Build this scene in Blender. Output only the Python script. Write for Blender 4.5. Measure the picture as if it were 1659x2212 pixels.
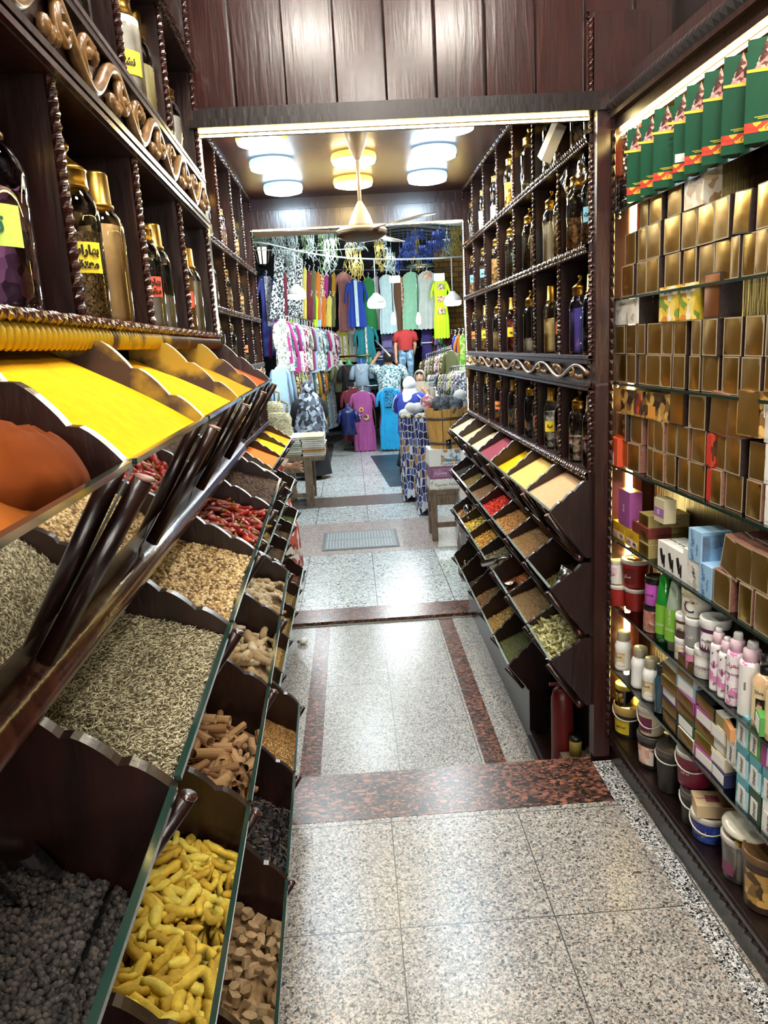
import bpy, math, random
import numpy as np
from mathutils import Vector, Matrix
random.seed(7); RNG = np.random.default_rng(7)
SC = bpy.context.scene; COL = SC.collection
for o in list(bpy.data.objects): bpy.data.objects.remove(o)
R3 = Matrix(((0.998, 0.062, -0.032), (-0.045, 0.212, -0.976), (-0.054, 0.975, 0.214)))
# ---------------------------------------------------------------- camera
F, PW, PH, CAMH = 1650.0, 1659.0, 2212.0, 1.65
def nz(v): v = np.array(v, float); return v/np.linalg.norm(v)
_a, _b, _s = 754-PW/2, 748-PH/2, .055
_Y = nz((_a/F, -_b/F, -1)); _D = -F*F/(_a*_s+_b); _Z = -nz((_s*_D/F, -_D/F, -1)); _X = np.cross(_Y, _Z)
RC = np.array([_X, _Y, _Z]); OC = np.array([0, 0, CAMH])
cd = bpy.data.cameras.new('camera'); cam = bpy.data.objects.new('camera', cd); COL.objects.link(cam)
cd.sensor_fit = 'VERTICAL'; cd.sensor_height = 24; cd.lens = F/PH*24; cd.clip_start = .02; cd.clip_end = 200
M = Matrix([list(r) for r in RC]).to_4x4(); M.translation = Vector(OC); cam.matrix_world = M
SC.camera = cam
cd.dof.use_dof = False
# ---------------------------------------------------------------- world, exposure
W = bpy.data.worlds.new('world'); SC.world = W; W.use_nodes = True
W.node_tree.nodes['Background'].inputs[0].default_value = (.9, .95, 1, 1)
W.node_tree.nodes['Background'].inputs[1].default_value = .25
SC.view_settings.view_transform = 'Standard'; SC.view_settings.look = 'None'
SC.view_settings.exposure = 0.98; SC.view_settings.gamma = 1; SC.view_settings.use_curve_mapping = False
LAMP = 60.0      # radiance of the ceiling lamps
NEARLAMP = 60.0
LEDS = 34.0
BULB = 44.0     # watts of a market bulb
try:
    SC.cycles.max_bounces = 8; SC.cycles.transparent_max_bounces = 24; SC.cycles.glossy_bounces = 4
    SC.cycles.diffuse_bounces = 4; SC.cycles.transmission_bounces = 6; SC.cycles.caustics_reflective = False; SC.cycles.caustics_refractive = False
    SC.cycles.sample_clamp_indirect = 6; SC.cycles.use_denoising = True
except Exception: pass
def P(px, py, x=None, y=None, z=None):
    """the point of the place that stands at this spot of the photograph, on a known plane"""
    d = RC @ nz(((px-PW/2)/F, -(py-PH/2)/F, -1))
    t = (x-OC[0])/d[0] if x is not None else (y-OC[1])/d[1] if y is not None else (z-OC[2])/d[2]
    return OC+t*d
def PN(px, py, x=None, y=None, z=None):
    """the same in the frame of the slightly turned front shop"""
    k = math.atan(.03); c, s = math.cos(k), math.sin(k); Rm = np.array([[c, s, 0], [-s, c, 0], [0, 0, 1]]); pv = np.array([0, 2.75, 0])
    d = Rm @ (RC @ nz(((px-PW/2)/F, -(py-PH/2)/F, -1))); o = Rm @ (OC-pv)+pv
    t = (x-o[0])/d[0] if x is not None else (y-o[1])/d[1] if y is not None else (z-o[2])/d[2]
    return o+t*d
# ---------------------------------------------------------------- materials
def lin(c):
    if isinstance(c, str): c = tuple(int(c[i:i+2], 16)/255 for i in (0, 2, 4))
    return tuple(x/12.92 if x <= .04045 else ((x+.055)/1.055)**2.4 for x in c)
MATS = {}
def newmat(name):
    m = bpy.data.materials.new(name); m.use_nodes = True; MATS[name] = m
    nt = m.node_tree; return m, nt, nt.nodes['Principled BSDF']
def N(nt, t, **k):
    n = nt.nodes.new(t)
    for a, v in k.items(): setattr(n, a, v)
    return n
def ramp(nt, stops, interp='LINEAR'):
    r = N(nt, 'ShaderNodeValToRGB'); e = r.color_ramp; e.interpolation = interp
    while len(e.elements) < len(stops): e.elements.new(.5)
    for q, (p, c) in zip(e.elements, stops): q.position = p; q.color = (*c, 1)
    return r
def coords(nt, scale=(1, 1, 1)):
    t = N(nt, 'ShaderNodeTexCoord'); m = N(nt, 'ShaderNodeMapping'); m.inputs['Scale'].default_value = scale
    nt.links.new(t.outputs['Object'], m.inputs['Vector']); return m
def bump(nt, b, src, strength=.3, dist=.01):
    n = N(nt, 'ShaderNodeBump'); n.inputs['Strength'].default_value = strength; n.inputs['Distance'].default_value = dist
    nt.links.new(src, n.inputs['Height']); nt.links.new(n.outputs['Normal'], b.inputs['Normal'])
def plain(name, col, rough=.5, metal=0, noise=0, nscale=30, bmp=0, emit=0, coat=0, spec=None, sheen=0):
    if name in MATS: return MATS[name]
    m, nt, b = newmat(name); c = lin(col)
    b.inputs['Base Color'].default_value = (*c, 1); b.inputs['Roughness'].default_value = rough; b.inputs['Metallic'].default_value = metal
    if spec is not None: b.inputs['Specular IOR Level'].default_value = spec
    if coat: b.inputs['Coat Weight'].default_value = coat; b.inputs['Coat Roughness'].default_value = .1
    if noise or bmp:
        mp = coords(nt); t = N(nt, 'ShaderNodeTexNoise'); t.inputs['Scale'].default_value = nscale; t.inputs['Detail'].default_value = 4
        nt.links.new(mp.outputs[0], t.inputs['Vector'])
        if noise:
            r = ramp(nt, [(.3, tuple(x*(1-noise) for x in c)), (.7, tuple(min(1, x*(1+noise)) for x in c))])
            nt.links.new(t.outputs['Fac'], r.inputs[0]); nt.links.new(r.outputs[0], b.inputs['Base Color'])
        if bmp: bump(nt, b, t.outputs['Fac'], bmp)
    if emit:
        b.inputs['Emission Color'].default_value = (*c, 1); b.inputs['Emission Strength'].default_value = emit
    return m
def speckle(name, cols, scale=60, stretch=(1, 1, 1), rough=.8, bmp=.4, interp='CONSTANT', noise=None, spec=.5):
    """cells of several colours: granite, seeds, prints"""
    m, nt, b = newmat(name); mp = coords(nt, stretch)
    v = N(nt, 'ShaderNodeTexVoronoi'); v.inputs['Scale'].default_value = scale
    src = mp.outputs[0]
    if noise:
        t = N(nt, 'ShaderNodeTexNoise'); t.inputs['Scale'].default_value = scale*.7
        a = N(nt, 'ShaderNodeMixRGB', blend_type='ADD'); a.inputs[0].default_value = noise
        nt.links.new(src, t.inputs['Vector']); nt.links.new(src, a.inputs[1]); nt.links.new(t.outputs['Color'], a.inputs[2]); src = a.outputs[0]
    nt.links.new(src, v.inputs['Vector'])
    sep = N(nt, 'ShaderNodeSeparateColor'); nt.links.new(v.outputs['Color'], sep.inputs[0])
    k = len(cols); r = ramp(nt, [(i/k, lin(c)) for i, c in enumerate(cols)], interp)
    nt.links.new(sep.outputs[0], r.inputs[0]); nt.links.new(r.outputs[0], b.inputs['Base Color'])
    b.inputs['Roughness'].default_value = rough; b.inputs['Specular IOR Level'].default_value = spec
    if bmp: bump(nt, b, v.outputs['Distance'], bmp, .01)
    return m
def wood(name, c0, c1, rough=.3, scale=(6, 6, 1.2), bmp=.15, coat=.15):
    m, nt, b = newmat(name); mp = coords(nt, scale)
    t = N(nt, 'ShaderNodeTexNoise'); t.inputs['Scale'].default_value = 6; t.inputs['Detail'].default_value = 6; t.inputs['Distortion'].default_value = .6
    nt.links.new(mp.outputs[0], t.inputs['Vector'])
    r = ramp(nt, [(.3, lin(c0)), (.75, lin(c1))]); nt.links.new(t.outputs['Fac'], r.inputs[0]); nt.links.new(r.outputs[0], b.inputs['Base Color'])
    b.inputs['Roughness'].default_value = rough; b.inputs['Coat Weight'].default_value = coat; b.inputs['Coat Roughness'].default_value = .2
    bump(nt, b, t.outputs['Fac'], bmp, .01); return m
WOOD = wood('dark mahogany', '170c0a', '2b130f')
WOODR = wood('reddish mahogany', '220e0b', '381611', rough=.3)
WOODB = wood('black brown wood', '100807', '1d0e0c', rough=.32)
TRIM = wood('carved mahogany trim', '1f0e0b', '40201a', rough=.2, coat=.5)
CARVE = wood('gilded carved wood', '50341f', '96703f', rough=.32, coat=.4)
PLANK = wood('header planks', '28110d', '3a1813', rough=.22, scale=(9, 1, .9), bmp=.10, coat=.35)
ENDW = plain('worn pale wood', '7a5546', .5, noise=.25)
OLDW = wood('weathered grey brown wood', '57483a', '8c7760', rough=.7, coat=0, bmp=.4)
PINE = wood('varnished pine', 'c08a3e', 'e2b466', rough=.35, scale=(9, 9, .8))
BACKP = wood('rough dark back panel', '1c0f0a', '3a2416', rough=.32, scale=(1, 16, 1), bmp=.7)
BRASS = plain('brass', 'a8843c', .28, 1, noise=.2, nscale=12)
STEEL = plain('steel', 'b9b9bb', .22, 1)
WHITE = plain('white plastic', 'eeeeea', .35); BLACK = plain('black plastic', '111111', .35)
CREAMP = plain('cream enamel', 'b9ab98', .35)
PAPER = plain('white paper', 'efeee8', .6)
def glassy(name, tint=(1, 1, 1), refl=.9, rough=.02, body=0.06):
    m, nt, b = newmat(name); out = nt.nodes['Material Output']; nt.nodes.remove(b)
    tr = N(nt, 'ShaderNodeBsdfTransparent'); tr.inputs[0].default_value = (*tint, 1)
    gl = N(nt, 'ShaderNodeBsdfGlossy'); gl.inputs['Roughness'].default_value = rough; gl.inputs['Color'].default_value = (refl, refl, refl, 1)
    fr = N(nt, 'ShaderNodeFresnel'); fr.inputs['IOR'].default_value = 1.5
    ad = N(nt, 'ShaderNodeMath', operation='ADD'); ad.inputs[1].default_value = body; ad.use_clamp = True
    mx = N(nt, 'ShaderNodeMixShader'); nt.links.new(fr.outputs[0], ad.inputs[0]); nt.links.new(ad.outputs[0], mx.inputs[0])
    nt.links.new(tr.outputs[0], mx.inputs[1]); nt.links.new(gl.outputs[0], mx.inputs[2]); nt.links.new(mx.outputs[0], out.inputs[0])
    return m
GLASS = glassy('jar glass', (.985, .99, .985), body=.012)
PANE = glassy('glass pane', (.82, .88, .85), body=.05)
CLEARP = glassy('clear plastic', (.92, .93, .92), rough=.12, body=.08)
GEDGE = plain('green glass edge', '1c332d', .1, 0, coat=1)
GEDGEL = plain('pale glass edge', '8c9a92', .12, 0, noise=.3, nscale=60, coat=1)
def granite(name, cols, tile, joint, big=70, origin=(0, 0), jcol='3a3a36', rough=.26, stretch=(1, 1, 1)):
    m, nt, b = newmat(name); mp = coords(nt, stretch); mp0 = coords(nt)
    def cells(s):
        t = N(nt, 'ShaderNodeTexNoise'); t.inputs['Scale'].default_value = s*.9; t.inputs['Detail'].default_value = 2
        a = N(nt, 'ShaderNodeMixRGB', blend_type='ADD'); a.inputs[0].default_value = .6/s
        v = N(nt, 'ShaderNodeTexVoronoi'); v.inputs['Scale'].default_value = s
        nt.links.new(mp.outputs[0], t.inputs['Vector']); nt.links.new(mp.outputs[0], a.inputs[1]); nt.links.new(t.outputs['Color'], a.inputs[2]); nt.links.new(a.outputs[0], v.inputs['Vector'])
        sp = N(nt, 'ShaderNodeSeparateColor'); nt.links.new(v.outputs['Color'], sp.inputs[0])
        r = ramp(nt, [(p, lin(c)) for p, c in cols], 'CONSTANT'); nt.links.new(sp.outputs[0], r.inputs[0]); return r, sp
    r1, s1 = cells(big); r2, s2 = cells(big*2.3)
    mx = N(nt, 'ShaderNodeMixRGB'); g = N(nt, 'ShaderNodeMath', operation='GREATER_THAN'); g.inputs[1].default_value = .45
    nt.links.new(s1.outputs[1], g.inputs[0]); nt.links.new(g.outputs[0], mx.inputs[0]); nt.links.new(r1.outputs[0], mx.inputs[1]); nt.links.new(r2.outputs[0], mx.inputs[2])
    last = mx.outputs[0]
    if tile:
        sp = N(nt, 'ShaderNodeSeparateXYZ'); nt.links.new(mp0.outputs[0], sp.inputs[0]); masks = []
        for ax in (0, 1):
            a = N(nt, 'ShaderNodeMath', operation='SUBTRACT'); a.inputs[1].default_value = origin[ax]; nt.links.new(sp.outputs[ax], a.inputs[0])
            q = N(nt, 'ShaderNodeMath', operation='PINGPONG'); q.inputs[1].default_value = tile[ax]/2; nt.links.new(a.outputs[0], q.inputs[0])
            l = N(nt, 'ShaderNodeMath', operation='LESS_THAN'); l.inputs[1].default_value = joint; nt.links.new(q.outputs[0], l.inputs[0]); masks.append(l)
        mm = N(nt, 'ShaderNodeMath', operation='MAXIMUM'); nt.links.new(masks[0].outputs[0], mm.inputs[0]); nt.links.new(masks[1].outputs[0], mm.inputs[1])
        m2 = N(nt, 'ShaderNodeMixRGB'); nt.links.new(mm.outputs[0], m2.inputs[0]); nt.links.new(last, m2.inputs[1]); m2.inputs[2].default_value = (*lin(jcol), 1); last = m2.outputs[0]
    nt.links.new(last, b.inputs['Base Color']); b.inputs['Roughness'].default_value = rough; b.inputs['Specular IOR Level'].default_value = .4
    return m
LG = [(0, '3e3d3c'), (.13, '646260'), (.30, '8f8c88'), (.52, 'b2afaa'), (.76, 'b5a598'), (.9, '7b7875')]
GR_NEAR = granite('speckled grey granite tiles', LG, (.45, .505), .0018, 150, (.045, 1.9))
GR_BACK = granite('grey granite tiles of the lower floor', LG, (.41, .55), .0016, 150, (.12, 3.86))
GR_STR = granite('pale street granite', [(0, '55585a'), (.15, '9aa0a2'), (.4, 'c4cac9'), (.7, 'dde2e0'), (.9, 'b8b4ae')], (.62, .62), .003, 70, (.1, .3), rough=.25)
RG = [(0, '241e1d'), (.26, '43302a'), (.45, '6b4638'), (.62, '8a5a48'), (.8, '59392f'), (.92, '2c2423')]
GR_RED = granite('red granite', RG, None, 0, 85, stretch=(.55, 1, 1))
GR_DARK = granite('grey strip granite', [(0, '1e1e20'), (.3, '6f7072'), (.5, 'b4b5b5'), (.75, 'dcdcda')], None, 0, 170)
def emis(name, col, s):
    m, nt, b = newmat(name); b.inputs['Base Color'].default_value = (*lin(col), 1); b.inputs['Emission Color'].default_value = (*lin(col), 1); b.inputs['Emission Strength'].default_value = s; return m
E_COOL = emis('cool lamp diffuser', 'cfeaff', LAMP); E_WARM = emis('warm lamp diffuser', 'ffe2a0', LAMP*.55); E_NEUT = emis('neutral lamp diffuser', 'fff2d2', LAMP); E_NEAR = emis('near lamp diffuser', 'fff6ea', NEARLAMP)
RIM_C = emis('cool lamp rim', '9fd0f0', 1.1); RIM_W = emis('warm lamp rim', 'f0c050', 1.1); E_FILLTUBE = emis('white tube', 'fff8ee', 110); E_LED = emis('warm led tape', 'ffe08a', LEDS); E_BULB = emis('white bulb', 'eefaff', 5); E_FIL = emis('filament bulb', 'fff6c8', 7)
GOLD = plain('gold foil card', 'c79d48', .3, 1, bmp=.12, nscale=25)
GOLDD = plain('dull gold card', 'a5823f', .36, .9, bmp=.12, nscale=25)
# ---------------------------------------------------------------- mesh tools
class MB:
    def __init__(s): s.v = []; s.f = []; s.m = []; s.sm = []; s.mi = 0
    def add(s, vs, fs, smooth=False):
        o = len(s.v); s.v.extend(tuple(p) for p in vs)
        for f in fs: s.f.append(tuple(i+o for i in f)); s.m.append(s.mi); s.sm.append(smooth)
        return s
    def box(s, x0, x1, y0, y1, z0, z1, mtx=None):
        vs = [(x, y, z) for x in (x0, x1) for y in (y0, y1) for z in (z0, z1)]
        if mtx is not None: vs = [tuple(mtx @ Vector(p)) for p in vs]
        return s.add(vs, [(0, 1, 3, 2), (4, 6, 7, 5), (0, 4, 5, 1), (2, 3, 7, 6), (0, 2, 6, 4), (1, 5, 7, 3)])
    def prism(s, poly, a0, a1, fn, smooth=False):
        """poly: 2-D outline; fn(u, v, a) -> point; extruded from a0 to a1"""
        n = len(poly); vs = [fn(u, v, a0) for u, v in poly]+[fn(u, v, a1) for u, v in poly]
        fs = [tuple(range(n)), tuple(range(2*n-1, n-1, -1))]+[(i, (i+1) % n+0, (i+1) % n+n, i+n) for i in range(n)]
        return s.add(vs, fs, smooth)
    def tube(s, path, r, n=8, caps=True, flat=1.0):
        path = [Vector(p) for p in path]; k = len(path); rs = r if hasattr(r, '__len__') else [r]*k
        vs = []; up = Vector((0, 0, 1)); prev = None
        for i, p in enumerate(path):
            t = (path[min(i+1, k-1)]-path[max(i-1, 0)]).normalized()
            if prev is None:
                a = up if abs(t.dot(up)) < .9 else Vector((1, 0, 0)); u = t.cross(a).normalized()
            else: u = (prev-t*prev.dot(t)).normalized()
            prev = u; w = t.cross(u)
            for j in range(n):
                th = 2*math.pi*j/n; vs.append(tuple(p+(u*math.cos(th)+w*math.sin(th)*flat)*rs[i]))
        fs = [(i*n+j, i*n+(j+1) % n, (i+1)*n+(j+1) % n, (i+1)*n+j) for i in range(k-1) for j in range(n)]
        if caps: fs += [tuple(range(n-1, -1, -1)), tuple((k-1)*n+j for j in range(n))]
        return s.add(vs, fs, True)
    def rope(s, p0, p1, r, pitch=.03, n=6):
        """a twisted, rope-like carved trim"""
        p0 = Vector(p0); p1 = Vector(p1); L = (p1-p0).length; t = (p1-p0)/L
        a = Vector((0, 0, 1)) if abs(t.z) < .9 else Vector((1, 0, 0)); u = t.cross(a).normalized(); w = t.cross(u)
        k = max(4, int(L/pitch*4)); vs = []
        for i in range(k+1):
            tw = math.pi*(i/4); q = p0+t*(L*i/k); rr = r*(1+.17*math.cos(tw*2))
            for j in range(n):
                th = 2*math.pi*j/n+tw*.25; vs.append(tuple(q+(u*math.cos(th)+w*math.sin(th))*rr))
        fs = [(i*n+j, i*n+(j+1) % n, (i+1)*n+(j+1) % n, (i+1)*n+j) for i in range(k) for j in range(n)]
        return s.add(vs, fs, False)
    def lathe(s, prof, n=20, c=(0, 0, 0), smooth=True, sx=1, sy=1):
        vs = [(c[0]+r*math.cos(2*math.pi*j/n)*sx, c[1]+r*math.sin(2*math.pi*j/n)*sy, c[2]+z) for r, z in prof for j in range(n)]
        k = len(prof); fs = [(i*n+j, i*n+(j+1) % n, (i+1)*n+(j+1) % n, (i+1)*n+j) for i in range(k-1) for j in range(n)]
        if prof[0][0] > 1e-4: fs.append(tuple(range(n-1, -1, -1)))
        if prof[-1][0] > 1e-4: fs.append(tuple((k-1)*n+j for j in range(n)))
        return s.add(vs, fs, smooth)
    def ball(s, c, r, n=8, m=6, sq=(1, 1, 1)):
        prof = [(max(1e-5, r*math.sin(math.pi*i/m)), -r*math.cos(math.pi*i/m)) for i in range(m+1)]
        o = len(s.v); s.lathe(prof, n); 
        for i in range(o, len(s.v)): x, y, z = s.v[i]; s.v[i] = (c[0]+x*sq[0], c[1]+y*sq[1], c[2]+z*sq[2])
        return s
    def grid(s, fn, nu, nv, smooth=True):
        vs = [fn(i/nu, j/nv) for i in range(nu+1) for j in range(nv+1)]
        fs = [(i*(nv+1)+j, (i+1)*(nv+1)+j, (i+1)*(nv+1)+j+1, i*(nv+1)+j+1) for i in range(nu) for j in range(nv)]
        return s.add(vs, fs, smooth)
    def mesh(s, name, mats):
        me = bpy.data.meshes.new(name); me.from_pydata(s.v, [], s.f)
        mats = mats if isinstance(mats, (list, tuple)) else [mats]
        for q in mats: me.materials.append(q)
        me.polygons.foreach_set('use_smooth', s.sm)
        if len(mats) > 1: me.polygons.foreach_set('material_index', s.m)
        me.update(); return me
def link(name, me, parent=None, loc=None, rz=0):
    o = bpy.data.objects.new(name, me); COL.objects.link(o)
    if parent is not None: o.parent = parent
    if loc is not None: o.location = loc
    if rz: o.rotation_euler = (0, 0, rz)
    return o
def part(name, mb, mats, parent, label=None):
    o = link(name, mb.mesh(name, mats), parent)
    if label: o['label'] = label
    return o
def tag(o, label, cat, group=None, kind=None):
    o['label'] = label; o['category'] = cat
    if group: o['group'] = group
    if kind: o['kind'] = kind
    return o
def thing(name, label, cat, loc=(0, 0, 0), rz=0, group=None):
    o = bpy.data.objects.new(name, None); o.empty_display_size = .05; COL.objects.link(o); o.location = loc; o.rotation_euler = (0, 0, rz)
    return tag(o, label, cat, group)
def solo(name, mb, mats, label, cat, loc=None, rz=0, group=None, kind=None):
    return tag(link(name, mb.mesh(name, mats), None, loc, rz), label, cat, group, kind)
def struct(name, mb, mats):
    o = link(name, mb.mesh(name, mats)); o['kind'] = 'structure'; return o
def dup(root, loc, rz=None, label=None, group=None, rot=None):
    r = root.copy(); COL.objects.link(r); r.location = loc
    if rz is not None: r.rotation_euler = (0, 0, rz)
    if rot is not None: r.rotation_euler = rot
    if label: r['label'] = label
    if group: r['group'] = group
    for ch in root.children:
        c = ch.copy(); COL.objects.link(c); c.parent = r
        for g in ch.children:
            d = g.copy(); COL.objects.link(d); d.parent = c
    return r
def bulk(name, pv, pf, pos, rot, scl, mats, mi=None):
    """many small grains in one mesh; pos (n,3), rot (n,3,3), scl (n,3)"""
    pv = np.array(pv, float); pf = np.array(pf, int); n = len(pos); k = len(pv)
    V = np.einsum('nij,nkj->nki', rot, pv[None]*scl[:, None, :])+pos[:, None, :]
    Fc = (pf[None]+(np.arange(n)*k)[:, None, None]).reshape(-1, pf.shape[1])
    me = bpy.data.meshes.new(name); me.vertices.add(n*k); me.vertices.foreach_set('co', V.reshape(-1).astype(np.float32))
    c = pf.shape[1]; me.loops.add(Fc.size); me.loops.foreach_set('vertex_index', Fc.reshape(-1).astype(np.int32))
    me.polygons.add(len(Fc)); me.polygons.foreach_set('loop_start', (np.arange(len(Fc))*c).astype(np.int32))
    mats = mats if isinstance(mats, (list, tuple)) else [mats]
    for q in mats: me.materials.append(q)
    if len(mats) > 1: me.polygons.foreach_set('material_index', np.repeat(RNG.integers(0, len(mats), n) if mi is None else mi, len(pf)).astype(np.int32))
    me.polygons.foreach_set('use_smooth', np.ones(len(Fc), bool)); me.update(calc_edges=True); me.validate(); return me
def rotz_tilt(n, tilt=1.57):
    a = RNG.uniform(0, 2*np.pi, n); b = RNG.uniform(-tilt, tilt, n); c = RNG.uniform(0, 2*np.pi, n)
    ca, sa, cb, sb, cc, sc = np.cos(a), np.sin(a), np.cos(b), np.sin(b), np.cos(c), np.sin(c); z = np.zeros(n); o = np.ones(n)
    Rz = np.stack([np.stack([ca, -sa, z], 1), np.stack([sa, ca, z], 1), np.stack([z, z, o], 1)], 1)
    Ry = np.stack([np.stack([cb, z, sb], 1), np.stack([z, o, z], 1), np.stack([-sb, z, cb], 1)], 1)
    Rx = np.stack([np.stack([o, z, z], 1), np.stack([z, cc, -sc], 1), np.stack([z, sc, cc], 1)], 1)
    return Rz @ Ry @ Rx
def ico(sub=0):
    import bmesh
    bm = bmesh.new(); bmesh.ops.create_icosphere(bm, subdivisions=sub+1, radius=1)
    v = [tuple(x.co) for x in bm.verts]; f = [tuple(q.index for q in x.verts) for x in bm.faces]; bm.free(); return v, f
ICO = ico(0); ICO1 = ico(1)
def textpart(name, txt, size, mat, parent, loc, rot, depth=.0004, align='CENTER', label=None, bold=0):
    c = bpy.data.curves.new(name, 'FONT'); c.body = txt; c.size = size; c.align_x = align; c.align_y = 'CENTER'; c.extrude = depth; c.resolution_u = 2; c.offset = bold
    o = bpy.data.objects.new(name, c); COL.objects.link(o)
    bpy.context.view_layer.update(); dg = bpy.context.evaluated_depsgraph_get()
    me = bpy.data.meshes.new_from_object(o.evaluated_get(dg)); bpy.data.objects.remove(o)
    me.materials.clear(); me.materials.append(mat); r = link(name, me, parent); r.location = loc; r.rotation_euler = rot
    if label: r['label'] = label
    return r
# ---------------------------------------------------------------- the room shell
ZB, ZS = -.40, -.38                     # lower floor of the passage, street level
KN = math.atan(.03)                     # the front part of the shop is turned a little against the passage
def NL(x, y, z):
    c, s = math.cos(KN), math.sin(KN); dy = y-2.75
    return (c*x-s*dy, 2.75+s*x+c*dy, z)
def nearobj(o): o.location = NL(0, 2.75, 0); o.rotation_euler = (0, 0, KN); return o
struct('floor', MB().box(-.9, 1.3, -2.2, 2.432, -.06, 0), GR_NEAR)
struct('trim_1', MB().box(-.5, .855, 2.432, 2.735, -.06, .001), GR_RED)
struct('floor', MB().box(.855, 1.3, 2.432, 2.70, -.06, -.0005), GR_DARK)
b = MB()
for i in range(7):
    y1 = 2.66-.52*i; b.box(.862+.03*(2.7-y1), .925+.03*(2.7-y1), y1-.51, y1, -.02, .0012)
struct('trim_2', b, GR_DARK)
struct('trim_3', MB().box(-.9, .95, 2.70, 2.735, ZB, -.06), GR_RED)
# lower floor with its two dark strips, then the door sill
struct('floor', MB().box(-.9, 1.2, 2.735, 5.46, ZB-.06, ZB), GR_BACK)
for k, x in enumerate((-.375, .545)): struct('trim_4', MB().box(x, x+.105, 2.735, 5.45, ZB-.05, ZB+.0012), GR_RED)
struct('trim_5', MB().box(-1.2, 1.4, 5.49, 5.78, ZB-.05, ZS+.004), GR_RED)
struct('trim_6', MB().box(-1.2, 1.4, 5.45, 5.49, ZB-.05, ZB+.0), plain('cement', '77736a', .9))
# walls and ceilings
DW = plain('dark wall', '1d100c', .5)
struct('wall_left', MB().box(-.95, -.88, 2.75, 5.9, ZB, 3.4), DW)
struct('wall_right', MB().box(1.10, 1.2, 2.82, 5.9, ZB, 3.4), DW)
o = struct('wall_left', MB().box(-.86, -.80, -5, 0, -.05, 3.4), DW); nearobj(o)
o = struct('wall_right', MB().box(1.14, 1.25, -5, .0, -.05, 3.4), DW); nearobj(o)
struct('wall_back', MB().box(-1.2, 1.6, -2.3, -2.2, -.05, 3.4), plain('shop back wall', '2a1e18', .8))
struct('ceiling', MB().box(-.95, 1.2, 2.80, 5.75, 2.675, 2.74), wood('ceiling boards', '32130e', '4e1f17', rough=.4, coat=.15))
struct('ceiling', MB().box(-1.1, 1.6, -2.3, 2.80, 3.32, 3.4), WOODB); struct('ceiling', MB().box(-7, 7, 5.8, 20, 4.6, 4.7), plain('lane roof', '2c2c2e', .9))
b = MB(); xs = [-.47]+[-.325+.1655*i for i in range(9)]+[1.12]
for i in range(len(xs)-1): b.box(xs[i]+.006, xs[i+1]-.006, 2.758+.005*(i % 2), 2.80, 2.41, 3.32); b.tube([(xs[i]+.006, 2.76, 2.43), (xs[i]+.006, 2.76, 3.32)], .0035, 5)
b.box(-.5, 1.14, 2.785, 2.82, 2.36, 3.32)
struct('wall_front', b, PLANK)
b = MB(); b.box(-.47, 1.10, 2.71, 2.80, 2.385, 2.42); b.box(-.47, 1.10, 2.69, 2.80, 2.362, 2.387); b.box(-.47, 1.10, 2.735, 2.80, 2.42, 2.432)
struct('trim_7', b, WOODB)
def led(name, label, p0, p1, r=.007):
    return solo(name, MB().tube([p0, p1], r, 6), E_LED, label, 'light')
led('led_strip', 'glowing warm light strip along the underside of the wooden beam over the passage', (-.452, 2.765, 2.355), (1.04, 2.765, 2.355), .004)
# far doorway: two boards, light strips on two sides, brass latch
b = MB(); b.box(-.86, 1.1, 5.66, 5.80, 2.60, 2.69); b.box(-.86, 1.1, 5.64, 5.80, 2.475, 2.595); struct('trim_8', b, WOODR)
b = MB(); b.box(.864, .95, 5.66, 5.80, ZS, 2.6); b.box(-.73, -.645, 5.66, 5.80, ZS, 2.6); struct('trim_9', b, WOODR)
led('led_strip', 'thin warm light strip under the far doorway head', (-.645, 5.65, 2.468), (.855, 5.65, 2.468), .004)
led('led_strip', 'thin warm light strip up the right side of the far doorway', (.853, 5.65, 1.0), (.853, 5.65, 2.465), .004)
solo('door_latch', MB().box(.845, .862, 5.62, 5.65, 1.38, 1.46).box(.85, .866, 5.60, 5.62, 1.40, 1.44), BRASS, 'small brass latch plate on the right door jamb', 'latch')
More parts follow.
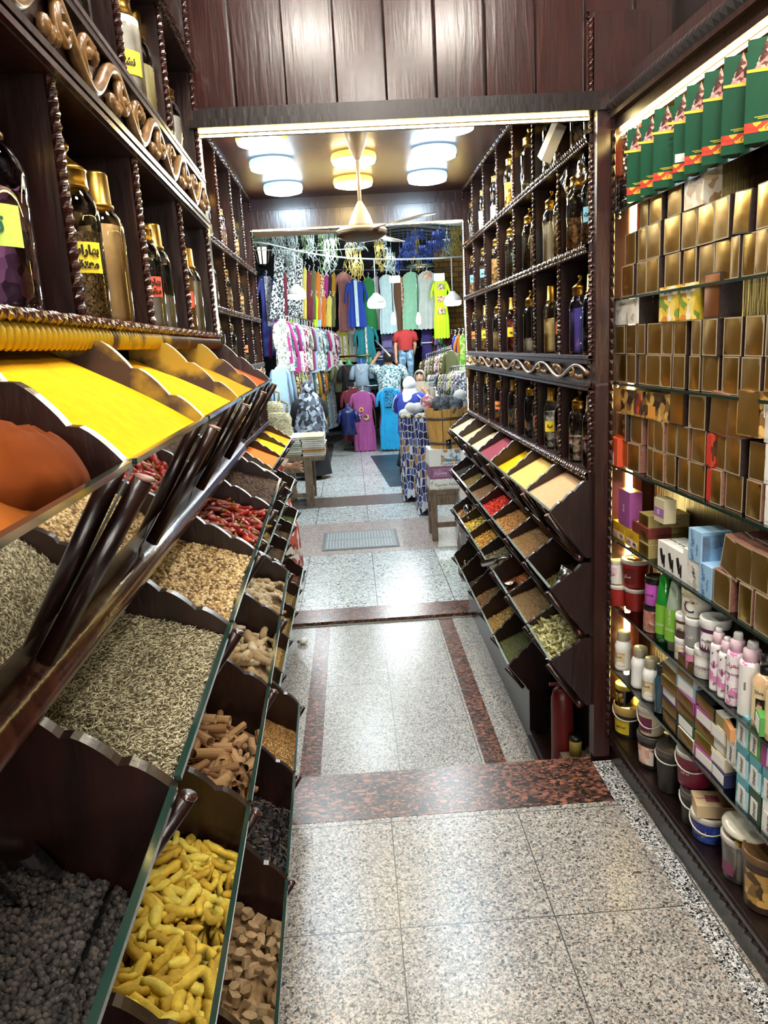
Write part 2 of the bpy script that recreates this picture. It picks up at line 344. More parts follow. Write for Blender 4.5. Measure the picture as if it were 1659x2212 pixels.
# ---------------------------------------------------------------- spice racks: jar shelves above, tiers of sloping bins below
RAILM = wood('glossy brown rail', '2e1712', '5a3226', rough=.16, coat=.7)
def scallop(p0, p1, lobes=3, h=.014, k=7):
    pts = []; dx, dz = p1[0]-p0[0], p1[1]-p0[1]; L = math.hypot(dx, dz); nx, nzz = -dz/L, dx/L
    if nzz < 0: nx, nzz = -nx, -nzz
    for i in range(lobes*k+1):
        t = i/(lobes*k); e = abs(math.sin(math.pi*((lobes*t) % 1)**.62))**.75*h*.42; pts.append((p0[0]+dx*t+nx*e, p0[1]+dz*t+nzz*e))
    return pts
def rack(name, label, side, xf, zfl, rz, bounds, rows, jar_shelves, jar_div, depth, ztop, posts=.011, rail=.014, frieze=None, skip=lambda r, i: False):
    """rows: (tip d, tip z, rise, bottom d, drop); d runs from the face plane xf into the passage"""
    root = thing(name, label, 'shelf', rz=rz); off = (xf, 2.75, zfl)
    root.location = NL(*off) if rz else off
    def X(d): return side*d
    def put(nm, mb, mats, par=root, lab=None):
        if zfl: mb.v = [(x, y, z-zfl) for x, y, z in mb.v]
        return part(nm, mb, mats, par, lab)
    yn, yf = bounds[0]-2.75, bounds[-1]-2.75
    def bx(mb, d0, d1, y0, y1, z0, z1): return mb.box(min(X(d0), X(d1)), max(X(d0), X(d1)), min(y0, y1), max(y0, y1), z0, z1)
    put('back_panel', bx(MB(), -depth-.02, -depth, yn, yf, zfl+.02, ztop), WOODB)
    # jar shelves
    for k, (z, th, style) in enumerate(jar_shelves):
        mb = MB(); bx(mb, -depth, .012, yn, yf, z-th, z); mb.mi = 1
        if style == 'rope':
            mb.rope((X(.016), yn, z-.010), (X(.016), yf, z-.010), .009, .022); mb.rope((X(.014), yn, z-th+.006), (X(.014), yf, z-th+.006), .006, .018)
        elif style == 'gadroon':
            mb.mi = 2; mb.rope((X(.02), yn, z-.004), (X(.02), yf, z-.004), .008, .02); mb.mi = 1
            n = int(abs(yf-yn)/.021)
            for i in range(n): mb.ball((X(.012), yn+(i+.5)*(yf-yn)/n, z-th/2-.006), 1, 6, 5, (.012, .0095, th/2-.004))
        else: bx(mb, .0, .022, yn, yf, z-.012, z-.002)
        put('shelf', mb, [WOOD, TRIM if style != 'gadroon' else MATS['dusted trim'], RAILM])
    zs = [q[0] for q in jar_shelves]
    for (za, zb) in zip(zs[:-1], zs[1:]):
        zt = zb-[q[1] for q in jar_shelves if q[0] == zb][0]
        if zt-za < .15: continue
        for y in jar_div:
            mb = MB(); bx(mb, -depth, 0, y-2.75-.011, y-2.75+.011, za, zt); mb.mi = 1
            mb.rope((X(.006), y-2.75, za), (X(.006), y-2.75, zt), .0075, .016); put('shelf_divider', mb, [WOOD, TRIM])
    if frieze:
        z0, z1, n = frieze; mb = MB(); bx(mb, -.02, .004, yn, yf, z0, z1); bx(mb, .0, .02, yn, yf, z1-.014, z1); bx(mb, .0, .024, yn, yf, z0, z0+.012)
        put('frieze_board', mb, WOOD)
        mb = MB(); p = (yf-yn)/n; h = (z1-z0)/2-.016; zc = (z0+z1)/2
        nst = n*16; stem = [(X(.014), yn+p*(i/16), zc+h*.86*math.sin(math.pi*i/16)) for i in range(nst+1)]
        mb.tube(stem, h*.24, 7)
        for j in range(n):
            sg = 1 if j % 2 == 0 else -1; cy = yn+p*(j+.5); cz = zc-sg*h*.12
            for m_ in (-1, 1):
                sp = []
                for t in range(15):
                    a = m_*(-.5+t*.40)+(math.pi/2 if sg > 0 else -math.pi/2); rr = h*.74*(1-t/19)
                    sp.append((X(.014+.001*t), cy+m_*abs(p)*.16+math.cos(a)*rr*.75, cz+math.sin(a)*rr))
                if m_*sg > 0: mb.tube(sp, [h*(.22-.007*t) for t in range(15)], 7)
            mb.ball((X(.022), cy+sg*abs(p)*.14, cz), h*.22, 7, 5)
            for a in (-.32, -.1, .16, .36): mb.ball((X(.014), cy-sg*abs(p)*.10+a*abs(p)*.4, cz-sg*h*(.5-abs(a)*.5)), h*.25, 6, 5, (1, 1.1, 1.3))
        put('carved_scrolls', mb, CARVE, lab='gilded carved scrollwork')
    # end panels
    for y in (yn, yf):
        mb = MB(); bx(mb, -depth-.02, .0, y-.012, y+.012, zfl+.35, ztop); put('side_panel', mb, WOODR if rz == 0 else WOOD)
    # bins
    for r, (dt, zt, rise, db, drop) in enumerate(rows):
        zb = zt-drop; sl = (dt-db)/drop
        for i, y in enumerate(bounds):
            if skip(r, i) and skip(r, i-1): continue
            th = .009 if i not in (0,) else .011
            poly = [(-.05, zt+rise)]+scallop((.018, zt+rise), (dt, zt), 3, .017*(rise/.11)**.3)[0:]+[(dt-.007, zt-.012), (db-.009, zb), (-.05, zb)]
            mb = MB(); mb.prism(poly, y-2.75-th, y-2.75+th, lambda u, v, a: (X(u), a, v)); mb.f = mb.f
            put('bin_divider', mb, MATS['dusted divider'] if rz and r == 0 and i in (1, 2, 3) else WOOD)
            mb = MB(); mb.tube([(X(dt+.010), y-2.75, zt-.012), (X(db+.014+(dt-db)*.14), y-2.75, zb+drop*.14)], posts, 8); mb.mi = 1
            mb.tube([(X(dt+.0105), y-2.75, zt-.0119), (X(dt+.0115), y-2.75, zt-.0095)], posts*1.01, 8); put('bin_post', mb, [WOOD, ENDW if r == 0 else TRIM])
        for i in range(len(bounds)-1):
            if skip(r, i): continue
            ya, yb = bounds[i]-2.75, bounds[i+1]-2.75; s = 1 if yb > ya else -1; ya += .010*s; yb -= .010*s
            fr = lambda u, v, a: (X(u), a, v)
            mb = MB(); q = .012; f = .62
            mb.prism([(dt-.004, zt+.004), (dt+.003, zt+.004), (dt+.003-(dt-db)*f, zt-drop*f), (dt-.004-(dt-db)*f, zt-drop*f)], ya, yb, fr); mb.mi = 1
            mb.prism([(dt-.0045, zt+.002), (dt+.0035, zt+.002), (dt+.0035, zt+.008), (dt-.0045, zt+.008)], ya, yb, fr)
            put('glass_front', mb, [PANE, GEDGE if rz else GEDGEL])
            f0 = .10 if rz and r == 0 else .60; g0 = .0045 if rz and r == 0 else .008
            mb = MB(); mb.prism([(dt-g0-.004-(dt-db)*f0, zt-drop*f0), (dt-g0-(dt-db)*f0, zt-drop*f0), (db, zb), (-.05, zb), (-.05, zb+.012), (db-.016, zb+.012)], ya, yb, fr)
            put('bin_board', mb, WOODB)
        if skip(r, 0) is False or r != len(rows)-1:
            rq = rail*(1.4 if rz and r == 0 else 1); mb = MB(); mb.tube([(X(db+.010), yn+.0, zb-.004), (X(db+.010), yf, zb-.004)], rq, 12); put('rail', mb, RAILM if rz and r == 0 else TRIM)
    zlast = rows[-1][1]-rows[-1][4]
    mb = MB(); yo = next((bounds[i]-2.75 for i in range(len(bounds)) if not skip(len(rows)-1, i)), yn)
    bx(mb, -.03, .055, yo, yf, zfl, max(zlast-.002, zfl+.05)); put('plinth', mb, WOODB)
    if yo != yn: put('foot_rail', bx(MB(), .035, .055, yn, yo, zfl, zfl+.07), WOODB)
    return root
RB = [2.75, 3.16, 3.575, 3.99, 4.405, 4.825, 5.24, 5.65]      # right rack, bays
LB = [2.78, 3.25, 3.74, 4.22, 4.72, 5.18, 5.65]                # left rack in the passage
NB = [2.73, 2.24, 1.745, 1.25, .76, .27, -.2]                  # left rack in the front shop
XR, XL, XN = .863, -.635, -.46
def dusted(name, base, dust, far, seed, lo=.42):
    m, nt, b = newmat(name); mp = coords(nt); t = N(nt, 'ShaderNodeTexNoise'); t.inputs['Scale'].default_value = 9; t.inputs['Detail'].default_value = 7; nt.links.new(mp.outputs[0], t.inputs['Vector'])
    sp = N(nt, 'ShaderNodeSeparateXYZ'); nt.links.new(mp.outputs[0], sp.inputs[0]); q = N(nt, 'ShaderNodeMath', operation='MULTIPLY_ADD'); q.inputs[1].default_value = -far; q.inputs[2].default_value = -far*.75; nt.links.new(sp.outputs[1], q.inputs[0])
    a = N(nt, 'ShaderNodeMath', operation='ADD'); nt.links.new(t.outputs['Fac'], a.inputs[0]); nt.links.new(q.outputs[0], a.inputs[1]); r = ramp(nt, [(lo, lin(base)), (lo+.12, lin(dust))]); nt.links.new(a.outputs[0], r.inputs[0])
    nt.links.new(r.outputs[0], b.inputs['Base Color']); b.inputs['Roughness'].default_value = .42; return m
dusted('dusted trim', '4a3420', 'b3920f', .35, 1, .56); dusted('dusted divider', '33201a', 'a58a1e', 0, 2, .45)
RROWS = [(.155, 1.008, .110, .03, .185), (.155, .705, .100, .03, .185), (.155, .408, .095, .03, .185), (.158, .03, .14, .06, .14)]
LROWS = [(.172, 1.005, .110, .03, .185), (.172, .70, .100, .03, .15), (.175, .46, .095, .03, .20), (.182, .0, .15, .06, .16)]
NROWS = [(.180, 1.545, .135, .035, .225), (.185, 1.195, .11, .03, .215), (.185, .85, .13, .03, .24), (.185, .315, .17, .05, .22)]
rack('spice_rack', 'tall mahogany spice rack on the right with jar shelves, carved frieze, tiers of bins', -1, XR, ZB, 0, RB, RROWS,
     [(1.148, .03, 'rope'), (1.46, .012, 'flat'), (1.572, .02, 'flat'), (1.955, .03, 'rope'), (2.307, .03, 'rope'), (2.675, .02, 'rope')], RB, .165, 2.67, frieze=(1.462, 1.556, 11),
     skip=lambda r, i: r == 3 and i < 2)
rack('spice_rack', 'mahogany spice rack on the far left beside the doorway with orange and yellow powders', 1, XL, ZB, 0, LB, LROWS,
     [(1.148, .03, 'flat'), (1.46, .012, 'flat'), (1.572, .02, 'flat'), (1.875, .03, 'rope'), (2.20, .03, 'rope'), (2.675, .02, 'rope')], LB, .165, 2.67, frieze=(1.462, 1.556, 20))
rack('spice_rack', 'large mahogany spice rack filling the left front, yellow dusted ledge under its big jars', 1, XN, 0, KN, NB, NROWS,
     [(1.712, .045, 'gadroon'), (2.07, .014, 'flat'), (2.212, .02, 'flat'), (2.56, .03, 'rope'), (3.0, .03, 'rope')], NB, .23, 3.28, posts=.0105, rail=.0195, frieze=(2.072, 2.20, 17))
# pillar with zigzag trim between the passage rack and the lit display, and the one at the left end
def zigzag(mb, p0, p1, out, side, n):
    p0 = Vector(p0); p1 = Vector(p1); out = Vector(out); side = Vector(side)
    for i in range(n):
        a = p0+(p1-p0)*(i/n); b = p0+(p1-p0)*((i+1)/n); m = (a+b)/2
        mb.add([tuple(a-side), tuple(b-side), tuple(b+side), tuple(a+side), tuple(m+out)], [(0, 1, 4), (1, 2, 4), (2, 3, 4), (3, 0, 4), (3, 2, 1, 0)])
    return mb
r = thing('pillar', 'reddish mahogany pillar with zigzag edging between the right spice rack and the lit shelves', 'pillar', (.898, 2.70, 0))
mb = MB().box(-.036, .026, 0, .05, .02, 2.40); part('post', mb, WOODR, r)
part('zigzag_trim', zigzag(MB(), (.018, -.002, .1), (.018, -.002, 2.30), (0, -.013, 0), (.008, 0, 0), 62), WOOD, r)
r = thing('pillar', 'dark pillar with twisted carving at the end of the left front rack', 'pillar', (-.505, 2.755, 0))
part('post', MB().box(-.03, .05, 0, .06, .3, 2.42), WOOD, r)
mb = MB(); mb.rope((.035, -.006, 1.3), (.035, -.006, 2.4), .012, .05); mb.rope((-.01, -.006, 1.3), (-.01, -.006, 2.4), .012, .05); part('carved_trim', mb, TRIM, r)
# ---------------------------------------------------------------- what lies in the bins
def wob(seed, a=1.0):
    r = random.Random(seed); ks = [(r.uniform(-40, 40), r.uniform(-40, 40), r.uniform(0, 6.28), r.uniform(.4, 1)) for _ in range(6)]
    return lambda x, y: a*sum(w*math.sin(p*x+q*y+c) for p, q, c, w in ks)/3
def surf(side, xf, row, ya, yb, ff, fb, hump=0, seed=0, rough=.004, dip=0):
    dt, zt, rise, db, drop = row; sl = (dt-db)/drop; d0 = dt-sl*ff-.006; z0 = zt-ff; z1 = zt+rise-fb; d1 = -.045; nz_ = wob(seed, rough)
    def fn(u, v):           # u across the depth from the glass to the back, v along the rack
        d = d0+(d1-d0)*u; y = ya+(yb-ya)*v-2.75
        z = z0+(z1-z0)*u+hump*math.sin(math.pi*u)*math.sin(math.pi*v)**.5+nz_(d, y)-dip*math.exp(-((u-.5)**2+(v-.55)**2)*14)
        return (xf+side*d, y, z)
    return fn
def heap(name, label, cat, side, xf, row, ya, yb, ff, fb, mat, hump=0, seed=0, rough=.004, near=False, dip=0, nu=16, nv=18, group=None, grains=None):
    """one heap of loose powder, seeds or leaves in a bin"""
    g = .011; ya, yb = (ya-g, yb+g) if ya > yb else (ya+g, yb-g)
    fn = surf(side, xf, row, ya, yb, ff, fb, hump, seed, rough, dip)
    mb = MB().grid(fn, nu, nv); n = len(mb.v); 
    edge = [i*(nv+1) for i in range(nu+1)]+[nu*(nv+1)+j for j in range(1, nv+1)]+[i*(nv+1)+nv for i in range(nu-1, -1, -1)]+[j for j in range(nv-1, 0, -1)]
    dt, zt, rise, db, drop = row; dz = max(.03, drop*.58-ff); sl = (dt-db)/drop; lowv = []
    for i in edge:
        x, y, z = mb.v[i]; d = (x-xf)*side; front = max(0, min(1, (d-.0)/(dt-.02)))
        lowv.append((x-side*sl*dz*front*1.02, y, z-dz*front-.03*(1-front)))
    mb.v += lowv
    k = len(edge)
    for j in range(k): mb.f.append((edge[j], edge[(j+1) % k], n+(j+1) % k, n+j)); mb.m.append(0); mb.sm.append(False)
    me = mb.mesh(name, mat)
    if grains:
        pv, pf, cnt, sx, mats, tilt, lift = grains; pos = []
        for _ in range(cnt):
            p = fn(RNG.random(), RNG.random()); pos.append((p[0], p[1], p[2]+RNG.uniform(-.3, 1)*lift))
        sc = np.array(sx)[None]*RNG.uniform(.8, 1.2, (cnt, 1)); me2 = bulk('g', pv, pf, np.array(pos), rotz_tilt(cnt, tilt), sc, mats)
        import bmesh
        bm = bmesh.new(); bm.from_mesh(me); nf = len(bm.faces); base = len(me.materials)
        bm.from_mesh(me2); bm.faces.ensure_lookup_table()
        for f in bm.faces[nf:]: f.material_index += base; f.smooth = True
        bm.to_mesh(me); bm.free()
        for q in (mats if isinstance(mats, list) else [mats]): me.materials.append(q)
        bpy.data.meshes.remove(me2)
    o = link(name, me); tag(o, label, cat, group, 'stuff')
    if near: nearobj(o)
    else: o.location = (0, 2.75, 0)
    return o
SEED = ([(-1, 0, 0), (1, 0, 0), (0, 1, 0), (0, -1, 0), (0, 0, 1), (0, 0, -1)], [(1, 2, 4), (2, 0, 4), (0, 3, 4), (3, 1, 4), (2, 1, 5), (0, 2, 5), (3, 0, 5), (1, 3, 5)])
LEAF = ([(-1, 0, 0), (-.35, .3, .12), (.4, .28, .1), (1, 0, .1), (.4, -.28, .1), (-.35, -.3, .12), (0, 0, -.05)], [(0, 6, 1), (1, 6, 2), (2, 6, 3), (3, 6, 4), (4, 6, 5), (5, 6, 0)])
def pw(n, c, no=.12): return plain('powder '+n, c, .95, noise=no, nscale=45, bmp=.25, spec=.1)
def near_bin(i): return NB[i], NB[i+1]
A = (1, XN)
heap('turmeric_powder', 'golden orange powder heaped in the last bin of the top left tier beside the pillar', 'spice powder', *A, NROWS[0], *near_bin(0), .004, .035, pw('orange', 'b9541a'), .01, 1, near=True)
heap('turmeric_powder', 'deep yellow powder in the top left tier next to the orange powder', 'spice powder', *A, NROWS[0], *near_bin(1), .004, .035, pw('gold', 'd08f0a'), .012, 2, near=True)
heap('turmeric_powder', 'bright yellow powder in the middle bin of the top left tier', 'spice powder', *A, NROWS[0], *near_bin(2), .004, .03, pw('yellow', 'e2a60c', .06), .012, 3, near=True)
heap('turmeric_powder', 'bright yellow powder in the top left tier beside the brown paprika', 'spice powder', *A, NROWS[0], *near_bin(3), .004, .012, pw('yellow2', 'e4a80c', .06), .016, 4, near=True)
heap('paprika_powder', 'orange brown ground spice in the nearest top left bin', 'spice powder', *A, NROWS[0], *near_bin(4), .03, .075, plain('powder paprika', '93501a', .95, noise=.45, nscale=7, bmp=.4, spec=.1), .035, 5, .010, near=True, nu=24, nv=24)
nz_ = wob(21, .009); n2_ = wob(22, .006); mb = MB().ball((0, 0, 0), 1, 40, 24, (.080, .075, .046)); mb.v = [(x+nz_(y*2, z*2), y+nz_(z*2, x*2), z+nz_(x*2.5, y*2.5)+n2_(x*7, y*7)) for x, y, z in mb.v]
solo('paprika_powder', mb, plain('powder dark paprika', '67300f', .95, noise=.3, nscale=9, bmp=.4, spec=.1), 'dark reddish brown mound heaped on the orange brown spice, nearest top left bin', 'spice powder', NL(-.375, .662, 1.556), KN, kind='stuff')
AL = [plain('allspice', '453228', .8), plain('allspice2', '5a4232', .8), plain('allspice3', '33251f', .8)]
heap('allspice_berries', 'dark brown round berries in the second left tier beside the pillar', 'spice', *A, NROWS[1], *near_bin(0), .01, .045, AL[2], .0, 6, near=True, grains=(*ICO, 2300, (.0068,)*3, AL, 1.5, .004))
CO = [plain('coriander', 'a0824f', .7), plain('coriander2', 'bfa46f', .7), plain('coriander3', '64492a', .7), plain('coriander4', 'd9c497', .7)]
heap('coriander_seeds', 'tan round coriander seeds between dried chilies and cumin', 'spice', *A, NROWS[1], *near_bin(2), .012, .05, CO[2], .004, 7, near=True, dip=.012, grains=(*ICO, 6800, (.0042,)*3, CO, 1.5, .0035))
CU = [plain('cumin', 'a0977a', .8), plain('cumin2', 'c4bc9e', .8), plain('cumin3', '5f563c', .8), plain('cumin4', 'd6cfae', .8)]
heap('cumin_seeds', 'greyish green cumin seeds heaped in the big bin behind the black peppercorns', 'spice', *A, NROWS[1], *near_bin(3), .012, .05, CU[2], .006, 8, near=True, dip=.015, grains=(*SEED, 15000, (.0054, .0010, .0010), CU, .6, .004))
PE = [plain('pepper', '2b2724', .75, bmp=.6, nscale=300), plain('pepper2', '3d3733', .75), plain('pepper3', '1a1817', .7), plain('pepper4', '4f463f', .8)]
heap('black_peppercorns', 'black peppercorns in the nearest bin at the lower left corner', 'spice', *A, NROWS[1], .76, .20, .105, .17, PE[2], .012, 9, near=True, grains=(*ICO, 6500, (.0041,)*3, PE, 1.5, .004))
GRN = [plain('granule', 'a37a45', .8), plain('granule2', 'c79d62', .8), plain('granule3', '86612f', .8)]
heap('resin_granules', 'golden tan granules in the lowest left tier where the floor steps down', 'spice', *A, NROWS[3], *near_bin(0), .085, .16, GRN[1], .01, 10, near=True, grains=(*ICO, 5200, (.0026,)*3, GRN, 1.5, .0025))
HB = [plain('hibiscus', '2f2c30', .6), plain('hibiscus2', '474248', .55), plain('hibiscus3', '221f22', .6), plain('hibiscus4', '6b5b4a', .7)]
heap('dark_seed_husks', 'black dried seed husks in the lowest left tier beside the red granite step', 'spice', *A, NROWS[3], *near_bin(1), .10, .18, HB[2], .01, 11, near=True, grains=(*LEAF, 1500, (.011, .012, .012), HB, .7, .008))
# ---- things one could count
def blob_path(L, bend, r, knobs, seed, n=9, taper=.55, ring=8):
    rr = random.Random(seed); pts = []; rad = []
    for i in range(n):
        t = i/(n-1); pts.append((L*(t-.5), bend*math.sin(math.pi*t)+rr.uniform(-1, 1)*L*.02, rr.uniform(-1, 1)*L*.02))
        e = min(1, (1-abs(2*t-1))*4+taper*.6); rad.append(r*e*(1+rr.uniform(-.12, .12)))
    mb = MB().tube(pts, rad, ring)
    for _ in range(knobs):
        t = rr.uniform(.2, .8); k = int(t*(n-1)); a = rr.uniform(-1, 1); q = pts[k]
        d = Vector((rr.uniform(-.5, .5), math.copysign(1, a), rr.uniform(-.3, .5))).normalized(); e = r*rr.uniform(1.6, 3)
        mb.tube([q, Vector(q)+d*e*.6, Vector(q)+d*e], [r*.75, r*.68, r*.4], ring)
    return mb
def lay(protos, name, label, cat, group, spots, tilt, children=None):
    for j, p in enumerate(spots):
        i = random.randrange(len(protos)); o = link(name, protos[i]); o.location = p[:3]
        o.rotation_euler = (random.uniform(-tilt, tilt)+random.uniform(0, .0), random.uniform(-tilt, tilt)+p[4], p[3]+KN)
        o.scale = (random.uniform(.85, 1.15),)*3; tag(o, label, cat, group)
        if children:
            c = link(children[0], children[1][i], o)
def spots(row, i, ff, fb, n, lift, layers=1, hump=.0, seed=0, yaw=None, mind=.02, mar=.03):
    ya, yb = (NB[i], NB[i+1]) if isinstance(i, int) else i
    fn = surf(1, XN, row, ya-mar, yb+mar, ff, fb, hump, seed, .003); out = []; pts = []; tries = 0
    slope = -math.atan2(row[2]-fb+ff, row[0]+.045)
    while len(out) < n and tries < n*60:
        tries += 1; u, v = random.uniform(.0, .97), random.random(); x, y, z = fn(u, v); L = len(out)*layers//n
        if any(q[3] == L and (q[0]-x)**2+(q[1]-y)**2 < mind**2 for q in pts): continue
        pts.append((x, y, z, L)); yw = random.uniform(0, 6.28) if yaw is None else random.gauss(*yaw)
        w = NL(x, y+2.75, z+lift*(L+random.uniform(.0, .5))); out.append((*w, yw, slope*math.cos(yw)*-1))
    return out
TU = [plain('turmeric root', 'd6b63e', .8, noise=.25, nscale=60, bmp=.4), plain('turmeric root2', 'c29f30', .8, noise=.3, nscale=50, bmp=.4), plain('turmeric root3', 'e2cd58', .8, noise=.2, nscale=60, bmp=.3)]
TP = [blob_path(random.uniform(.05, .085), random.uniform(-.006, .008), random.uniform(.0062, .0088), (0, 1, 0)[k % 3], 40+k).mesh('turmeric_root', TU[k % 3]) for k in range(9)]
heap('turmeric_crumbs', 'yellow turmeric root pieces lying underneath the heap in the third left tier', 'spice', *A, NROWS[2], *near_bin(3), .085, .14, TU[1], .0, 12, near=True)
lay(TP, 'turmeric_root', 'knobbly yellow turmeric root in the heap beside the black peppercorns', 'turmeric root', 'turmeric roots heaped in the third left tier', spots(NROWS[2], 3, .075, .13, 270, .009, 3, seed=12, mind=.017), .35)
GI = [plain('dried ginger', 'cbb894', .85, noise=.2, nscale=50, bmp=.4), plain('dried ginger2', 'b89f78', .85, noise=.25, nscale=40, bmp=.4), plain('dried ginger3', 'dccdb0', .85, noise=.15, nscale=60, bmp=.3)]
GP = [blob_path(random.uniform(.05, .075), random.uniform(-.012, .012), random.uniform(.007, .0105), 1+k % 3, 60+k).mesh('dried_ginger', GI[k % 3]) for k in range(7)]
GQ = [blob_path(random.uniform(.05, .085), random.uniform(-.01, .01), random.uniform(.011, .0155), 1+k % 2, 80+k, taper=1.1).mesh('dried_root', GI[(k+1) % 3]) for k in range(6)]
for k, nm in ((0, 'far'), (1, 'near')):
    heap('ginger_crumbs', 'pale root bits under the ginger in the third left tier, '+('bin beside the pillar' if k == 0 else 'bin next to the cinnamon'), 'spice', *A, NROWS[2], *near_bin(k), .07, .12, GI[1], 0, 13+k, near=True)
lay(GP, 'dried_ginger', 'pale knobbly dried ginger piece in the third left tier bin below the chilies', 'dried ginger', 'dried ginger pieces in the far bin', spots(NROWS[2], 0, .05, .10, 110, .010, 2, seed=13, mind=.021), .4)
lay(GQ, 'dried_root', 'thick pale chunk of dried root in the bin between ginger and cinnamon sticks', 'dried root', 'thick dried roots next to the cinnamon', spots(NROWS[2], 1, .055, .11, 64, .013, 2, seed=14, mind=.028), .45)
def quill(L, r, seed):
    rr = random.Random(seed); mb = MB(); k = 15; prof = []
    for i in range(k):
        th = -2.2+i/(k-1)*6.6; q = r*(1-.05*i/(k-1)*5); prof.append((q*math.cos(th), q*math.sin(th)))
    inner = [(x*.86, y*.86) for x, y in reversed(prof)]
    poly = prof+inner; n = len(poly); b = rr.uniform(-.05, .05)
    def pt(u, t): return (L*(t-.5), u[0]+b*L*math.sin(math.pi*t)*.5, u[1])
    vs = [pt(u, t) for t in (0, .33, .66, 1) for u in poly]
    fs = [(s*n+i, s*n+(i+1) % n, (s+1)*n+(i+1) % n, (s+1)*n+i) for s in range(3) for i in range(n)]
    fs += [(i, n-2-i, n-1-i) if 0 else (i, i+1, n-2-i, n-1-i) for i in range(k-1)]+[(3*n+i+1, 3*n+i, 3*n+n-1-i, 3*n+n-2-i) for i in range(k-1)]
    return mb.add(vs, fs, False)
CI = [wood('cinnamon bark', '8f6a46', 'b8905f', rough=.75, scale=(1, 20, 20), coat=0), wood('cinnamon bark dark', '785434', 'a3794d', rough=.75, scale=(1, 20, 20), coat=0), wood('cinnamon bark pale', 'a67f54', 'cda678', rough=.75, scale=(1, 20, 20), coat=0)]
CP = [quill(random.uniform(.07, .15), random.uniform(.006, .0125), k).mesh('cinnamon_stick', CI[k % 3]) for k in range(8)]
heap('cinnamon_chips', 'brown bark chips under the cinnamon sticks in the third left tier', 'spice', *A, NROWS[2], *near_bin(2), .10, .15, CI[1], 0, 15, near=True)
lay(CP, 'cinnamon_stick', 'rolled brown cinnamon stick in the bin above the turmeric roots', 'cinnamon stick', 'cinnamon sticks heaped in the third left tier', spots(NROWS[2], 2, .085, .14, 125, .012, 3, seed=15, yaw=(1.2, .8), mind=.016, mar=.075), .4)
CH = [plain('dried chili', '8c130d', .42, noise=.3, nscale=40, bmp=.4, coat=.2), plain('dried chili dark', '640c0a', .42, noise=.3, nscale=40, bmp=.4, coat=.2), plain('dried chili orange', 'b03c14', .45, noise=.2, nscale=40, bmp=.4)]
CHG = plain('chili stem', '7c6a2e', .8)
CHP = [blob_path(random.uniform(.036, .055), random.uniform(-.006, .007), random.uniform(.0062, .0085), 0, 100+k, taper=.25, ring=6).mesh('dried_chili', CH[(0, 1, 0, 2, 0, 1, 0)[k]]) for k in range(7)]
CHS = []
for k in range(7):
    x = min(v.co.x for v in CHP[k].vertices); CHS.append(MB().tube([(x+.004, 0, 0), (x-.002, 0, .0005), (x-.012, .002, .001)], [.0055, .004, .0012], 6).mesh('stem', CHG))
heap('chili_flakes', 'red flakes under the dried chilies in the second left tier', 'spice', *A, NROWS[1], *near_bin(1), .025, .065, CH[1], 0, 16, near=True)
lay(CHP, 'dried_chili', 'shiny dried red chili in the bin between the brown berries and the coriander', 'chili', 'dried red chilies in the second left tier', spots(NROWS[1], 1, .02, .055, 210, .007, 3, seed=16, mind=.017), .4, ('stem', CHS))
RT = [plain('root chips', 'b39770', .85, noise=.3, nscale=50, bmp=.4), plain('root chips2', '937550', .85, noise=.3, nscale=40, bmp=.4)]
def chunk(seed):
    rr = random.Random(seed); mb = MB(); n = 7; pr = [(rr.uniform(.6, 1)*math.cos(2*math.pi*i/n), rr.uniform(.6, 1)*math.sin(2*math.pi*i/n)) for i in range(n)]
    a, b, c = rr.uniform(.014, .026), rr.uniform(.009, .016), rr.uniform(.006, .012)
    mb.prism(pr, -c, c, lambda u, v, w: (u*a*(1-.15*(w > 0)), v*b, w+.2*c*u)); return mb
RP = [chunk(k).mesh('root_chunk', RT[k % 2]) for k in range(7)]
heap('root_dust', 'tan root dust under the chunks in the lowest left tier', 'spice', *A, NROWS[3], *near_bin(2), .10, .19, RT[1], 0, 17, near=True)
lay(RP, 'root_chunk', 'broken tan root chunk in the lowest left bin nearest the camera', 'dried root', 'tan root chunks in the lowest left tier', spots(NROWS[3], 2, .09, .17, 120, .010, 2, seed=17, mind=.02), .6)
# ---- right rack and far left rack: one heap per bin
B = (-1, XR); Lh = (1, XL)
def lighter(c, f=1.28): return ''.join('%02x' % min(255, int(int(c[i:i+2], 16)*f)) for i in (0, 2, 4))
def grains(c3, cnt, s, proto=SEED, tilt=.8, lift=.003):
    c3 = [lighter(c) for c in c3]; ms = [plain('seed '+c, c, .85) for c in c3]; return (*proto, cnt, s, ms, tilt, lift)
for i, (nm, lab, c, kw) in enumerate([
    ('ground_spice', 'beige ground spice in the nearest bin of the right top tier', 'cfa983', {}), ('ground_spice', 'pale yellow ground spice in the right top tier next to the turmeric', 'd9b269', {}),
    ('turmeric_powder', 'bright yellow turmeric powder in the right top tier beside the maroon powder', 'eab013', dict(ff=.03, fb=.05)), ('sumac_powder', 'maroon sumac powder in the right top tier', '8a3f4a', {}),
    ('ground_spice', 'cream ground spice in the right top tier beside the maroon powder', 'd8bd8c', dict(ff=.02, fb=.04)), ('ground_spice', 'light tan ground spice in the right top tier, second from the doorway', 'd3b483', dict(ff=.02, fb=.045)),
    ('ground_spice', 'greyish cream ground spice in the right top tier at the doorway end', 'bcae95', {})]):
    heap(nm, lab, 'spice powder', *B, RROWS[0], RB[i], RB[i+1], kw.get('ff', .004), kw.get('fb', .016), pw('r1%d' % i, c, .06), .004, 20+i, .002)
S3 = (.0035, .0012, .0012)
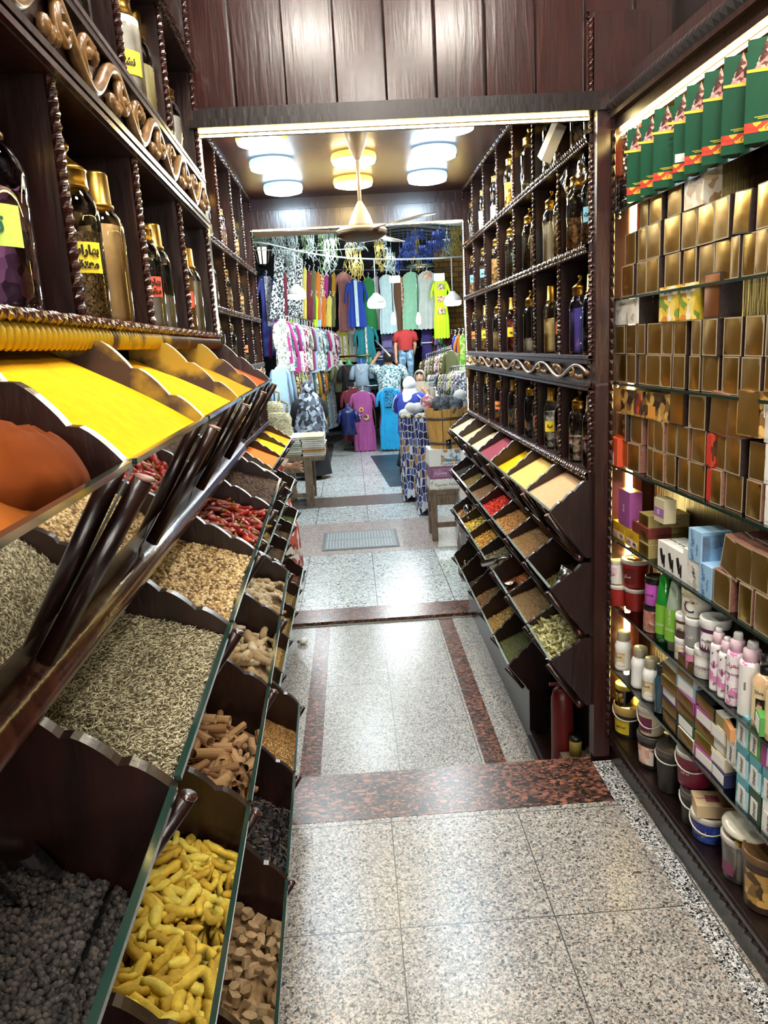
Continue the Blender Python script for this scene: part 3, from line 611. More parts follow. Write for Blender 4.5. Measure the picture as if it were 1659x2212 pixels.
for i, (nm, lab, c3, cnt, s, pr, ff, fb) in enumerate([
    ('green_seeds', 'yellowish green seeds low in the right second tier bin that holds the steel cup', ['6d6230', '8a7d42', '4d4420'], 2600, S3, SEED, .10, .12),
    ('brown_seeds', 'fine brown seeds in the right second tier, second bin from the pillar', ['8b6b42', 'a5855a', '6b4f2c'], 2600, (.003, .0013, .0013), SEED, .012, .04),
    ('golden_seeds', 'golden tan seeds in the right second tier next to the red chilies', ['a87b45', 'c49a62', '80582c'], 2200, (.0045, .0022, .0022), SEED, .012, .04),
    ('red_chili_pods', 'small red dried chilies in the right second tier', ['a82318', '7f1510', 'c9452e'], 700, (.014, .0045, .0045), ICO, .02, .045),
    ('brown_seeds', 'dull brown seeds in the right second tier behind the red chilies', ['7d5f40', '977853', '5f452b'], 1500, S3, SEED, .02, .045),
    ('green_herbs', 'olive brown herbs in the right second tier, second from the doorway', ['77643a', '8f7c4c', '56471f'], 1200, (.006, .0015, .001), SEED, .02, .045),
    ('black_seeds', 'black seeds in the right second tier at the doorway end', ['2e2823', '463d34', '1d1916'], 1500, (.003, .002, .002), SEED, .02, .045)]):
    heap(nm, lab, 'spice', *B, RROWS[1], RB[i], RB[i+1], ff, fb, plain('seed '+lighter(c3[2]), lighter(c3[2]), .85), .004, 30+i, .003, grains=grains(c3, cnt, s, pr))
for i, (nm, lab, c3, cnt, s, pr, ff, fb) in enumerate([
    ('sage_leaves', 'dry grey green sage leaves in the right third tier nearest bin', ['8d8a5e', 'b3ae84', '6a683e', 'c5c09a'], 420, (.026, .022, .03), LEAF, .01, .03),
    ('brown_seeds', 'fine greyish brown seeds in the right third tier next to the sage leaves', ['83673f', '9d7f55', '5e4829'], 2800, (.003, .0012, .0012), SEED, .012, .035),
    ('rust_flakes', 'rusty brown flakes under the large steel scoop in the right third tier', ['8a4a26', '6a3519', 'a96536'], 1300, (.005, .003, .001), SEED, .07, .10),
    ('dried_flowers', 'grey brown dried flowers in the right third tier', ['6e6148', '8b7d62', '4e4330'], 900, (.009, .004, .004), SEED, .03, .05),
    ('gum_pieces', 'yellow gum pieces in the right third tier', ['b9893a', 'd4aa58', '8e6424'], 420, (.012, .004, .004), ICO, .03, .05),
    ('mixed_pasta', 'mixed green, orange and yellow dried pieces in the right third tier', ['6c7a3a', 'b9702e', 'c4a33e', '3f5a3a'], 420, (.011, .004, .004), ICO, .03, .05),
    ('nutmegs_loose', 'round brown nutmegs under the round ladle in the right third tier', ['7a5a3a', '94714a', '5c4026'], 160, (.012, .010, .010), ICO1, .04, .06)]):
    heap(nm, lab, 'spice', *B, RROWS[2], RB[i], RB[i+1], ff, fb, plain('seed '+lighter(c3[2]), lighter(c3[2]), .85), .006, 40+i, .004, grains=grains(c3, cnt, s, pr, lift=.006 if pr is LEAF else .003))
for i, (nm, lab, c3, cnt, s, pr, ff, fb) in enumerate([
    ('green_herbs', 'fine green herb in the lowest right tier nearest the fire extinguisher', ['5a5a2c', '76763f', '3d3e1c'], 2400, (.0032, .0012, .0008), SEED, .035, .10),
    ('root_slices', 'yellowish root slices in the lowest right tier', ['a3824a', 'bf9f63', '7a5d30'], 800, (.009, .0035, .001), SEED, .05, .11),
    ('bark_chips', 'brown bark chips in the lowest right tier', ['7b5c36', '96764a', '573e22'], 900, (.008, .003, .0015), SEED, .05, .11),
    ('dark_herbs', 'dark herbs under the ladle in the lowest right tier', ['4a3c26', '5f5034', '33281a'], 500, (.008, .003, .0015), SEED, .08, .14),
    ('bay_leaves', 'green bay leaves low in the lowest right bin at the doorway end', ['62653a', '7e8152', '45481f'], 130, (.02, .018, .02), LEAF, .08, .14)]):
    heap(nm, lab, 'spice', *B, RROWS[3], RB[i+2], RB[i+3], ff, fb, plain('seed '+lighter(c3[2]), lighter(c3[2]), .85), .006, 50+i, .004, grains=grains(c3, cnt, s, pr))
for i, (lab, c) in enumerate([('cream powder in the far left rack, top tier bin next to the orange powder', 'dcbd92'), ('pale cream powder in the far left rack hidden behind the front tiers', 'dcbd92'), ('cream coloured powder in the far left rack, top tier', 'dfc196'),
    ('rust orange powder in the far left rack, top tier', 'cc6a2a'), ('yellow powder in the far left rack, top tier', 'ecb314'), ('amber yellow powder in the far left rack, top tier bin at the doorway', 'e79a14')]):
    heap('ground_spice', lab, 'spice powder', *Lh, LROWS[0], LB[i], LB[i+1], .004, .02, pw('l1%d' % i, c, .06), .004, 60+i, .002)
for r, rowc in ((1, [('yellowish seeds', ['a88f55', 'c2a96c', '806a36']), ('tan seeds', ['9d8257', 'b79c70', '755d38']), ('dull tan seeds', ['8f774e', 'ab9267', '6b5532']), ('dark green herbs', ['4a4a2a', '62623c', '33341c']), ('dark cloves', ['3d2f22', '53412f', '2a2018']), ('olive herbs', ['6f6540', '8b8158', '4f4728'])]),
                (2, [('brown bark bits', ['4d3c28', '64503a', '36291a']), ('brown twigs', ['574428', '6e583a', '3d2f1a']), ('grey brown twigs', ['54452e', '6b5a40', '3b301f']), ('brown roots', ['5a452d', '745b3e', '3f301e']), ('brown curled bark', ['5f4c30', '786142', '43341f']), ('green herbs', ['55602c', '6e7a40', '3b441c'])]),
                (3, [('pale straw', ['b4a468', 'cfc08a', '8b7c46']), ('green yellow pods', ['8f8f55', 'adad72', '6a6a38']), ('dry straw', ['a58752', 'c2a56e', '7b6236']), ('dry stalks', ['967a4a', 'b29565', '6f5830']), ('straw coloured stalks', ['8e744a', 'aa8f63', '695330']), ('brown nuts', ['6b3d24', '85522f', '4a2917'])])):
    for i, (nm, c3) in enumerate(rowc):
        ti = ('second', 'third', 'lowest')[r-1]
        heap(nm.replace(' ', '_'), nm+' in the '+ti+' tier of the far left rack, '+('bin at the doorway', 'second bin from doorway', 'third bin from doorway', 'fourth bin from doorway', 'fifth bin from doorway', 'innermost bin')[5-i], 'spice', *Lh, LROWS[r], LB[i], LB[i+1], .05, .09, plain('seed '+lighter(c3[2]), lighter(c3[2]), .85), .006, 70+r*8+i, .004,
             grains=grains(c3, 420, (.018, .0018, .0018) if r == 3 else (.006, .002, .002)))
# ---- steel scoops and ladles left in the bins
def scoop(label, loc, rot, L=.09, r=.028, hl=.10):
    t = thing('scoop', label, 'scoop', loc); t.rotation_euler = rot
    mb = MB(); n = 14; k = 6; vs = []
    for i in range(k+1):
        x = L*i/k
        for j in range(n+1): a = math.pi*(-.08+1.16*j/n)+math.pi; vs.append((x, r*math.cos(a)*(1-.1*i/k), r*math.sin(a)+r*.1))
    mb.add(vs, [(i*(n+1)+j, (i+1)*(n+1)+j, (i+1)*(n+1)+j+1, i*(n+1)+j+1) for i in range(k) for j in range(n)], True)
    mb.add([(0, r*math.cos(math.pi*q/n*1.0+math.pi), r*math.sin(math.pi*q/n+math.pi)) for q in range(n+1)], [tuple(range(n+1))]); part('bowl', mb, STEEL, t)
    part('handle', MB().tube([(0, 0, -r*.4), (-.02, 0, -r*.2), (-hl, 0, .0)], [.007, .008, .010], 10).ball((-hl, 0, 0), .0105, 10, 6), STEEL, t); return t
def ladle(label, loc, rot, r=.032, hl=.13):
    t = thing('ladle', label, 'ladle', loc); t.rotation_euler = rot
    part('bowl', MB().ball((0, 0, 0), r, 16, 10, (1, 1, .9)), STEEL, t); part('handle', MB().tube([(0, 0, r*.8), (.01, 0, hl)], [.008, .0095], 10).ball((.01, 0, hl), .0098, 10, 6), STEEL, t); return t
scoop('steel scoop with rounded handle in the black peppercorns at the left edge', NL(-.475, .75, 1.165), (0, .5, -.55), hl=.12)
scoop('steel scoop handle sticking out of the rusty flakes in the right third tier', P(1100, 1257, x=.78), (.3, -.5, -1.8), L=.085, r=.036, hl=.05)
ladle('steel ladle upright in the lowest right tier', P(1008, 1248, x=.75), (.1, -.15, 0))
ladle('round steel ladle lying on the nutmegs in the right third tier', P(1010, 1098, x=.78), (1.9, .6, 0))
t = thing('cup', 'small steel measuring cup standing in the green seeds, right second tier', 'cup', P(1212, 1255, x=.76)); t.rotation_euler = (.1, .35, 0)
part('body', MB().lathe([(.018, 0), (.021, .06), (.019, .06), (.016, .004)], 18), STEEL, t); part('rim', MB().lathe([(.0215, .056), (.0225, .060), (.019, .062)], 18), STEEL, t)
scoop('steel scoop resting on the dried flowers in the right third tier', P(1073, 1208, x=.74), (.2, .3, 2.6), hl=.09)
scoop('steel scoop laid across the lowest left tiers at the passage', P(612, 1205, x=-.50), (.0, .35, 2.2), L=.08, r=.026, hl=.12)
scoop('dark steel scoop in the second tier of the far left rack', P(610, 1070, x=-.50), (.0, .35, 2.4), L=.08, r=.026, hl=.09)
# ---------------------------------------------------------------- ceiling lamps and fan
def lamp(label, x, y, z, em, r=.125, group='round ceiling lamps', light=None):
    t = thing('ceiling_lamp', label, 'lamp', (x, y, z), group=group)
    part('rim', MB().lathe([(r*.97, 0), (r, -.012), (r, -.028), (r*.96, -.034)], 32), RIM_C if em is E_COOL else RIM_W if em in (E_WARM, E_NEUT) else WHITE, t)
    part('diffuser', MB().lathe([(r*.965, -.030), (r*.93, -.045), (r*.6, -.055), (1e-4, -.058)], 32), em, t); return t
for px, py, em, lab in [(565, 306, E_NEUT, 'round ceiling lamp just behind the beam on the left'), (588, 362, E_COOL, 'cool white round ceiling lamp on the left, second row from the beam'), (612, 412, E_COOL, 'cool white round ceiling lamp on the left nearest the doorway'),
        (764, 348, E_WARM, 'warm yellow round ceiling lamp right behind the fan rod, nearer one'), (763, 398, E_WARM, 'warm yellow round ceiling lamp behind the fan rod, nearest the doorway'),
        (970, 276, E_NEUT, 'round ceiling lamp just behind the beam on the right'), (937, 336, E_COOL, 'cool white round ceiling lamp on the right, second row from the beam'), (923, 388, E_COOL, 'cool white round ceiling lamp on the right nearest the doorway')]:
    p = P(px, py, z=2.64); lamp(lab, p[0], p[1], 2.674, em)
for i, (x, y) in enumerate([(-.1, 2.0), (.6, 2.0), (-.1, 1.0), (.6, 1.0), (.25, .1), (.25, -.9)]):
    lamp('round lamp on the ceiling of the front shop above the photographer', x, y, 3.319, E_NEAR, .14, 'front shop ceiling lamps')
p = P(769, 293, z=2.66)
t = thing('ceiling_fan', 'cream ceiling fan with long rod and wide round motor hanging in the passage', 'fan', (p[0], p[1], 2.674)); fx, fy = p[0], p[1]
q = P(783, 505, y=fy); dz = q[2]-2.674
part('canopy', MB().lathe([(.055, 0), (.055, -.01), (.045, -.06), (.022, -.105), (.012, -.125)], 24), CREAMP, t)
part('rod', MB().tube([(0, 0, -.1), (0, 0, dz+.1)], .0095, 12), CREAMP, t)
part('bell', MB().lathe([(.011, dz+.155), (.022, dz+.135), (.048, dz+.085), (.062, dz+.045), (.066, dz+.03)], 24), CREAMP, t)
part('motor', MB().lathe([(.066, dz+.032), (.115, dz+.026), (.128, dz+.016), (.130, dz+.006)], 32), CREAMP, t)
mb = MB().lathe([(.130, dz+.007), (.122, dz-.012), (.085, dz-.03), (.03, dz-.038), (1e-4, dz-.04)], 32); part('motor_bowl', mb, plain('dark fan motor', '4a3e36', .4), t, 'dark underside of the motor')
for k in range(3):
    a = math.pi+.1+k*2*math.pi/3; c, s = math.cos(a), math.sin(a)
    mb = MB(); R_ = lambda u, v, w: (u*c-v*s, u*s+v*c, dz+.012+w+v*.12)
    mb.prism([(.12, -.015), (.20, -.03), (.50, -.05), (.53, -.03), (.53, .03), (.50, .05), (.20, .03), (.12, .015)], 0, .004, lambda u, v, w: R_(u, v, w)); part('blade', mb, CREAMP, t)

for i, (x, z) in enumerate([(-.35, 2.2), (.75, 2.2), (-.35, 1.5), (.75, 1.5)]):  # unseen fill tubes added behind the camera to brighten the jar contents
    t = thing('added_fill_tube', 'white tube lamp on the wall behind the photographer', 'lamp', (x, -2.18, z), group='tube lamps behind the photographer')
    part('holder', MB().box(-.42, .42, -.02, .0, -.03, .03), WHITE, t); part('tube', MB().tube([(-.40, .025, 0), (.40, .025, 0)], .02, 10), E_FILLTUBE, t)
# ---------------------------------------------------------------- lettering
_AR = {}
for ch, base, k in [('ا', 0xFE8D, 2), ('أ', 0xFE83, 2), ('ب', 0xFE8F, 4), ('ة', 0xFE93, 2), ('ت', 0xFE95, 4), ('ث', 0xFE99, 4), ('ج', 0xFE9D, 4), ('ح', 0xFEA1, 4), ('خ', 0xFEA5, 4), ('د', 0xFEA9, 2), ('ذ', 0xFEAB, 2), ('ر', 0xFEAD, 2), ('ز', 0xFEAF, 2), ('س', 0xFEB1, 4), ('ش', 0xFEB5, 4), ('ص', 0xFEB9, 4), ('ض', 0xFEBD, 4), ('ط', 0xFEC1, 4), ('ع', 0xFEC9, 4), ('غ', 0xFECD, 4), ('ف', 0xFED1, 4), ('ق', 0xFED5, 4), ('ك', 0xFED9, 4), ('ل', 0xFEDD, 4), ('م', 0xFEE1, 4), ('ن', 0xFEE5, 4), ('ه', 0xFEE9, 4), ('و', 0xFEED, 2), ('ى', 0xFEEF, 2), ('ي', 0xFEF1, 4)]: _AR[ch] = (base, k)
def ar(s):
    out = []
    for i, c in enumerate(s):
        if c not in _AR: out.append(c); continue
        b, k = _AR[c]; pj = i > 0 and s[i-1] in _AR and _AR[s[i-1]][1] == 4; nj = k == 4 and i+1 < len(s) and s[i+1] in _AR
        out.append(chr(b+(3 if pj and nj else 1 if pj else 2 if nj else 0)))
    return ''.join(reversed(out))
INK = plain('black ink', '15120f', .6); INKR = plain('red ink', 'b02a20', .6); INKG = plain('green ink', '2c6b4f', .6); INKW = plain('white ink', 'f2f0ea', .6); INKB = plain('blue ink', '2a4a8a', .6); INKY = plain('yellow ink', 'e8d23a', .5); INKP = plain('purple ink', '7a2f6a', .5)
# ---------------------------------------------------------------- glass jars with brass lids
JB = {}
def jar_meshes(r, h, lid, glass=True):
    key = (r, h, lid)
    if key in JB: return JB[key]
    hb = h*.76; sh = hb*.82
    body = MB().lathe([(r*.9, 0), (r*.99, .006), (r, hb*.1), (r, sh*.93), (r*.97, sh), (r*.86, sh+hb*.08), (r*.68, sh+hb*.14), (r*.60, sh+hb*.17), (r*.60, hb)], 20).mesh('glass_body', GLASS)
    z = hb*.97; L = h-z; q = r*.72
    if lid == 'bell': prof = [(q, 0), (q*1.03, L*.05), (q, L*.1), (q*.98, L*.36), (q*1.04, L*.4), (q*.8, L*.5), (q*.5, L*.6), (q*.26, L*.7), (q*.2, L*.76), (q*.34, L*.84), (q*.36, L*.92), (q*.2, L), (1e-4, L*1.01)]
    else: prof = [(q, 0), (q, L*.08), (q*.9, L*.12), (q*.86, L*.8), (q*.8, L*.86), (1e-4, L*.88)]
    lidm = MB().lathe([(a, z+b) for a, b in prof], 20).mesh('brass_lid', BRASS)
    JB[key] = (body, lidm); return JB[key]
FM = {}
def fillmat(kind, c):
    c = lighter(c, 1.25) if min(int(c[i:i+2], 16) for i in (0, 2, 4)) < 190 else c; k = kind+c
    if k not in FM:
        l = tuple(int(c[i:i+2], 16) for i in (0, 2, 4)); f = lambda m: ''.join('%02x' % max(0, min(255, int(x*m))) for x in l)
        FM[k] = pw('jar '+c, c, .08) if kind == 'p' else speckle('jar '+k, [f(.5), c, f(1.25), f(.75), f(1.05)], {'g': 260, 'f': 110, 'b': 55}[kind], bmp=.8, interp='CONSTANT', noise=.01)
    return FM[k]
NOTE = {c: plain('note '+c, c, .55) for c in ('ffe23c', 'f08a4a', '7cc4ea', 'e8604a', 'd6ef70', 'f4f1e4')}
def jar(label, loc, r, h, kind, c, level, lid='bell', note=None, txt=None, group=None, rz=0, na=0, scale=1):
    """na: the angle at which the paper note faces"""
    t = thing('glass_jar', label, 'jar', loc, rz, group); bm_, lm = jar_meshes(r, h, lid)
    link('glass_body', bm_, t)
    if lid: link('brass_lid', lm, t)
    if level:
        top = h*.76*.82*level; mb = MB(); rr = r*.955; nz_ = wob(hash(label) % 997, r*.12 if kind != 'p' else r*.06)
        mb.lathe([(rr*.93, .006), (rr, .014), (rr, top*.5), (rr, top), (rr*.6, top+r*.06), (1e-4, top+r*.1)], 18)
        mb.v = [(x, y, z+(nz_(x*2, y*2) if z > top*.9 else 0)) for x, y, z in mb.v]; part('contents', mb, fillmat(kind, c), t)
    if note:
        w, hh, z0 = r*.62, h*.17, h*.27; mb = MB(); k = 6; rr = r*1.012
        mb.grid(lambda u, v: (rr*math.cos(na+(u-.5)*1.25), rr*math.sin(na+(u-.5)*1.25), z0+hh*v), k, 1, False); n = part('paper_note', mb, NOTE[note], t)
        if txt and r > .01:
            for q, s in enumerate(txt.split('|')):
                kq = len(txt.split('|')); zz = z0+hh*(.5 if kq == 1 else .72-.44*q)
                tp = textpart('lettering', ar(s), r*.40, INK if note != 'd6ef70' else INKG, t, ((rr+.0015)*math.cos(na), (rr+.0015)*math.sin(na), zz), (math.pi/2, 0, na+math.pi/2), bold=.001)
                m_ = tp.data
                for v in m_.vertices:        # wrap the ink round the glass
                    a = v.co.x/rr; v.co.z += -(1-math.cos(a))*rr; v.co.x = math.sin(a)*rr
                tp.parent = n
    return t
# right rack: rows from the top; each entry (kind, colour, level, note, text, radius)
RJ = {2.307: [[('b', '3a3634', .8, None, '', .042), ('b', '4a4a48', .7, None, '', .042)], [('f', '8f8c84', .6, None, '', .043), ('f', 'a09c92', .5, None, '', .042)], [('f', 'a59c80', .35, None, '', .043), None],
              [('b', 'b98a3a', .75, None, '', .040), ('b', 'c07a30', .8, None, '', .04)], [('p', 'c4c2bc', .5, None, '', .04), ('f', 'b8b4a8', .6, 'ffe23c', 'زعتر', .04)], [('p', 'd8d6d0', .7, None, '', .038), None], [('f', '6b6258', .6, None, '', .04), None]],
      1.955: [[('f', '7d5a36', .62, None, '', .056), ('f', '6a4c30', .55, '7cc4ea', 'بهارات', .05)], [('p', 'e9e7e2', .9, None, '', .045), ('f', 'b59a6a', .9, None, '', .045)], [('f', '37291f', .9, None, '', .042), ('b', '9b8660', .8, None, '', .042)],
              [('g', '4a4228', .8, None, '', .042), ('f', '59604a', .7, '7cc4ea', 'زعتر', .04)], [('b', 'b08c58', .8, None, '', .040), ('b', '94744a', .7, None, '', .04)], [('f', '3b3026', .8, '7cc4ea', 'كمون', .04), None], [('b', '8a6a3c', .7, '7cc4ea', 'قرفة', .04), ('b', 'a8823f', .8, 'ffe23c', 'لبان', .04)]],
      1.572: [[('p', '5a54a8', .92, None, '', .045), ('f', '34323c', .5, None, '', .044)], [('p', 'cdb47e', .78, None, '', .043), ('f', '6f5a34', .7, 'f08a4a', 'شاي', .04)], [('p', 'd9d6cf', .35, None, '', .042), ('p', 'd8cba8', .3, None, '', .04)],
              [('f', '8a2f26', .9, 'ffe23c', 'ورد', .040), ('f', 'c58f92', .8, None, '', .04)], [('p', 'b99c68', .6, None, '', .040), ('p', 'c2ab80', .5, 'f08a4a', 'حلبة', .04)], [('b', 'a07c3e', .75, 'ffe23c', 'لبان', .04), ('b', '94743c', .7, 'f08a4a', 'مر', .04)], [('g', '8a7a5e', .7, 'f08a4a', 'سمسم', .04), None]],
      1.148: [[('b', 'c0a08c', .55, None, '', .048), ('b', '8a5a5c', .6, None, '', .045)], [('b', 'd6d2c4', .9, 'ffe23c', 'شبة', .046), ('b', 'c8bd94', .35, None, '', .043)], [('b', '252832', .45, None, '', .043), ('b', '6e5a44', .6, 'f08a4a', 'مستكة', .04)],
              [('f', '4f463a', .7, None, '', .042), ('p', '6e4a4c', .5, 'f08a4a', 'صندل', .042)], [('f', '6a3326', .7, 'f08a4a', 'كركديه', .04), ('f', '7a4a2a', .6, 'f08a4a', 'ورد', .04)], [('f', '4c4a48', .8, None, '', .038), ('f', '78403a', .7, None, '', .038)], [('f', '57544e', .8, None, '', .036), None]]}
SHN = {2.307: 'top shelf', 1.955: 'second shelf', 1.572: 'above frieze', 1.148: 'below frieze'}
CN = {}
def cname(c):
    r, g, b = (int(c[i:i+2], 16) for i in (0, 2, 4)); m = max(r, g, b); d = m-min(r, g, b)
    if d < 18: return 'white' if m > 200 else 'grey' if m > 95 else 'black'
    if b == m: return 'violet blue' if m > 120 else 'blackish'
    if r > 130 and g < r*.62: return 'red' if b > g*.7 else 'orange brown'
    if g >= r: return 'green'
    return 'cream' if m > 205 else 'tan' if m > 165 else 'brown' if m > 95 else 'dark brown'
BAYN = ['bay beside the display', 'second bay from display', 'third bay from display', 'middle bay', 'third bay from doorway', 'second bay from doorway', 'bay at doorway']
for z, bays in RJ.items():
    for i, pair in enumerate(bays):
        for j, q in enumerate(pair):
            if not q: continue
            kind, c, lv, note, txt, r = q; h = .30 if z != 1.148 else .285
            if r > .05: h = .315
            y = RB[i]+(.285 if j == 0 else .115)
            w = {'p': 'powder', 'f': 'flakes', 'b': 'lumps', 'g': 'seeds'}[kind]
            jar('jar of %s %s, right rack %s, %s, %s' % (cname(c), w, SHN[z], BAYN[i], 'far jar' if j == 0 else 'near jar'), (XR+.046, y, z), r, h, kind, c, lv, 'bell' if (j+i) % 2 == 0 or z > 1.6 else 'cap', note, txt, 'jars on the right rack', na=-2.2)
LJ = {2.20: [[('f', 'b88442', .85), ('p', 'd8d3c8', .85)], [('p', 'd2d4d6', .8), ('p', 'c8cacc', .7)], [('p', 'cfc9c4', .5), None], [('f', '7c6468', .8), None], [('f', 'a08468', .8), None], None],
      1.875: [[('f', 'a98c5c', .9), None], [('f', 'b39a68', .9), ('g', 'a8905c', .85)], [('f', '9a7d4c', .9), ('f', '7e7644', .85)], [('b', '9c7a52', .8), ('f', '8a6a48', .7)], [('b', 'a8926c', .8), ('f', '6e6044', .7)], [('b', '8c8068', .7), None]],
      1.572: [[('p', 'd0b48a', .8), None], [('f', '76543c', .8), ('b', 'b07a4a', .7)], [('b', 'd9c07e', .75), None], [('f', '5a4a3a', .7), ('p', 'b89868', .6)], [('f', '78704a', .35), None], [('f', '8a7a50', .3), None]],
      1.148: [[('p', 'bfa888', .8), None], [('p', 'b4a594', .8), None], [('p', 'c8b08c', .8), ('b', '6e5c48', .8)], [('b', '8a7c66', .8), ('f', '5c4a38', .8)], [('p', 'd8c8a4', .9), ('p', 'cdbb94', .9)], [('f', '3a342e', .8), None]]}
for z, bays in LJ.items():
    for i, pair in enumerate(bays):
        for j, q in enumerate(pair or []):
            if not q: continue
            kind, c, lv = q; y = LB[i]+(.36 if j == 0 else .15)
            nm = {2.20: 'top shelf', 1.875: 'second shelf', 1.572: 'third shelf', 1.148: 'lowest shelf'}[z]
            jar('jar of %s %s, far left rack %s, %s, %s' % (cname(c), {'p': 'powder', 'f': 'flakes', 'b': 'lumps', 'g': 'seeds'}[kind], nm, ('innermost bay', 'second bay from front', 'third bay from front', 'third bay from doorway', 'second bay from doorway', 'bay at doorway')[i], 'far jar' if j == 0 else 'near jar'), (XL-.055, y, z), .04 if (z, i) != (1.572, 2) else .052, .275, kind, c, lv, 'bell' if (i+j) % 2 else 'cap', 'f08a4a' if (i+j) % 3 == 1 else None, 'كمون', 'jars on the far left rack', na=-.8)
# left front rack
for lab, x, y, z, r, h, kind, c, lv, lid, note, txt in [
    ('large jar of purple dried rosebuds with a green note at the left edge', -.530, 1.085, 1.714, 0.075, .30, 'b', '8a5a86', .82, 'cap', 'd6ef70', 'تيل'),
    ('jar of coarse brown powder with a yellow note on the left front rack', -.500, 1.412, 1.714, 0.049, .295, 'g', '9a7a4e', .80, 'bell', 'ffe23c', 'بهارات|معتقة'),
    ('jar full of tan powder beside the yellow noted jar on the left front rack', -.498, 1.555, 1.714, 0.052, .285, 'p', 'c4a06c', 1.0, 'cap', None, ''),
    ('jar wrapped in crinkled plastic with a red note on the left front rack', -.497, 1.898, 1.714, 0.047, .265, 'p', 'cfcac2', .45, 'bell', 'e8604a', 'بهارات|مشوي'),
    ('clear jar a third full of white powder behind the plastic wrapped jar', -.500, 2.03, 1.714, 0.047, .265, 'p', 'd6d4cf', .5, 'cap', None, ''),
    ('jar of tan powder with a red and green note on the left front rack', -.505, 2.40, 1.714, 0.045, .27, 'p', 'c79a68', .95, 'bell', 'e8604a', 'شاي'),
    ('jar of white powder beside the pillar of the left front rack', -.508, 2.54, 1.714, 0.050, .27, 'p', 'cfc9bf', .95, 'cap', None, ''),
    ('dark jar of black leaves above the carved frieze at the upper left', -.53, 1.60, 2.214, 0.062, .30, 'f', '3a342e', .9, 'bell', None, ''),
    ('jar full of white powder with a yellow note above the carved frieze', -.525, 2.045, 2.214, 0.056, .31, 'p', 'e6e2d4', 1.1, 'bell', 'ffe23c', 'نشا'),
    ('jar of cream coloured grains above the carved frieze beside the white powder', -.525, 2.19, 2.214, 0.054, .30, 'p', 'd9bf8c', .85, 'cap', None, ''),
    ('jar of whole brown nutmegs above the carved frieze near the pillar', -.53, 2.47, 2.214, 0.050, .27, 'b', '8a6a42', 1.0, 'cap', None, ''),
    ('jar of white crystals above the carved frieze beside the pillar', -.53, 2.60, 2.214, 0.052, .27, 'p', 'd0cdc8', .9, 'bell', None, ''),
    ('jar of brown herbs with a yellow and orange note on the uppermost left shelf', -.53, 2.45, 2.562, 0.054, .27, 'f', '7a5c3a', .8, 'bell', 'ffe23c', 'أخضر')]:
    jar(lab, NL(x, y, z), r, h, kind, c, lv, lid, note, txt, rz=KN, na=-.95)
# ---------------------------------------------------------------- lit display of glass shelves on the right
def proj(p):
    c = RC.T @ (np.array(p, float)-OC); return PW/2+F*c[0]/-c[2], PH/2-F*c[1]/-c[2]
def SY(px, z, x=.945):
    y = 2.2
    for _ in range(5):
        py = proj(NL(x, y, z))[1]; y = PN(px, py, x=x)[1]
    return y
SHZ = [2.048, 1.762, 1.475, 1.178, .905, .644, .39, .12]; XD = .93; XB = 1.10; YF = 2.725; YN_ = .7
ORD = ['first', 'second', 'third', 'fourth', 'fifth', 'sixth', 'seventh', 'eighth', 'ninth', 'tenth', 'eleventh', 'twelfth', 'thirteenth']
cab = thing('display_cabinet', 'dark wooden display cabinet with lit glass shelves on the right wall', 'cabinet', NL(XD, 2.75, 0), KN)
def cp(nm, mb, mats, lab=None):
    mb.v = [(x-XD, y-2.75, z) for x, y, z in mb.v]; return part(nm, mb, mats, cab, lab)
cp('back_panel', MB().box(XB, XB+.015, YN_, YF+.02, .0, 2.42), BACKP)
cp('side_panel', MB().box(XD+.004, XB+.01, YF, YF+.018, .0, 2.36), WOODR)
cp('side_panel', MB().box(XD, XB+.01, YN_-.02, YN_, .0, 2.36), WOODR)
cp('plinth', MB().box(XD+.0, XB, YN_, YF, -.0, .118).box(XD-.012, XD+.02, YN_, YF, .100, .114), WOODB)
cp('zigzag_trim', zigzag(MB(), (XD-.001, YF, .088), (XD-.001, YN_, .088), (-.016, 0, -.006), (0, 0, .016), 62), WOOD)
cp('top_board', MB().box(XD-.01, XB, YN_, YF, 2.30, 2.36).box(XD-.03, XD+.02, YN_, YF, 2.335, 2.42), WOODR)
cp('zigzag_trim', zigzag(MB(), (XD-.03, YF, 2.37), (XD-.03, YN_, 2.37), (-.016, 0, -.006), (0, 0, .02), 62), WOODB)
for i, z in enumerate(SHZ[:-1]):
    mb = MB().box(XD+.001, XB, YN_, YF, z-.008, z-.0005); mb.mi = 1; mb.box(XD-.001, XD+.001, YN_, YF, z-.0085, z)
    cp('glass_shelf', mb, [PANE, MATS['green glass edge']])
    cp('shelf_bracket', MB().tube([(XD+.02, YF, z-.016), (XD+.02, YF-.02, z-.016)], .006, 8).tube([(XB-.03, YF, z-.016), (XB-.03, YF-.02, z-.016)], .006, 8), STEEL)
o = led('led_strip', 'warm vertical light strip behind the glass shelves beside the pillar', (1.0, 2.705, .10), (1.0, 2.705, 2.28), .011); nearobj(o); o.data.transform(Matrix.Translation((0, -2.75, 0)))
o = led('led_strip', 'bright warm light strip running above the green boxes', (.952, 2.70, 2.292), (.952, .7, 2.292), .0045); nearobj(o); o.data.transform(Matrix.Translation((0, -2.75, 0)))
WEDGE = plain('pale carton edge', 'a8987c', .6); DBROWN = plain('dark brown carton', '2c1d18', .5, noise=.4, nscale=90); PINKB = plain('rose brown carton', '8a5f50', .5, noise=.3, nscale=120)
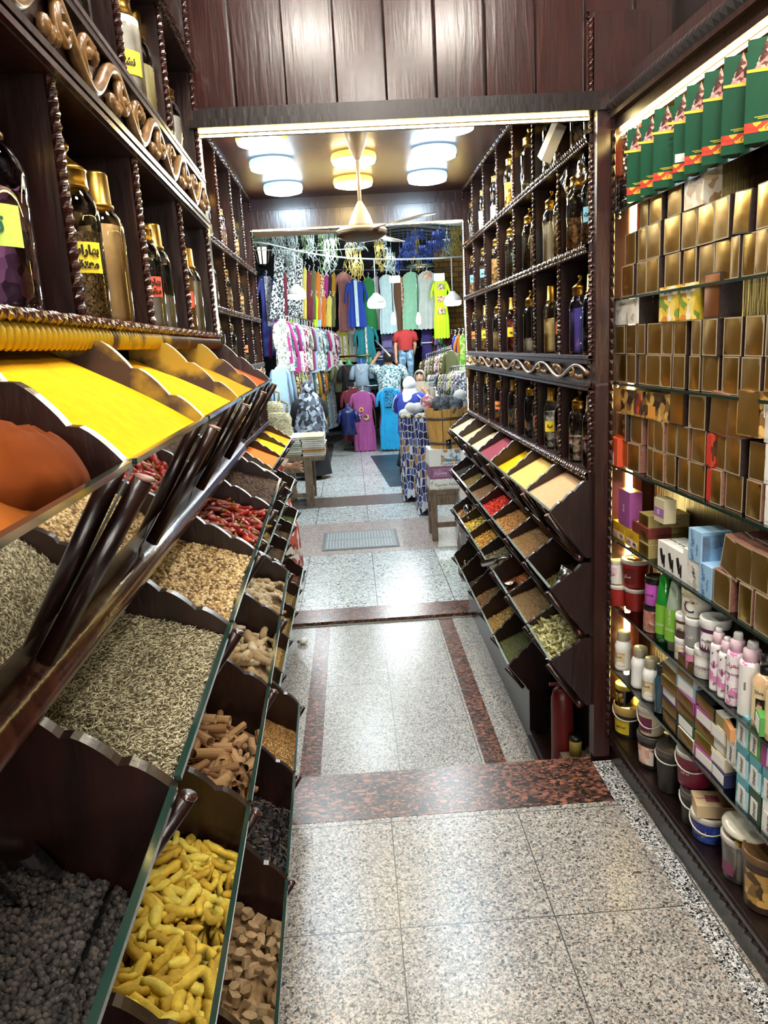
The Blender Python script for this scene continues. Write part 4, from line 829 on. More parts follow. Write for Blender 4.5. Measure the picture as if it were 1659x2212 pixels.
PIC = {k: speckle('print '+k, v, 38, rough=.4, bmp=0, noise=.03) for k, v in {'yellow': ['e9c23a', 'f2dd7a', 'd88a22', 'f4efd8', '7d9a3a', 'f0d24c'], 'white': ['efeee9', 'dcdad4', 'f4f3ef', 'b9b3a6', 'e8e4da'], 'gold': ['7a5a2a', 'b08a44', '4a3318', 'd2a85a', '241812'], 'cream': ['e6dcc2', 'd8c49a', 'f0ead8', 'b8956a'], 'teal': ['8fc4cf', 'b8dde2', '5ea3b2', 'd9eef0', '4b8a96'], 'brownred': ['8a2a1e', '5a3020', 'c4482e', '3c2a20'], 'face': ['e8c8b4', 'd9ac94', 'f0ddd0', '6a3c2e']}.items()}
def carton(label, loc, rz, d, w, h, body, panels=(), cat='box', group=None, rx=0, name='carton', texts=(), ry=0):
    """local frame: front towards -x, near side towards -y; loc = middle of the front bottom edge"""
    t = thing(name, label, cat, loc, 0, group); t.rotation_euler = (rx, ry, rz)
    mb = MB(); bl = .0012; mb.box(0, d, -w/2, w/2, 0, h); part('carton_body', mb, body, t)
    for (face, u0, u1, v0, v1, m, nm) in panels:
        mb = MB(); e = .0007
        if face == 'f':
            k = 5; bul = .004 if 'foil' in nm else 0
            mb.grid(lambda a, b: (-e-bul*math.sin(math.pi*a)*math.sin(math.pi*b), w*(-.5+u0+(u1-u0)*a), h*(v0+(v1-v0)*b)), k, k) if bul else mb.box(-e, 0, w*(-.5+u0), w*(-.5+u1), h*v0, h*v1)
        elif face == 'n': mb.box(d*u0, d*u1, -w/2-e, -w/2, h*v0, h*v1)
        else: mb.box(d*u0, d*u1, w*(-.5+v0), w*(-.5+v1), h, h+e)
        part(nm, mb, m, t)
    for (face, s, size, u, v, m, up) in texts:
        if face == 'f': r, p = Matrix(((0, 0, -1), (-1, 0, 0), (0, 1, 0))), (-.0018, w*(-.5+u), h*v)
        elif face == 'n': r, p = Matrix(((1, 0, 0), (0, 0, -1), (0, 1, 0))), (d*u, -w/2-.0018, h*v)
        else: r, p = Matrix(((0, 1, 0), (-1, 0, 0), (0, 0, 1))), (d*u, w*(-.5+v), h+.0018)
        if up: r = r @ Matrix.Rotation(math.radians(up), 3, 'Z')
        textpart('lettering', s, size, m, t, p, r.to_euler(), depth=.0002)
    return t
def goldbox(label, y, z, w, h, body=None, foil=None, x=.945, d=.085, rz=0, rx=0, group=None):
    return carton(label, NL(x, y, z), KN+rz, d, w, h, body or DBROWN, [('f', 0, 1, 0, 1, WEDGE, 'front_edge'), ('f', .05, .95, .03, .97, foil or GOLD, 'foil_end')], 'soap box', group, rx, 'soap_box')
def column(shelf, pl, pr, n, h, ci, total, **k):
    z = SHZ[shelf]; ya, yb = SY(pl, z+h, .945), SY(pr, z+h, .945); w = max(.03, min(.10, ya-yb-.002)); y = (ya+yb)/2
    for j in range(n):
        lay_ = 'bottom' if j == 0 else ('top' if j == n-1 else 'middle'); r2 = random.Random(ci*31+j+shelf*7)
        goldbox('gold ended soap box, %s layer, %s column from the pillar, %s glass shelf' % (lay_, ORD[ci], ORD[shelf]), y+r2.uniform(-.003, .003), z+j*(h+.0015)+.0008, w, h, x=.942+r2.uniform(0, .01),
                body=PINKB if shelf == 3 and ci % 2 else None, foil=k.get('foils', [GOLD, GOLDD])[(ci+j) % 2], rz=r2.uniform(-.05, .05), group='gold ended soap boxes on the glass shelves')
for ci, (a, b, n) in enumerate([(1342, 1372, 2), (1376, 1396, 3), (1397, 1427, 3), (1436, 1468, 3), (1472, 1503, 2), (1505, 1541, 2), (1543, 1578, 2), (1579, 1600, 1), (1602, 1631, 1), (1632, 1664, 2), (1668, 1705, 2)]): column(1, a, b, n, .101, ci, 11)
for ci, (a, b) in enumerate([(1328, 1351), (1352, 1374), (1376, 1394), (1395, 1424), (1426, 1449), (1451, 1478), (1490, 1513), (1515, 1549), (1559, 1596), (1604, 1647), (1652, 1700)]): column(2, a, b, 2, .096, ci, 11)
for ci, (a, b, n) in enumerate([(1331, 1355, 2), (1357, 1385, 2), (1394, 1411, 2), (1412, 1435, 2), (1437, 1457, 2), (1461, 1486, 2), (1488, 1521, 3), (1538, 1562, 2), (1564, 1600, 2), (1612, 1649, 2)]): column(3, a, b, n, .094, ci, 10, foils=[GOLDD, GOLD])
def on(shelf, pl, pr, z0, h, label, body, panels=(), texts=(), d=.09, x=.942, rz=0, cat='box', name='carton', rx=0, group=None, wmax=.2):
    z = SHZ[shelf]+z0; ya, yb = SY(pl, z+h/2, x), SY(pr, z+h/2, x); return carton(label, NL(x, (ya+yb)/2, z), KN+rz, d, min(wmax, ya-yb), h, body, panels, cat, group, rx, name, texts)
COC = plain('white carton', 'ecebe6', .5)
on(1, 1478, 1520, .206, .085, 'cream soap box with a line drawing atop the gold boxes, second glass shelf', PIC['cream'], [('f', .05, .7, .7, .95, COC, 'printed_panel')], [('f', ar('صابون الارز'), .014, .4, .86, INK, 0)], d=.05)
on(1, 1583, 1620, .104, .100, 'tilted gold ended soap box lying across two boxes, second glass shelf', DBROWN, [('f', .04, .96, .03, .97, GOLD, 'foil_end')], rx=.08)
on(2, 1329, 1377, .197, .082, 'white soap box atop the gold boxes beside the light strip, third glass shelf', PIC['white'], [('n', .1, 1, .0, 1, DBROWN, 'side_panel')], [('f', ar('صابونة'), .012, .6, .85, INK, 0)], d=.05)
for k, (a, b) in enumerate([(1424, 1464), (1468, 1501)]): on(2, a, b, .197, .10, ('left' if k == 0 else 'right')+' yellow soap box with fruit print atop the gold boxes, third glass shelf', PIC['yellow'], [('f', .1, .9, .74, .94, plain('cream label', 'f4efd8', .5), 'printed_panel')], [('f', ar('صابونة القهوة'), .011, .5, .84, INK, 0)], d=.07)
on(2, 1521, 1556, .197, .115, 'copper coloured soap box standing on top, third glass shelf', DBROWN, [('f', .04, .96, .03, .97, plain('copper foil', 'b0703c', .35, .9), 'foil_end')], d=.06)
on(3, 1313, 1333, 0, .10, 'small orange box with a portrait at the pillar, fourth glass shelf', plain('orange carton', 'd4502a', .45), [('f', .35, .95, .03, .5, PIC['face'], 'portrait'), ('f', .45, .85, .42, .55, BLACK, 'portrait_hair')], [('f', 'Ess', .02, .66, .82, INKY, 0)], d=.05, x=.925)
on(3, 1340, 1391, .191, .085, 'brown printed soap box atop the boxes nearest the pillar, fourth glass shelf', PIC['gold'], [('f', .1, .4, .1, .9, PIC['brownred'], 'printed_panel')], d=.06)
on(3, 1393, 1455, .191, .085, 'brown soap box with an orange slice print on top, fourth glass shelf', PIC['gold'], [('f', .62, .9, .05, .5, plain('orange slice', 'd9943c', .5), 'printed_panel')], d=.06)
on(3, 1447, 1477, .191, .105, 'gold ended box standing alone on top, fourth glass shelf', DBROWN, [('f', .04, .96, .03, .97, GOLD, 'foil_end')])
on(3, 1533, 1571, .191, .11, 'tilted gold ended box on top beside the red one, fourth glass shelf', PINKB, [('f', .04, .96, .03, .97, GOLDD, 'foil_end')], rx=.07)
on(3, 1573, 1604, .191, .105, 'gold ended box on top right of the tilted one, fourth glass shelf', PINKB, [('f', .04, .96, .03, .97, GOLD, 'foil_end')])
on(3, 1592, 1642, .205, .11, 'large gold ended box with barcode side on top, fourth glass shelf', PIC['gold'], [('f', .04, .96, .03, .97, GOLDD, 'foil_end'), ('n', .1, .7, .45, .8, COC, 'barcode_panel')], [('n', '|||||||', .03, .4, .62, INK, 0)], x=.93)
on(3, 1526, 1540, 0, .095, 'red printed box in the lower layer, fourth glass shelf', PIC['brownred'], [('f', .3, .95, .05, .95, plain('red carton', 'c5301f', .35), 'printed_panel')])
on(3, 1526, 1540, .097, .092, 'red printed box in the upper layer, fourth glass shelf', PIC['brownred'], [('f', .3, .95, .05, .95, plain('red carton', 'c5301f', .35), 'printed_panel')])
for j in range(3): on(3, 1652, 1690, j*.098, .096, '%s white printed box at the right edge, fourth glass shelf' % ('lowest', 'middle', 'topmost')[j], PIC['white'], [('f', .1, .9, .1, .9, COC, 'printed_panel')], [('f', 'nour', .02, .5, .5, INK, 90)])
# top shelf: green boxes turned towards the passage
GRN_ = plain('green carton', '08482f', .35, noise=.15, nscale=20); REDB = speckle('red and yellow flower band', ['b5301f', 'c8402a', 'e0b43a', 'b5301f'], 60, rough=.4, bmp=0, noise=.05); PAG = speckle('pagoda print', ['3b1e1a', 'd98a8a', '6a3a34', 'e8b0a8'], 120, stretch=(.3, 1, 1), rough=.4, bmp=0); YL = plain('yellow print', 'd9c53a', .45); GDT = plain('dark green print', '0a4a32', .4)
for k, (px, w) in enumerate([(1400, .115), (1432, .115), (1466, .125), (1502, .10), (1541, .125), (1585, .13), (1634, .135), (1690, .135)]):
    z = SHZ[0]; y = SY(px, z+.1, .955); a = -.62-.0*k
    lab = 'green tea carton with a pagoda print, %s from the pillar, top glass shelf' % ORD[k]
    t = carton(lab, NL(.948, y, z), KN+math.pi/2+a+.0, .045, w, .214, GRN_, [('f', 0, 1, .10, .20, REDB, 'flower_band'), ('f', .25, .85, .245, .252, YL, 'printed_line'), ('f', .15, .8, .228, .235, YL, 'printed_line')]+([('f', .40, .95, .22, .32, COC, 'barcode_panel')] if k == 3 else []), 'tea box', 'green boxes on the top glass shelf',
               texts=[('f', ar('شاي اخضر'), .010, .5, .62, GDT, 0), ('f', ar('طبيعي الصين'), .009, .5, .55, GDT, 0), ('f', ar('تخسيس'), .009, .5, .48, GDT, 0)])
    mb = MB(); e = -.0009
    for q in range(5): ww = .020-.0035*q; mb.prism([(-ww-.006, 0), (ww+.006, 0), (ww, .009), (-ww, .009)], 0, e, lambda u, v, aa, q=q: (aa, u+.026, .152+.0095*q+v))
    mb.prism([(-.006, 0), (.006, 0), (0, .018)], 0, e, lambda u, v, aa: (aa, u+.026, .199+v)); part('pagoda_print', mb, PAG, t)
    part('ground_print', MB().prism([(-.05, 0), (.045, .006), (.045, .012), (-.02, .012)], 0, -.0008, lambda u, v, aa: (aa, u+.022, .141+v)), YL, t)
def wrapped(label, px0, px1, z0, h, col, x=.94):
    z = SHZ[0]+z0; ya, yb = SY(px0, z+h/2, x), SY(px1, z+h/2, x); t = carton(label, NL(x, (ya+yb)/2, z), KN, .08, ya-yb, h, plain('wrapped '+col, col, .3), [('f', .08, .92, .15, .75, PIC['white'] if col == '1c4a3a' else PIC['brownred'], 'printed_panel')], 'box')
    w = ya-yb; nz_ = wob(hash(label) % 991, .003); part('cling_wrap', MB().grid(lambda u, v: (-.003+nz_(u*3, v*3), w*(u-.5), h*v), 16, 16, False), CLEARP, t)
wrapped('dark green and red box in crinkled clear wrap at the far end, top glass shelf', 1332, 1379, 0, .115, '1c4a3a'); wrapped('red and yellow box in clear wrap stacked on the green wrapped box, top glass shelf', 1345, 1380, .117, .115, 'b02c34')
# fifth shelf
s5z = 4
for k, (a, b) in enumerate([(1323, 1349), (1351, 1378)]): on(s5z, a, b, 0, .062, ('far' if k == 0 else 'near')+' yellow kohl box with printed eyes, fifth glass shelf beside the light strip', plain('yellow carton', 'cda722', .45), [('f', .05, .95, .08, .45, PIC['face'], 'eye_print'), ('f', .15, .4, .18, .34, BLACK, 'eye_print'), ('f', .6, .85, .18, .34, BLACK, 'eye_print')], [('f', ar('كحل'), .02, .5, .72, INKR, 0)], d=.07)
on(s5z, 1336, 1360, .064, .128, 'tall narrow purple box standing on the yellow kohl boxes', plain('purple carton', '9a4f92', .45), [('t', .05, .95, .05, .95, GOLD, 'gold_top')], [('f', '|||| ||||', .012, .5, .5, INKW, 90)], d=.045)
on(s5z, 1366, 1400, .064, .035, 'small dark red box lying on the yellow kohl boxes', plain('dark red carton', '6e2a26', .5), [('t', .1, .9, .1, .9, PIC['face'], 'printed_panel')], d=.08)
for j in range(3): on(s5z, 1380, 1401, j*.047, .046, '%s of three flat khaki boxes beside the white boxes, fifth glass shelf' % ('lowest', 'middle', 'topmost')[j], plain('khaki carton', '9a8a56', .55), [('f', .05, .95, .06, .94, GOLD, 'foil_end')], [('n', 'oil herbal extract care', .009, .5, .65, INK, 0), ('n', 'natural hair cream', .009, .5, .35, INK, 0)], d=.14, x=.94+.004*j)
on(s5z, 1413, 1434, .143, .075, 'small cream box with a purple band on the khaki boxes', plain('cream carton', 'cbbf9c', .5), [('f', 0, 1, .25, .62, plain('lilac band', '9a6aa8', .5), 'printed_panel')], [('f', 'IZ', .02, .5, .44, INKW, 0)], d=.04)
for k, (a, b) in enumerate([(1421, 1441), (1440, 1458), (1459, 1474)]):
    t = on(s5z, a, b, 0, .085, 'white box with a black silhouette, %s of three on the fifth glass shelf' % ORD[k], COC, [], [('t', 'hair cream', .011, .4, .5, INK, 0)], d=.09)
    w = .9*.05; mb = MB().prism([(-.4, .75), (-.1, .8), (.1, .55), (.05, .35), (.3, .05), (.42, .1), (.36, .4), (.4, .6), (.2, .25), (.0, .15), (-.3, .5)], 0, -.0009, lambda u, v, aa: (aa, u*w*-1, v*.08)); part('silhouette_print', mb, BLACK, t)
on(s5z, 1475, 1491, 0, .105, 'narrow white box with a square code panel, fifth glass shelf', COC, [], [('n', 'rose', .012, .3, .8, INK, 0)], d=.07)
LB_ = plain('light blue carton', '9cc4e4', .5)
on(s5z, 1485, 1512, 0, .082, 'pale grey blue box under the light blue ones, fifth glass shelf', PIC['white'], [], [('f', ar('نور'), .03, .4, .6, INK, -90)], d=.08)
for k, (a, b, z0) in enumerate([(1487, 1514, .085), (1510, 1536, 0)]): on(s5z, a, b, z0, .092, ('upper' if k == 0 else 'lower')+' light blue rice milk soap box, fifth glass shelf', LB_, [('n', .05, .95, .05, .9, plain('blue print', '7fa9cf', .5, noise=.3, nscale=30), 'printed_panel'), ('n', .05, .3, .05, .85, plain('brown print', '8a5a44', .5), 'printed_panel')], [('f', ar('الارز باللبن'), .022, .62, .5, INKB, -90), ('f', ar('صابونة'), .013, .25, .4, INKB, -90), ('n', ar('الارز'), .02, .6, .6, INKB, 0)], d=.09, x=.938)
for k, (a, b, z0, rx, lb) in enumerate([(1541, 1578, 0, 0, 'lower left'), (1596, 1624, 0, 0, 'open fronted middle'), (1630, 1668, 0, 0, 'lower right'), (1556, 1594, .10, .22, 'leaning upper left'), (1584, 1624, .10, .05, 'upper middle'), (1622, 1662, .10, 0, 'upper right')]):
    on(s5z, a, b, z0, .098, lb+' gold soap box of the heap at the right, fifth glass shelf', PINKB, [('f', 0, 1, 0, 1, WEDGE, 'front_edge'), ('f', .05, .95, .04, .96, GOLDD if k != 1 else GOLD, 'foil_end')], [('t', 'natural argan soap', .012, .5, .5, INKW, 0)], d=.11, rx=rx, cat='soap box', name='soap_box', x=.940+.003*(k > 2))
# ---- tubs, jars and bottles
def tub(label, px, shelf, z0, r, h, body, lid, taper=.86, lab=None, text=None, handle=None, name='plastic_tub', cat='tub', lidh=.016, x=None, top=None, fill=None):
    z = SHZ[shelf]+z0; x = x if x is not None else XD+r+.008; y = min(SY(px, z+h/2, x), YF-r*1.06); t = thing(name, label, cat, NL(x, y, z+.0006), KN)
    part('tub_body', MB().lathe([(r*taper, 0), (r*taper+.001, .002), (r*.985, h-lidh), (r*.985, h-lidh+.001)], 28), body, t)
    mb = MB().lathe([(r*.99, h-lidh), (r*1.035, h-lidh+.002), (r*1.035, h-.004), (r, h), (r*.9, h-.001), (r*.88, h-.004), (1e-4, h-.004)], 28); part('lid', mb, lid, t)
    if top: part('lid_sticker', MB().lathe([(r*.6, h-.003), (1e-4, h-.0028)], 20), top, t)
    if lab:
        a0 = -2.6; rr = lambda v: (r*taper+(r*.985-r*taper)*v)*1.016
        mb = MB().grid(lambda u, v: (rr(.15+.7*v)*math.cos(a0-.62+1.24*u), rr(.15+.7*v)*math.sin(a0-.62+1.24*u), (h-lidh)*(.15+.7*v)), 12, 3); n = part('paper_label', mb, lab, t)
        if text:
            s, sz, m = text; tp = textpart('lettering', s, sz, m, t, (0, 0, 0), (0, 0, 0), bold=.0002); R_ = rr(.62)+.0008
            for v in tp.data.vertices: a = a0+v.co.x/R_; v.co = (R_*math.cos(a), R_*math.sin(a), (h-lidh)*.5+v.co.y)
            tp.parent = n
    if handle:
        hp = [(r*1.06*math.cos(-2.2+a), r*1.06*math.sin(-2.2+a), h-.02-abs(math.cos(a*1.0))*handle) for a in [math.pi*(-.5+i/12) for i in range(13)]]
        part('bail_handle', MB().tube(hp, .0026, 6), CLID, t)
    return t
REDT = plain('red tub', '9c2420', .35, noise=.15, nscale=20); CLID = plain('milky lid', 'c9c2b8', .35); BLK = plain('black tub', '1b1817', .4); CREAMT = plain('cream tub', 'd8cba8', .4); MAR = plain('maroon tub', '7d1f3c', .3); BLUET = speckle('blue printed tub', ['1c2f8a', '24439c', '16246a', '3a5cb4'], 60, rough=.35, bmp=0); MAG = plain('magenta label', 'c45ac0', .45); WJ = plain('white jar', 'e6e2da', .3); GREYL = plain('grey jar', '9a9a98', .4); PURP = plain('purple jar', '5a2450', .3); PNK = plain('pink jar', 'd98aa6', .4); BRJ = plain('brown jar', '5a3a2e', .4); SMOKE = plain('smoky lid', '4a4642', .3)
tub('small red tub at the pillar end, sixth glass shelf', 1333, 5, 0, .040, .082, REDT, CLID, x=.958); tub('white screw jar on the small red tub at the pillar', 1331, 5, .083, .031, .092, WJ, CREAMT, .98, plain('pink label', 'e0b4c0', .5), (ar('شيه'), .016, INKP), name='cosmetic_jar', cat='jar', x=.953)
tub('red tub below the biggest red tub, sixth glass shelf', 1375, 5, 0, .044, .085, REDT, CLID, x=1.0); tub('biggest red tub with clear lid on top of the others, sixth glass shelf', 1373, 5, .086, .052, .105, REDT, CLID, .82, plain('dark red label', '6c1818', .4), (ar('سكر'), .018, INKW), x=1.0, top=plain('amber lid', 'b06a34', .25))
tub('jar of pink stones with a black lid, sixth glass shelf', 1412, 5, 0, .034, .098, speckle('pink stones', ['c98a7a', 'd9a090', 'b2705f', 'e0b0a0'], 45, rough=.4, bmp=.5), BLACK, .97, name='cosmetic_jar', cat='jar', lidh=.022); tub('magenta labelled jar with a black lid standing on the pink stones jar', 1416, 5, .099, .034, .098, MAG, BLACK, .97, MAG, ('scrub', .014, INK), name='cosmetic_jar', cat='jar', lidh=.024)
def bottle(label, px, shelf, prof, body, extra=(), x=None, sx=1.0, lab=None, text=None, z0=0, name='bottle', cat='bottle', a0=-2.6):
    r = max(p[0] for p in prof); z = SHZ[shelf]+z0; x = x if x is not None else XD+r+.008; y = SY(px, z+.08, x); t = thing(name, label, cat, NL(x, y, z+.0006), KN)
    part('bottle_body', MB().lathe(prof, 22, sx=sx), body, t)
    for nm, pr, m in extra: part(nm, MB().lathe(pr, 18), m, t)
    if lab:
        m, zz0, zz1, half = lab
        rr = r*1.014; n = part('paper_label', MB().grid(lambda u, v: (rr*sx*math.cos(a0-half+2*half*u), rr*math.sin(a0-half+2*half*u), zz0+(zz1-zz0)*v), 12, 2), m, t)
        for (s, sz, mm, zt, up) in text or []:
            tp = textpart('lettering', s, sz, mm, t, (0, 0, 0), (0, 0, 0), bold=.0002); R_ = rr+.001
            for v in tp.data.vertices:
                u_, v_ = (v.co.x, v.co.y) if not up else (-v.co.y, v.co.x)
                a = a0+u_/R_; v.co = (R_*sx*math.cos(a), R_*math.sin(a), zt+v_)
            tp.parent = n
    return t
GRB = plain('green gel bottle', '1f8a2c', .15, coat=.5); CLG = plain('clear gel bottle', '9fae9c', .12, coat=.5); LGR = plain('lime label', '7cb63a', .4)
ev = [('ALOE VERA', .010, INKW, .115, True), ('EVON', .013, INKW, .072, False)]
bottle('green aloe gel bottle standing on its cap, sixth glass shelf', 1436, 5, [(.024, 0), (.026, .02), (.030, .06), (.027, .14), (.017, .225), (.008, .235), (1e-4, .236)], GRB, lab=(LGR, .03, .13, .7), text=[('EVON', .012, INKW, .062, False)]); 
bottle('clear aloe gel bottle with green label standing on its cap, sixth glass shelf', 1460, 5, [(.025, 0), (.027, .03), (.033, .032), (.034, .08), (.029, .15), (.018, .225), (.008, .235), (1e-4, .236)], CLG, lab=(LGR, .035, .14, .75), text=ev)
tub('white glycerin jar at the bottom, sixth glass shelf beside the clear gel', 1478, 5, 0, .028, .072, WJ, WHITE, .98, PIC['cream'], ('GLYCERIN', .010, INKP), name='cosmetic_jar', cat='jar', lidh=.02); tub('brown cosmetic jar stacked on the glycerin jar', 1480, 5, .073, .028, .075, BRJ, WHITE, .98, plain('cream label2', 'd6cfc0', .5), ('|||', .02, INK), name='cosmetic_jar', cat='jar', lidh=.02)
tub('pink labelled jar at the bottom, sixth glass shelf', 1502, 5, 0, .028, .070, PNK, WHITE, .98, PNK, ('cream', .012, INKP), name='cosmetic_jar', cat='jar', lidh=.022); tub('grey labelled jar stacked on the pink jar', 1503, 5, .071, .031, .088, GREYL, WHITE, .98, GREYL, (ar('كريم'), .014, INKW), name='cosmetic_jar', cat='jar', lidh=.022)
tub('wide cream tub with a blue crescent on top of the jars, sixth glass shelf', 1506, 5, .160, .044, .080, WJ, CREAMT, .95, PIC['cream'], ('C', .055, INKB), lidh=.02)
tub('white scrub jar at the bottom beside the spray bottles, sixth glass shelf', 1526, 5, 0, .034, .092, WJ, WHITE, .98, PIC['white'], (ar('مشطة الافريقي'), .012, INKP), name='cosmetic_jar', cat='jar', lidh=.024); tub('white lidded jar of purple cream stacked beside the spray bottles', 1545, 5, .093, .042, .100, PURP, WHITE, .98, PIC['white'], ('aloe 250ml', .009, INKP), name='cosmetic_jar', cat='jar', lidh=.03)
PKW = speckle('pink flower print', ['f0e6ea', 'f4eef0', 'e9d8e0', 'd98ab8', 'f4f0f2', '6b7a5a', 'efe4ea'], 55, rough=.35, bmp=0, noise=.05); PKL = plain('pale pink cap', 'e9c9d6', .35)
for k, (px, h, r) in enumerate([(1551, .185, .021), (1569, .175, .021), (1591, .205, .026), (1622, .205, .030)]):
    q = h*.72
    bottle('pink and white flower water spray bottle, %s of four, sixth glass shelf' % ORD[k], px, 5, [(r*.97, 0), (r, .003), (r, q), (r*.8, q+.006)], PKW, [('pink_neck', [(r*.8, q+.004), (r*.74, q+.035), (r*.4, q+.04)], PKL), ('spray_cap', [(r*.5, q+.038), (r*.46, h-.004), (r*.38, h), (1e-4, h)], WHITE)], lab=(PKW if k != 3 else COC, .004, q-.004, .9),
           text=[('WATER FLOWER', .0075, INK, q*.62, False), (ar('شعراب'), .018, INKR, q*.8, False)] if k == 2 else [('||||||||||||||', .006, INK, q*.6, True)], cat='spray bottle', name='spray_bottle')
for k, (px, x) in enumerate([(1652, .968), (1682, .962)]):
    bottle('clear body mist with a portrait label and black pump, %s the spray bottles' % ('beside' if k == 0 else 'right of'), px, 5, [(.028, 0), (.030, .004), (.030, .125), (.02, .14), (.012, .145)], plain('peach liquid', 'd9b48a', .15, coat=.5), [('pump_collar', [(.013, .14), (.015, .145), (.015, .165), (.012, .168)], BLACK), ('clear_cap', [(.0145, .166), (.0145, .195), (1e-4, .197)], CLEARP)], x=x, lab=(plain('cream label3', 'ead9a8', .5), .02, .115, .8), text=[('Silva', .014, INKP, .10, False)], name='spray_bottle', cat='spray bottle')
    t = bpy.data.objects[[o.name for o in COL.objects if o.name.startswith('spray_bottle')][-1]]
    hair = MB().grid(lambda u, v: (.0308*math.cos(-2.85+.75*u), .0308*math.sin(-2.85+.75*u), .022+(.062-.006*abs(u-.5)*8*(1-v))*v), 8, 6); part('portrait_hair', hair, BLACK, t)
    face = MB().grid(lambda u, v: (.0312*math.cos(-2.55+.3*(u-.5)*math.sin(math.pi*min(.96, max(.04, v)))*2), .0312*math.sin(-2.55+.3*(u-.5)*math.sin(math.pi*min(.96, max(.04, v)))*2), .042+.036*v), 6, 6); part('portrait_face', face, PIC['face'], t)
# seventh shelf
GCAP = plain('grey brown cap', 'a09880', .45)
for k, (px, h) in enumerate([(1347, .150), (1383, .150), (1408, .150)]):
    r = .0325
    bottle('white plastic bottle with a grey ribbed cap, %s from the pillar, seventh glass shelf' % ORD[k], px, 6, [(r*.93, 0), (r, .004), (r, .015), (r*.97, .02), (r*.97, h*.5), (r, h*.54), (r, h*.62), (r*.8, h*.74), (r*.62, h*.77), (r*.62, h*.8)], WHITE, [('ribbed_cap', [(r*.75, h*.79), (r*.77, h*.8), (r*.77, h*.97), (r*.7, h), (1e-4, h)], GCAP)], lab=(PIC['cream'], .02, h*.48, .8) if k != 1 else None, text=[(ar('عسل'), .016, INKG, h*.38, False)] if k != 1 else None)
TEAL = plain('dark teal bottle', '2c4a58', .25, coat=.4); TEALC = plain('dark blue cap', '18242e', .4)
for k, (px, x) in enumerate([(1429, .962), (1446, 1.0)]): bottle(('front' if k == 0 else 'back')+' dark teal shampoo bottle with a blue cap, seventh glass shelf', px, 6, [(.020, 0), (.023, .004), (.023, .115), (.016, .135), (.011, .14)], TEAL, [('cap', [(.017, .138), (.017, .168), (.015, .172), (1e-4, .172)], TEALC)], x=x)
CCOL = [('dark purple', '4a1f44'), ('khaki', '9a8a56'), ('grey', '8f8d88'), ('white', 'dcdad2'), ('plum', '8a3f78'), ('navy', '2b2a52'), ('olive', '6c7a3a'), ('black', '1e1c1e'), ('pale blue', 'a6bfcf'), ('cream', 'd8cfae'), ('dark green', '2c4a34'), ('magenta', 'a04c8e')]
CC = {n: plain('flat carton '+n, c, .45) for n, c in CCOL}
def flat(px0, px1, z0, col, lab, h=.040, d=.15, foil=True, txt=None, x=.95, rz=0):
    on(6, px0, px1, z0, h, lab, CC[col], [('f', .03, .97, .05, .95, GOLDD if foil else CC[col], 'foil_end')] if foil else [('f', .08, .92, .12, .88, COC if col != 'white' else CC['khaki'], 'printed_panel')], [('n', txt or 'nour', .014, .3, .5, INKW if col in ('dark purple', 'plum', 'navy', 'black', 'dark green', 'magenta', 'olive') else INK, 0)], d=d, x=x, rz=rz)
LV = ['lowest', 'second', 'third', 'fourth', 'topmost']
for ci, (a, b, cols) in enumerate([(1430, 1462, ['black', 'navy', 'plum', 'khaki', 'grey']), (1464, 1498, ['white', 'dark green', 'khaki', 'magenta', 'pale blue', 'white', 'dark purple']), (1502, 1546, ['magenta', 'olive', 'navy', 'magenta', 'black']), (1536, 1566, ['navy', 'cream', 'cream', 'cream', 'white'])]):
    for j, c in enumerate(cols): flat(a, b, j*.0405, c, '%s flat %s carton, %s from bottom of the %s pile, seventh glass shelf' % ('gold ended' if (ci+j) % 3 != 2 else 'printed', c, ORD[j], ORD[ci]), foil=(ci+j) % 3 != 2 and ci < 3, x=.942+.004*(j % 3), rz=random.uniform(-.06, .06))
on(6, 1545, 1588, .165, .036, 'orange box with a woman\'s portrait lying on the cream cartons, seventh glass shelf', plain('peach carton', 'd99a62', .45), [('t', .15, .9, .2, .85, PIC['face'], 'portrait'), ('t', .1, .3, .1, .95, BLACK, 'portrait_hair')], d=.13, rz=-.25)
TE = PIC['teal']; GRC = plain('leaf green carton', '5aa04c', .45)
for k, (a, b, z0, body, lab) in enumerate([(1570, 1588, .088, PIC['white'], 'white and blue nour box beside the portrait box'), (1590, 1615, 0, TE, 'lowest teal nour box of the near left column'), (1590, 1615, .087, TE, 'middle teal nour box of the near left column'), (1590, 1615, .174, TE, 'topmost teal nour box of the near left column'), (1618, 1642, 0, CC['dark green'], 'dark green nour box at the bottom of the near right column'), (1618, 1642, .087, TE, 'middle teal nour box of the near right column'), (1618, 1642, .174, GRC, 'leaf green nour box atop the near right column'), (1646, 1675, 0, PIC['white'], 'white and blue nour box at the right edge'), (1646, 1675, .087, TE, 'teal nour box at the right edge'), (1644, 1675, .174, CC['magenta'], 'mauve box at the right edge above the teal one')]):
    on(6, a, b, z0, .086, lab+', seventh glass shelf', body, [('f', .25, .85, .1, .7, COC, 'printed_panel')] if 'mauve' not in lab else [('f', .3, .36, .1, .9, INKW, 'printed_line'), ('f', .5, .56, .1, .9, INKW, 'printed_line')], [('f', 'nour', .022, .5, .4, INK, 90)] if 'mauve' not in lab else [], d=.08)
on(6, 1604, 1660, .262, .05, 'bright green box lying on top of the nour boxes, seventh glass shelf', GRC, [('f', .06, .5, .1, .85, COC, 'printed_panel'), ('n', .1, .9, .15, .85, plain('lime print', 'c4d878', .5), 'printed_panel')], d=.12, rz=-.35)
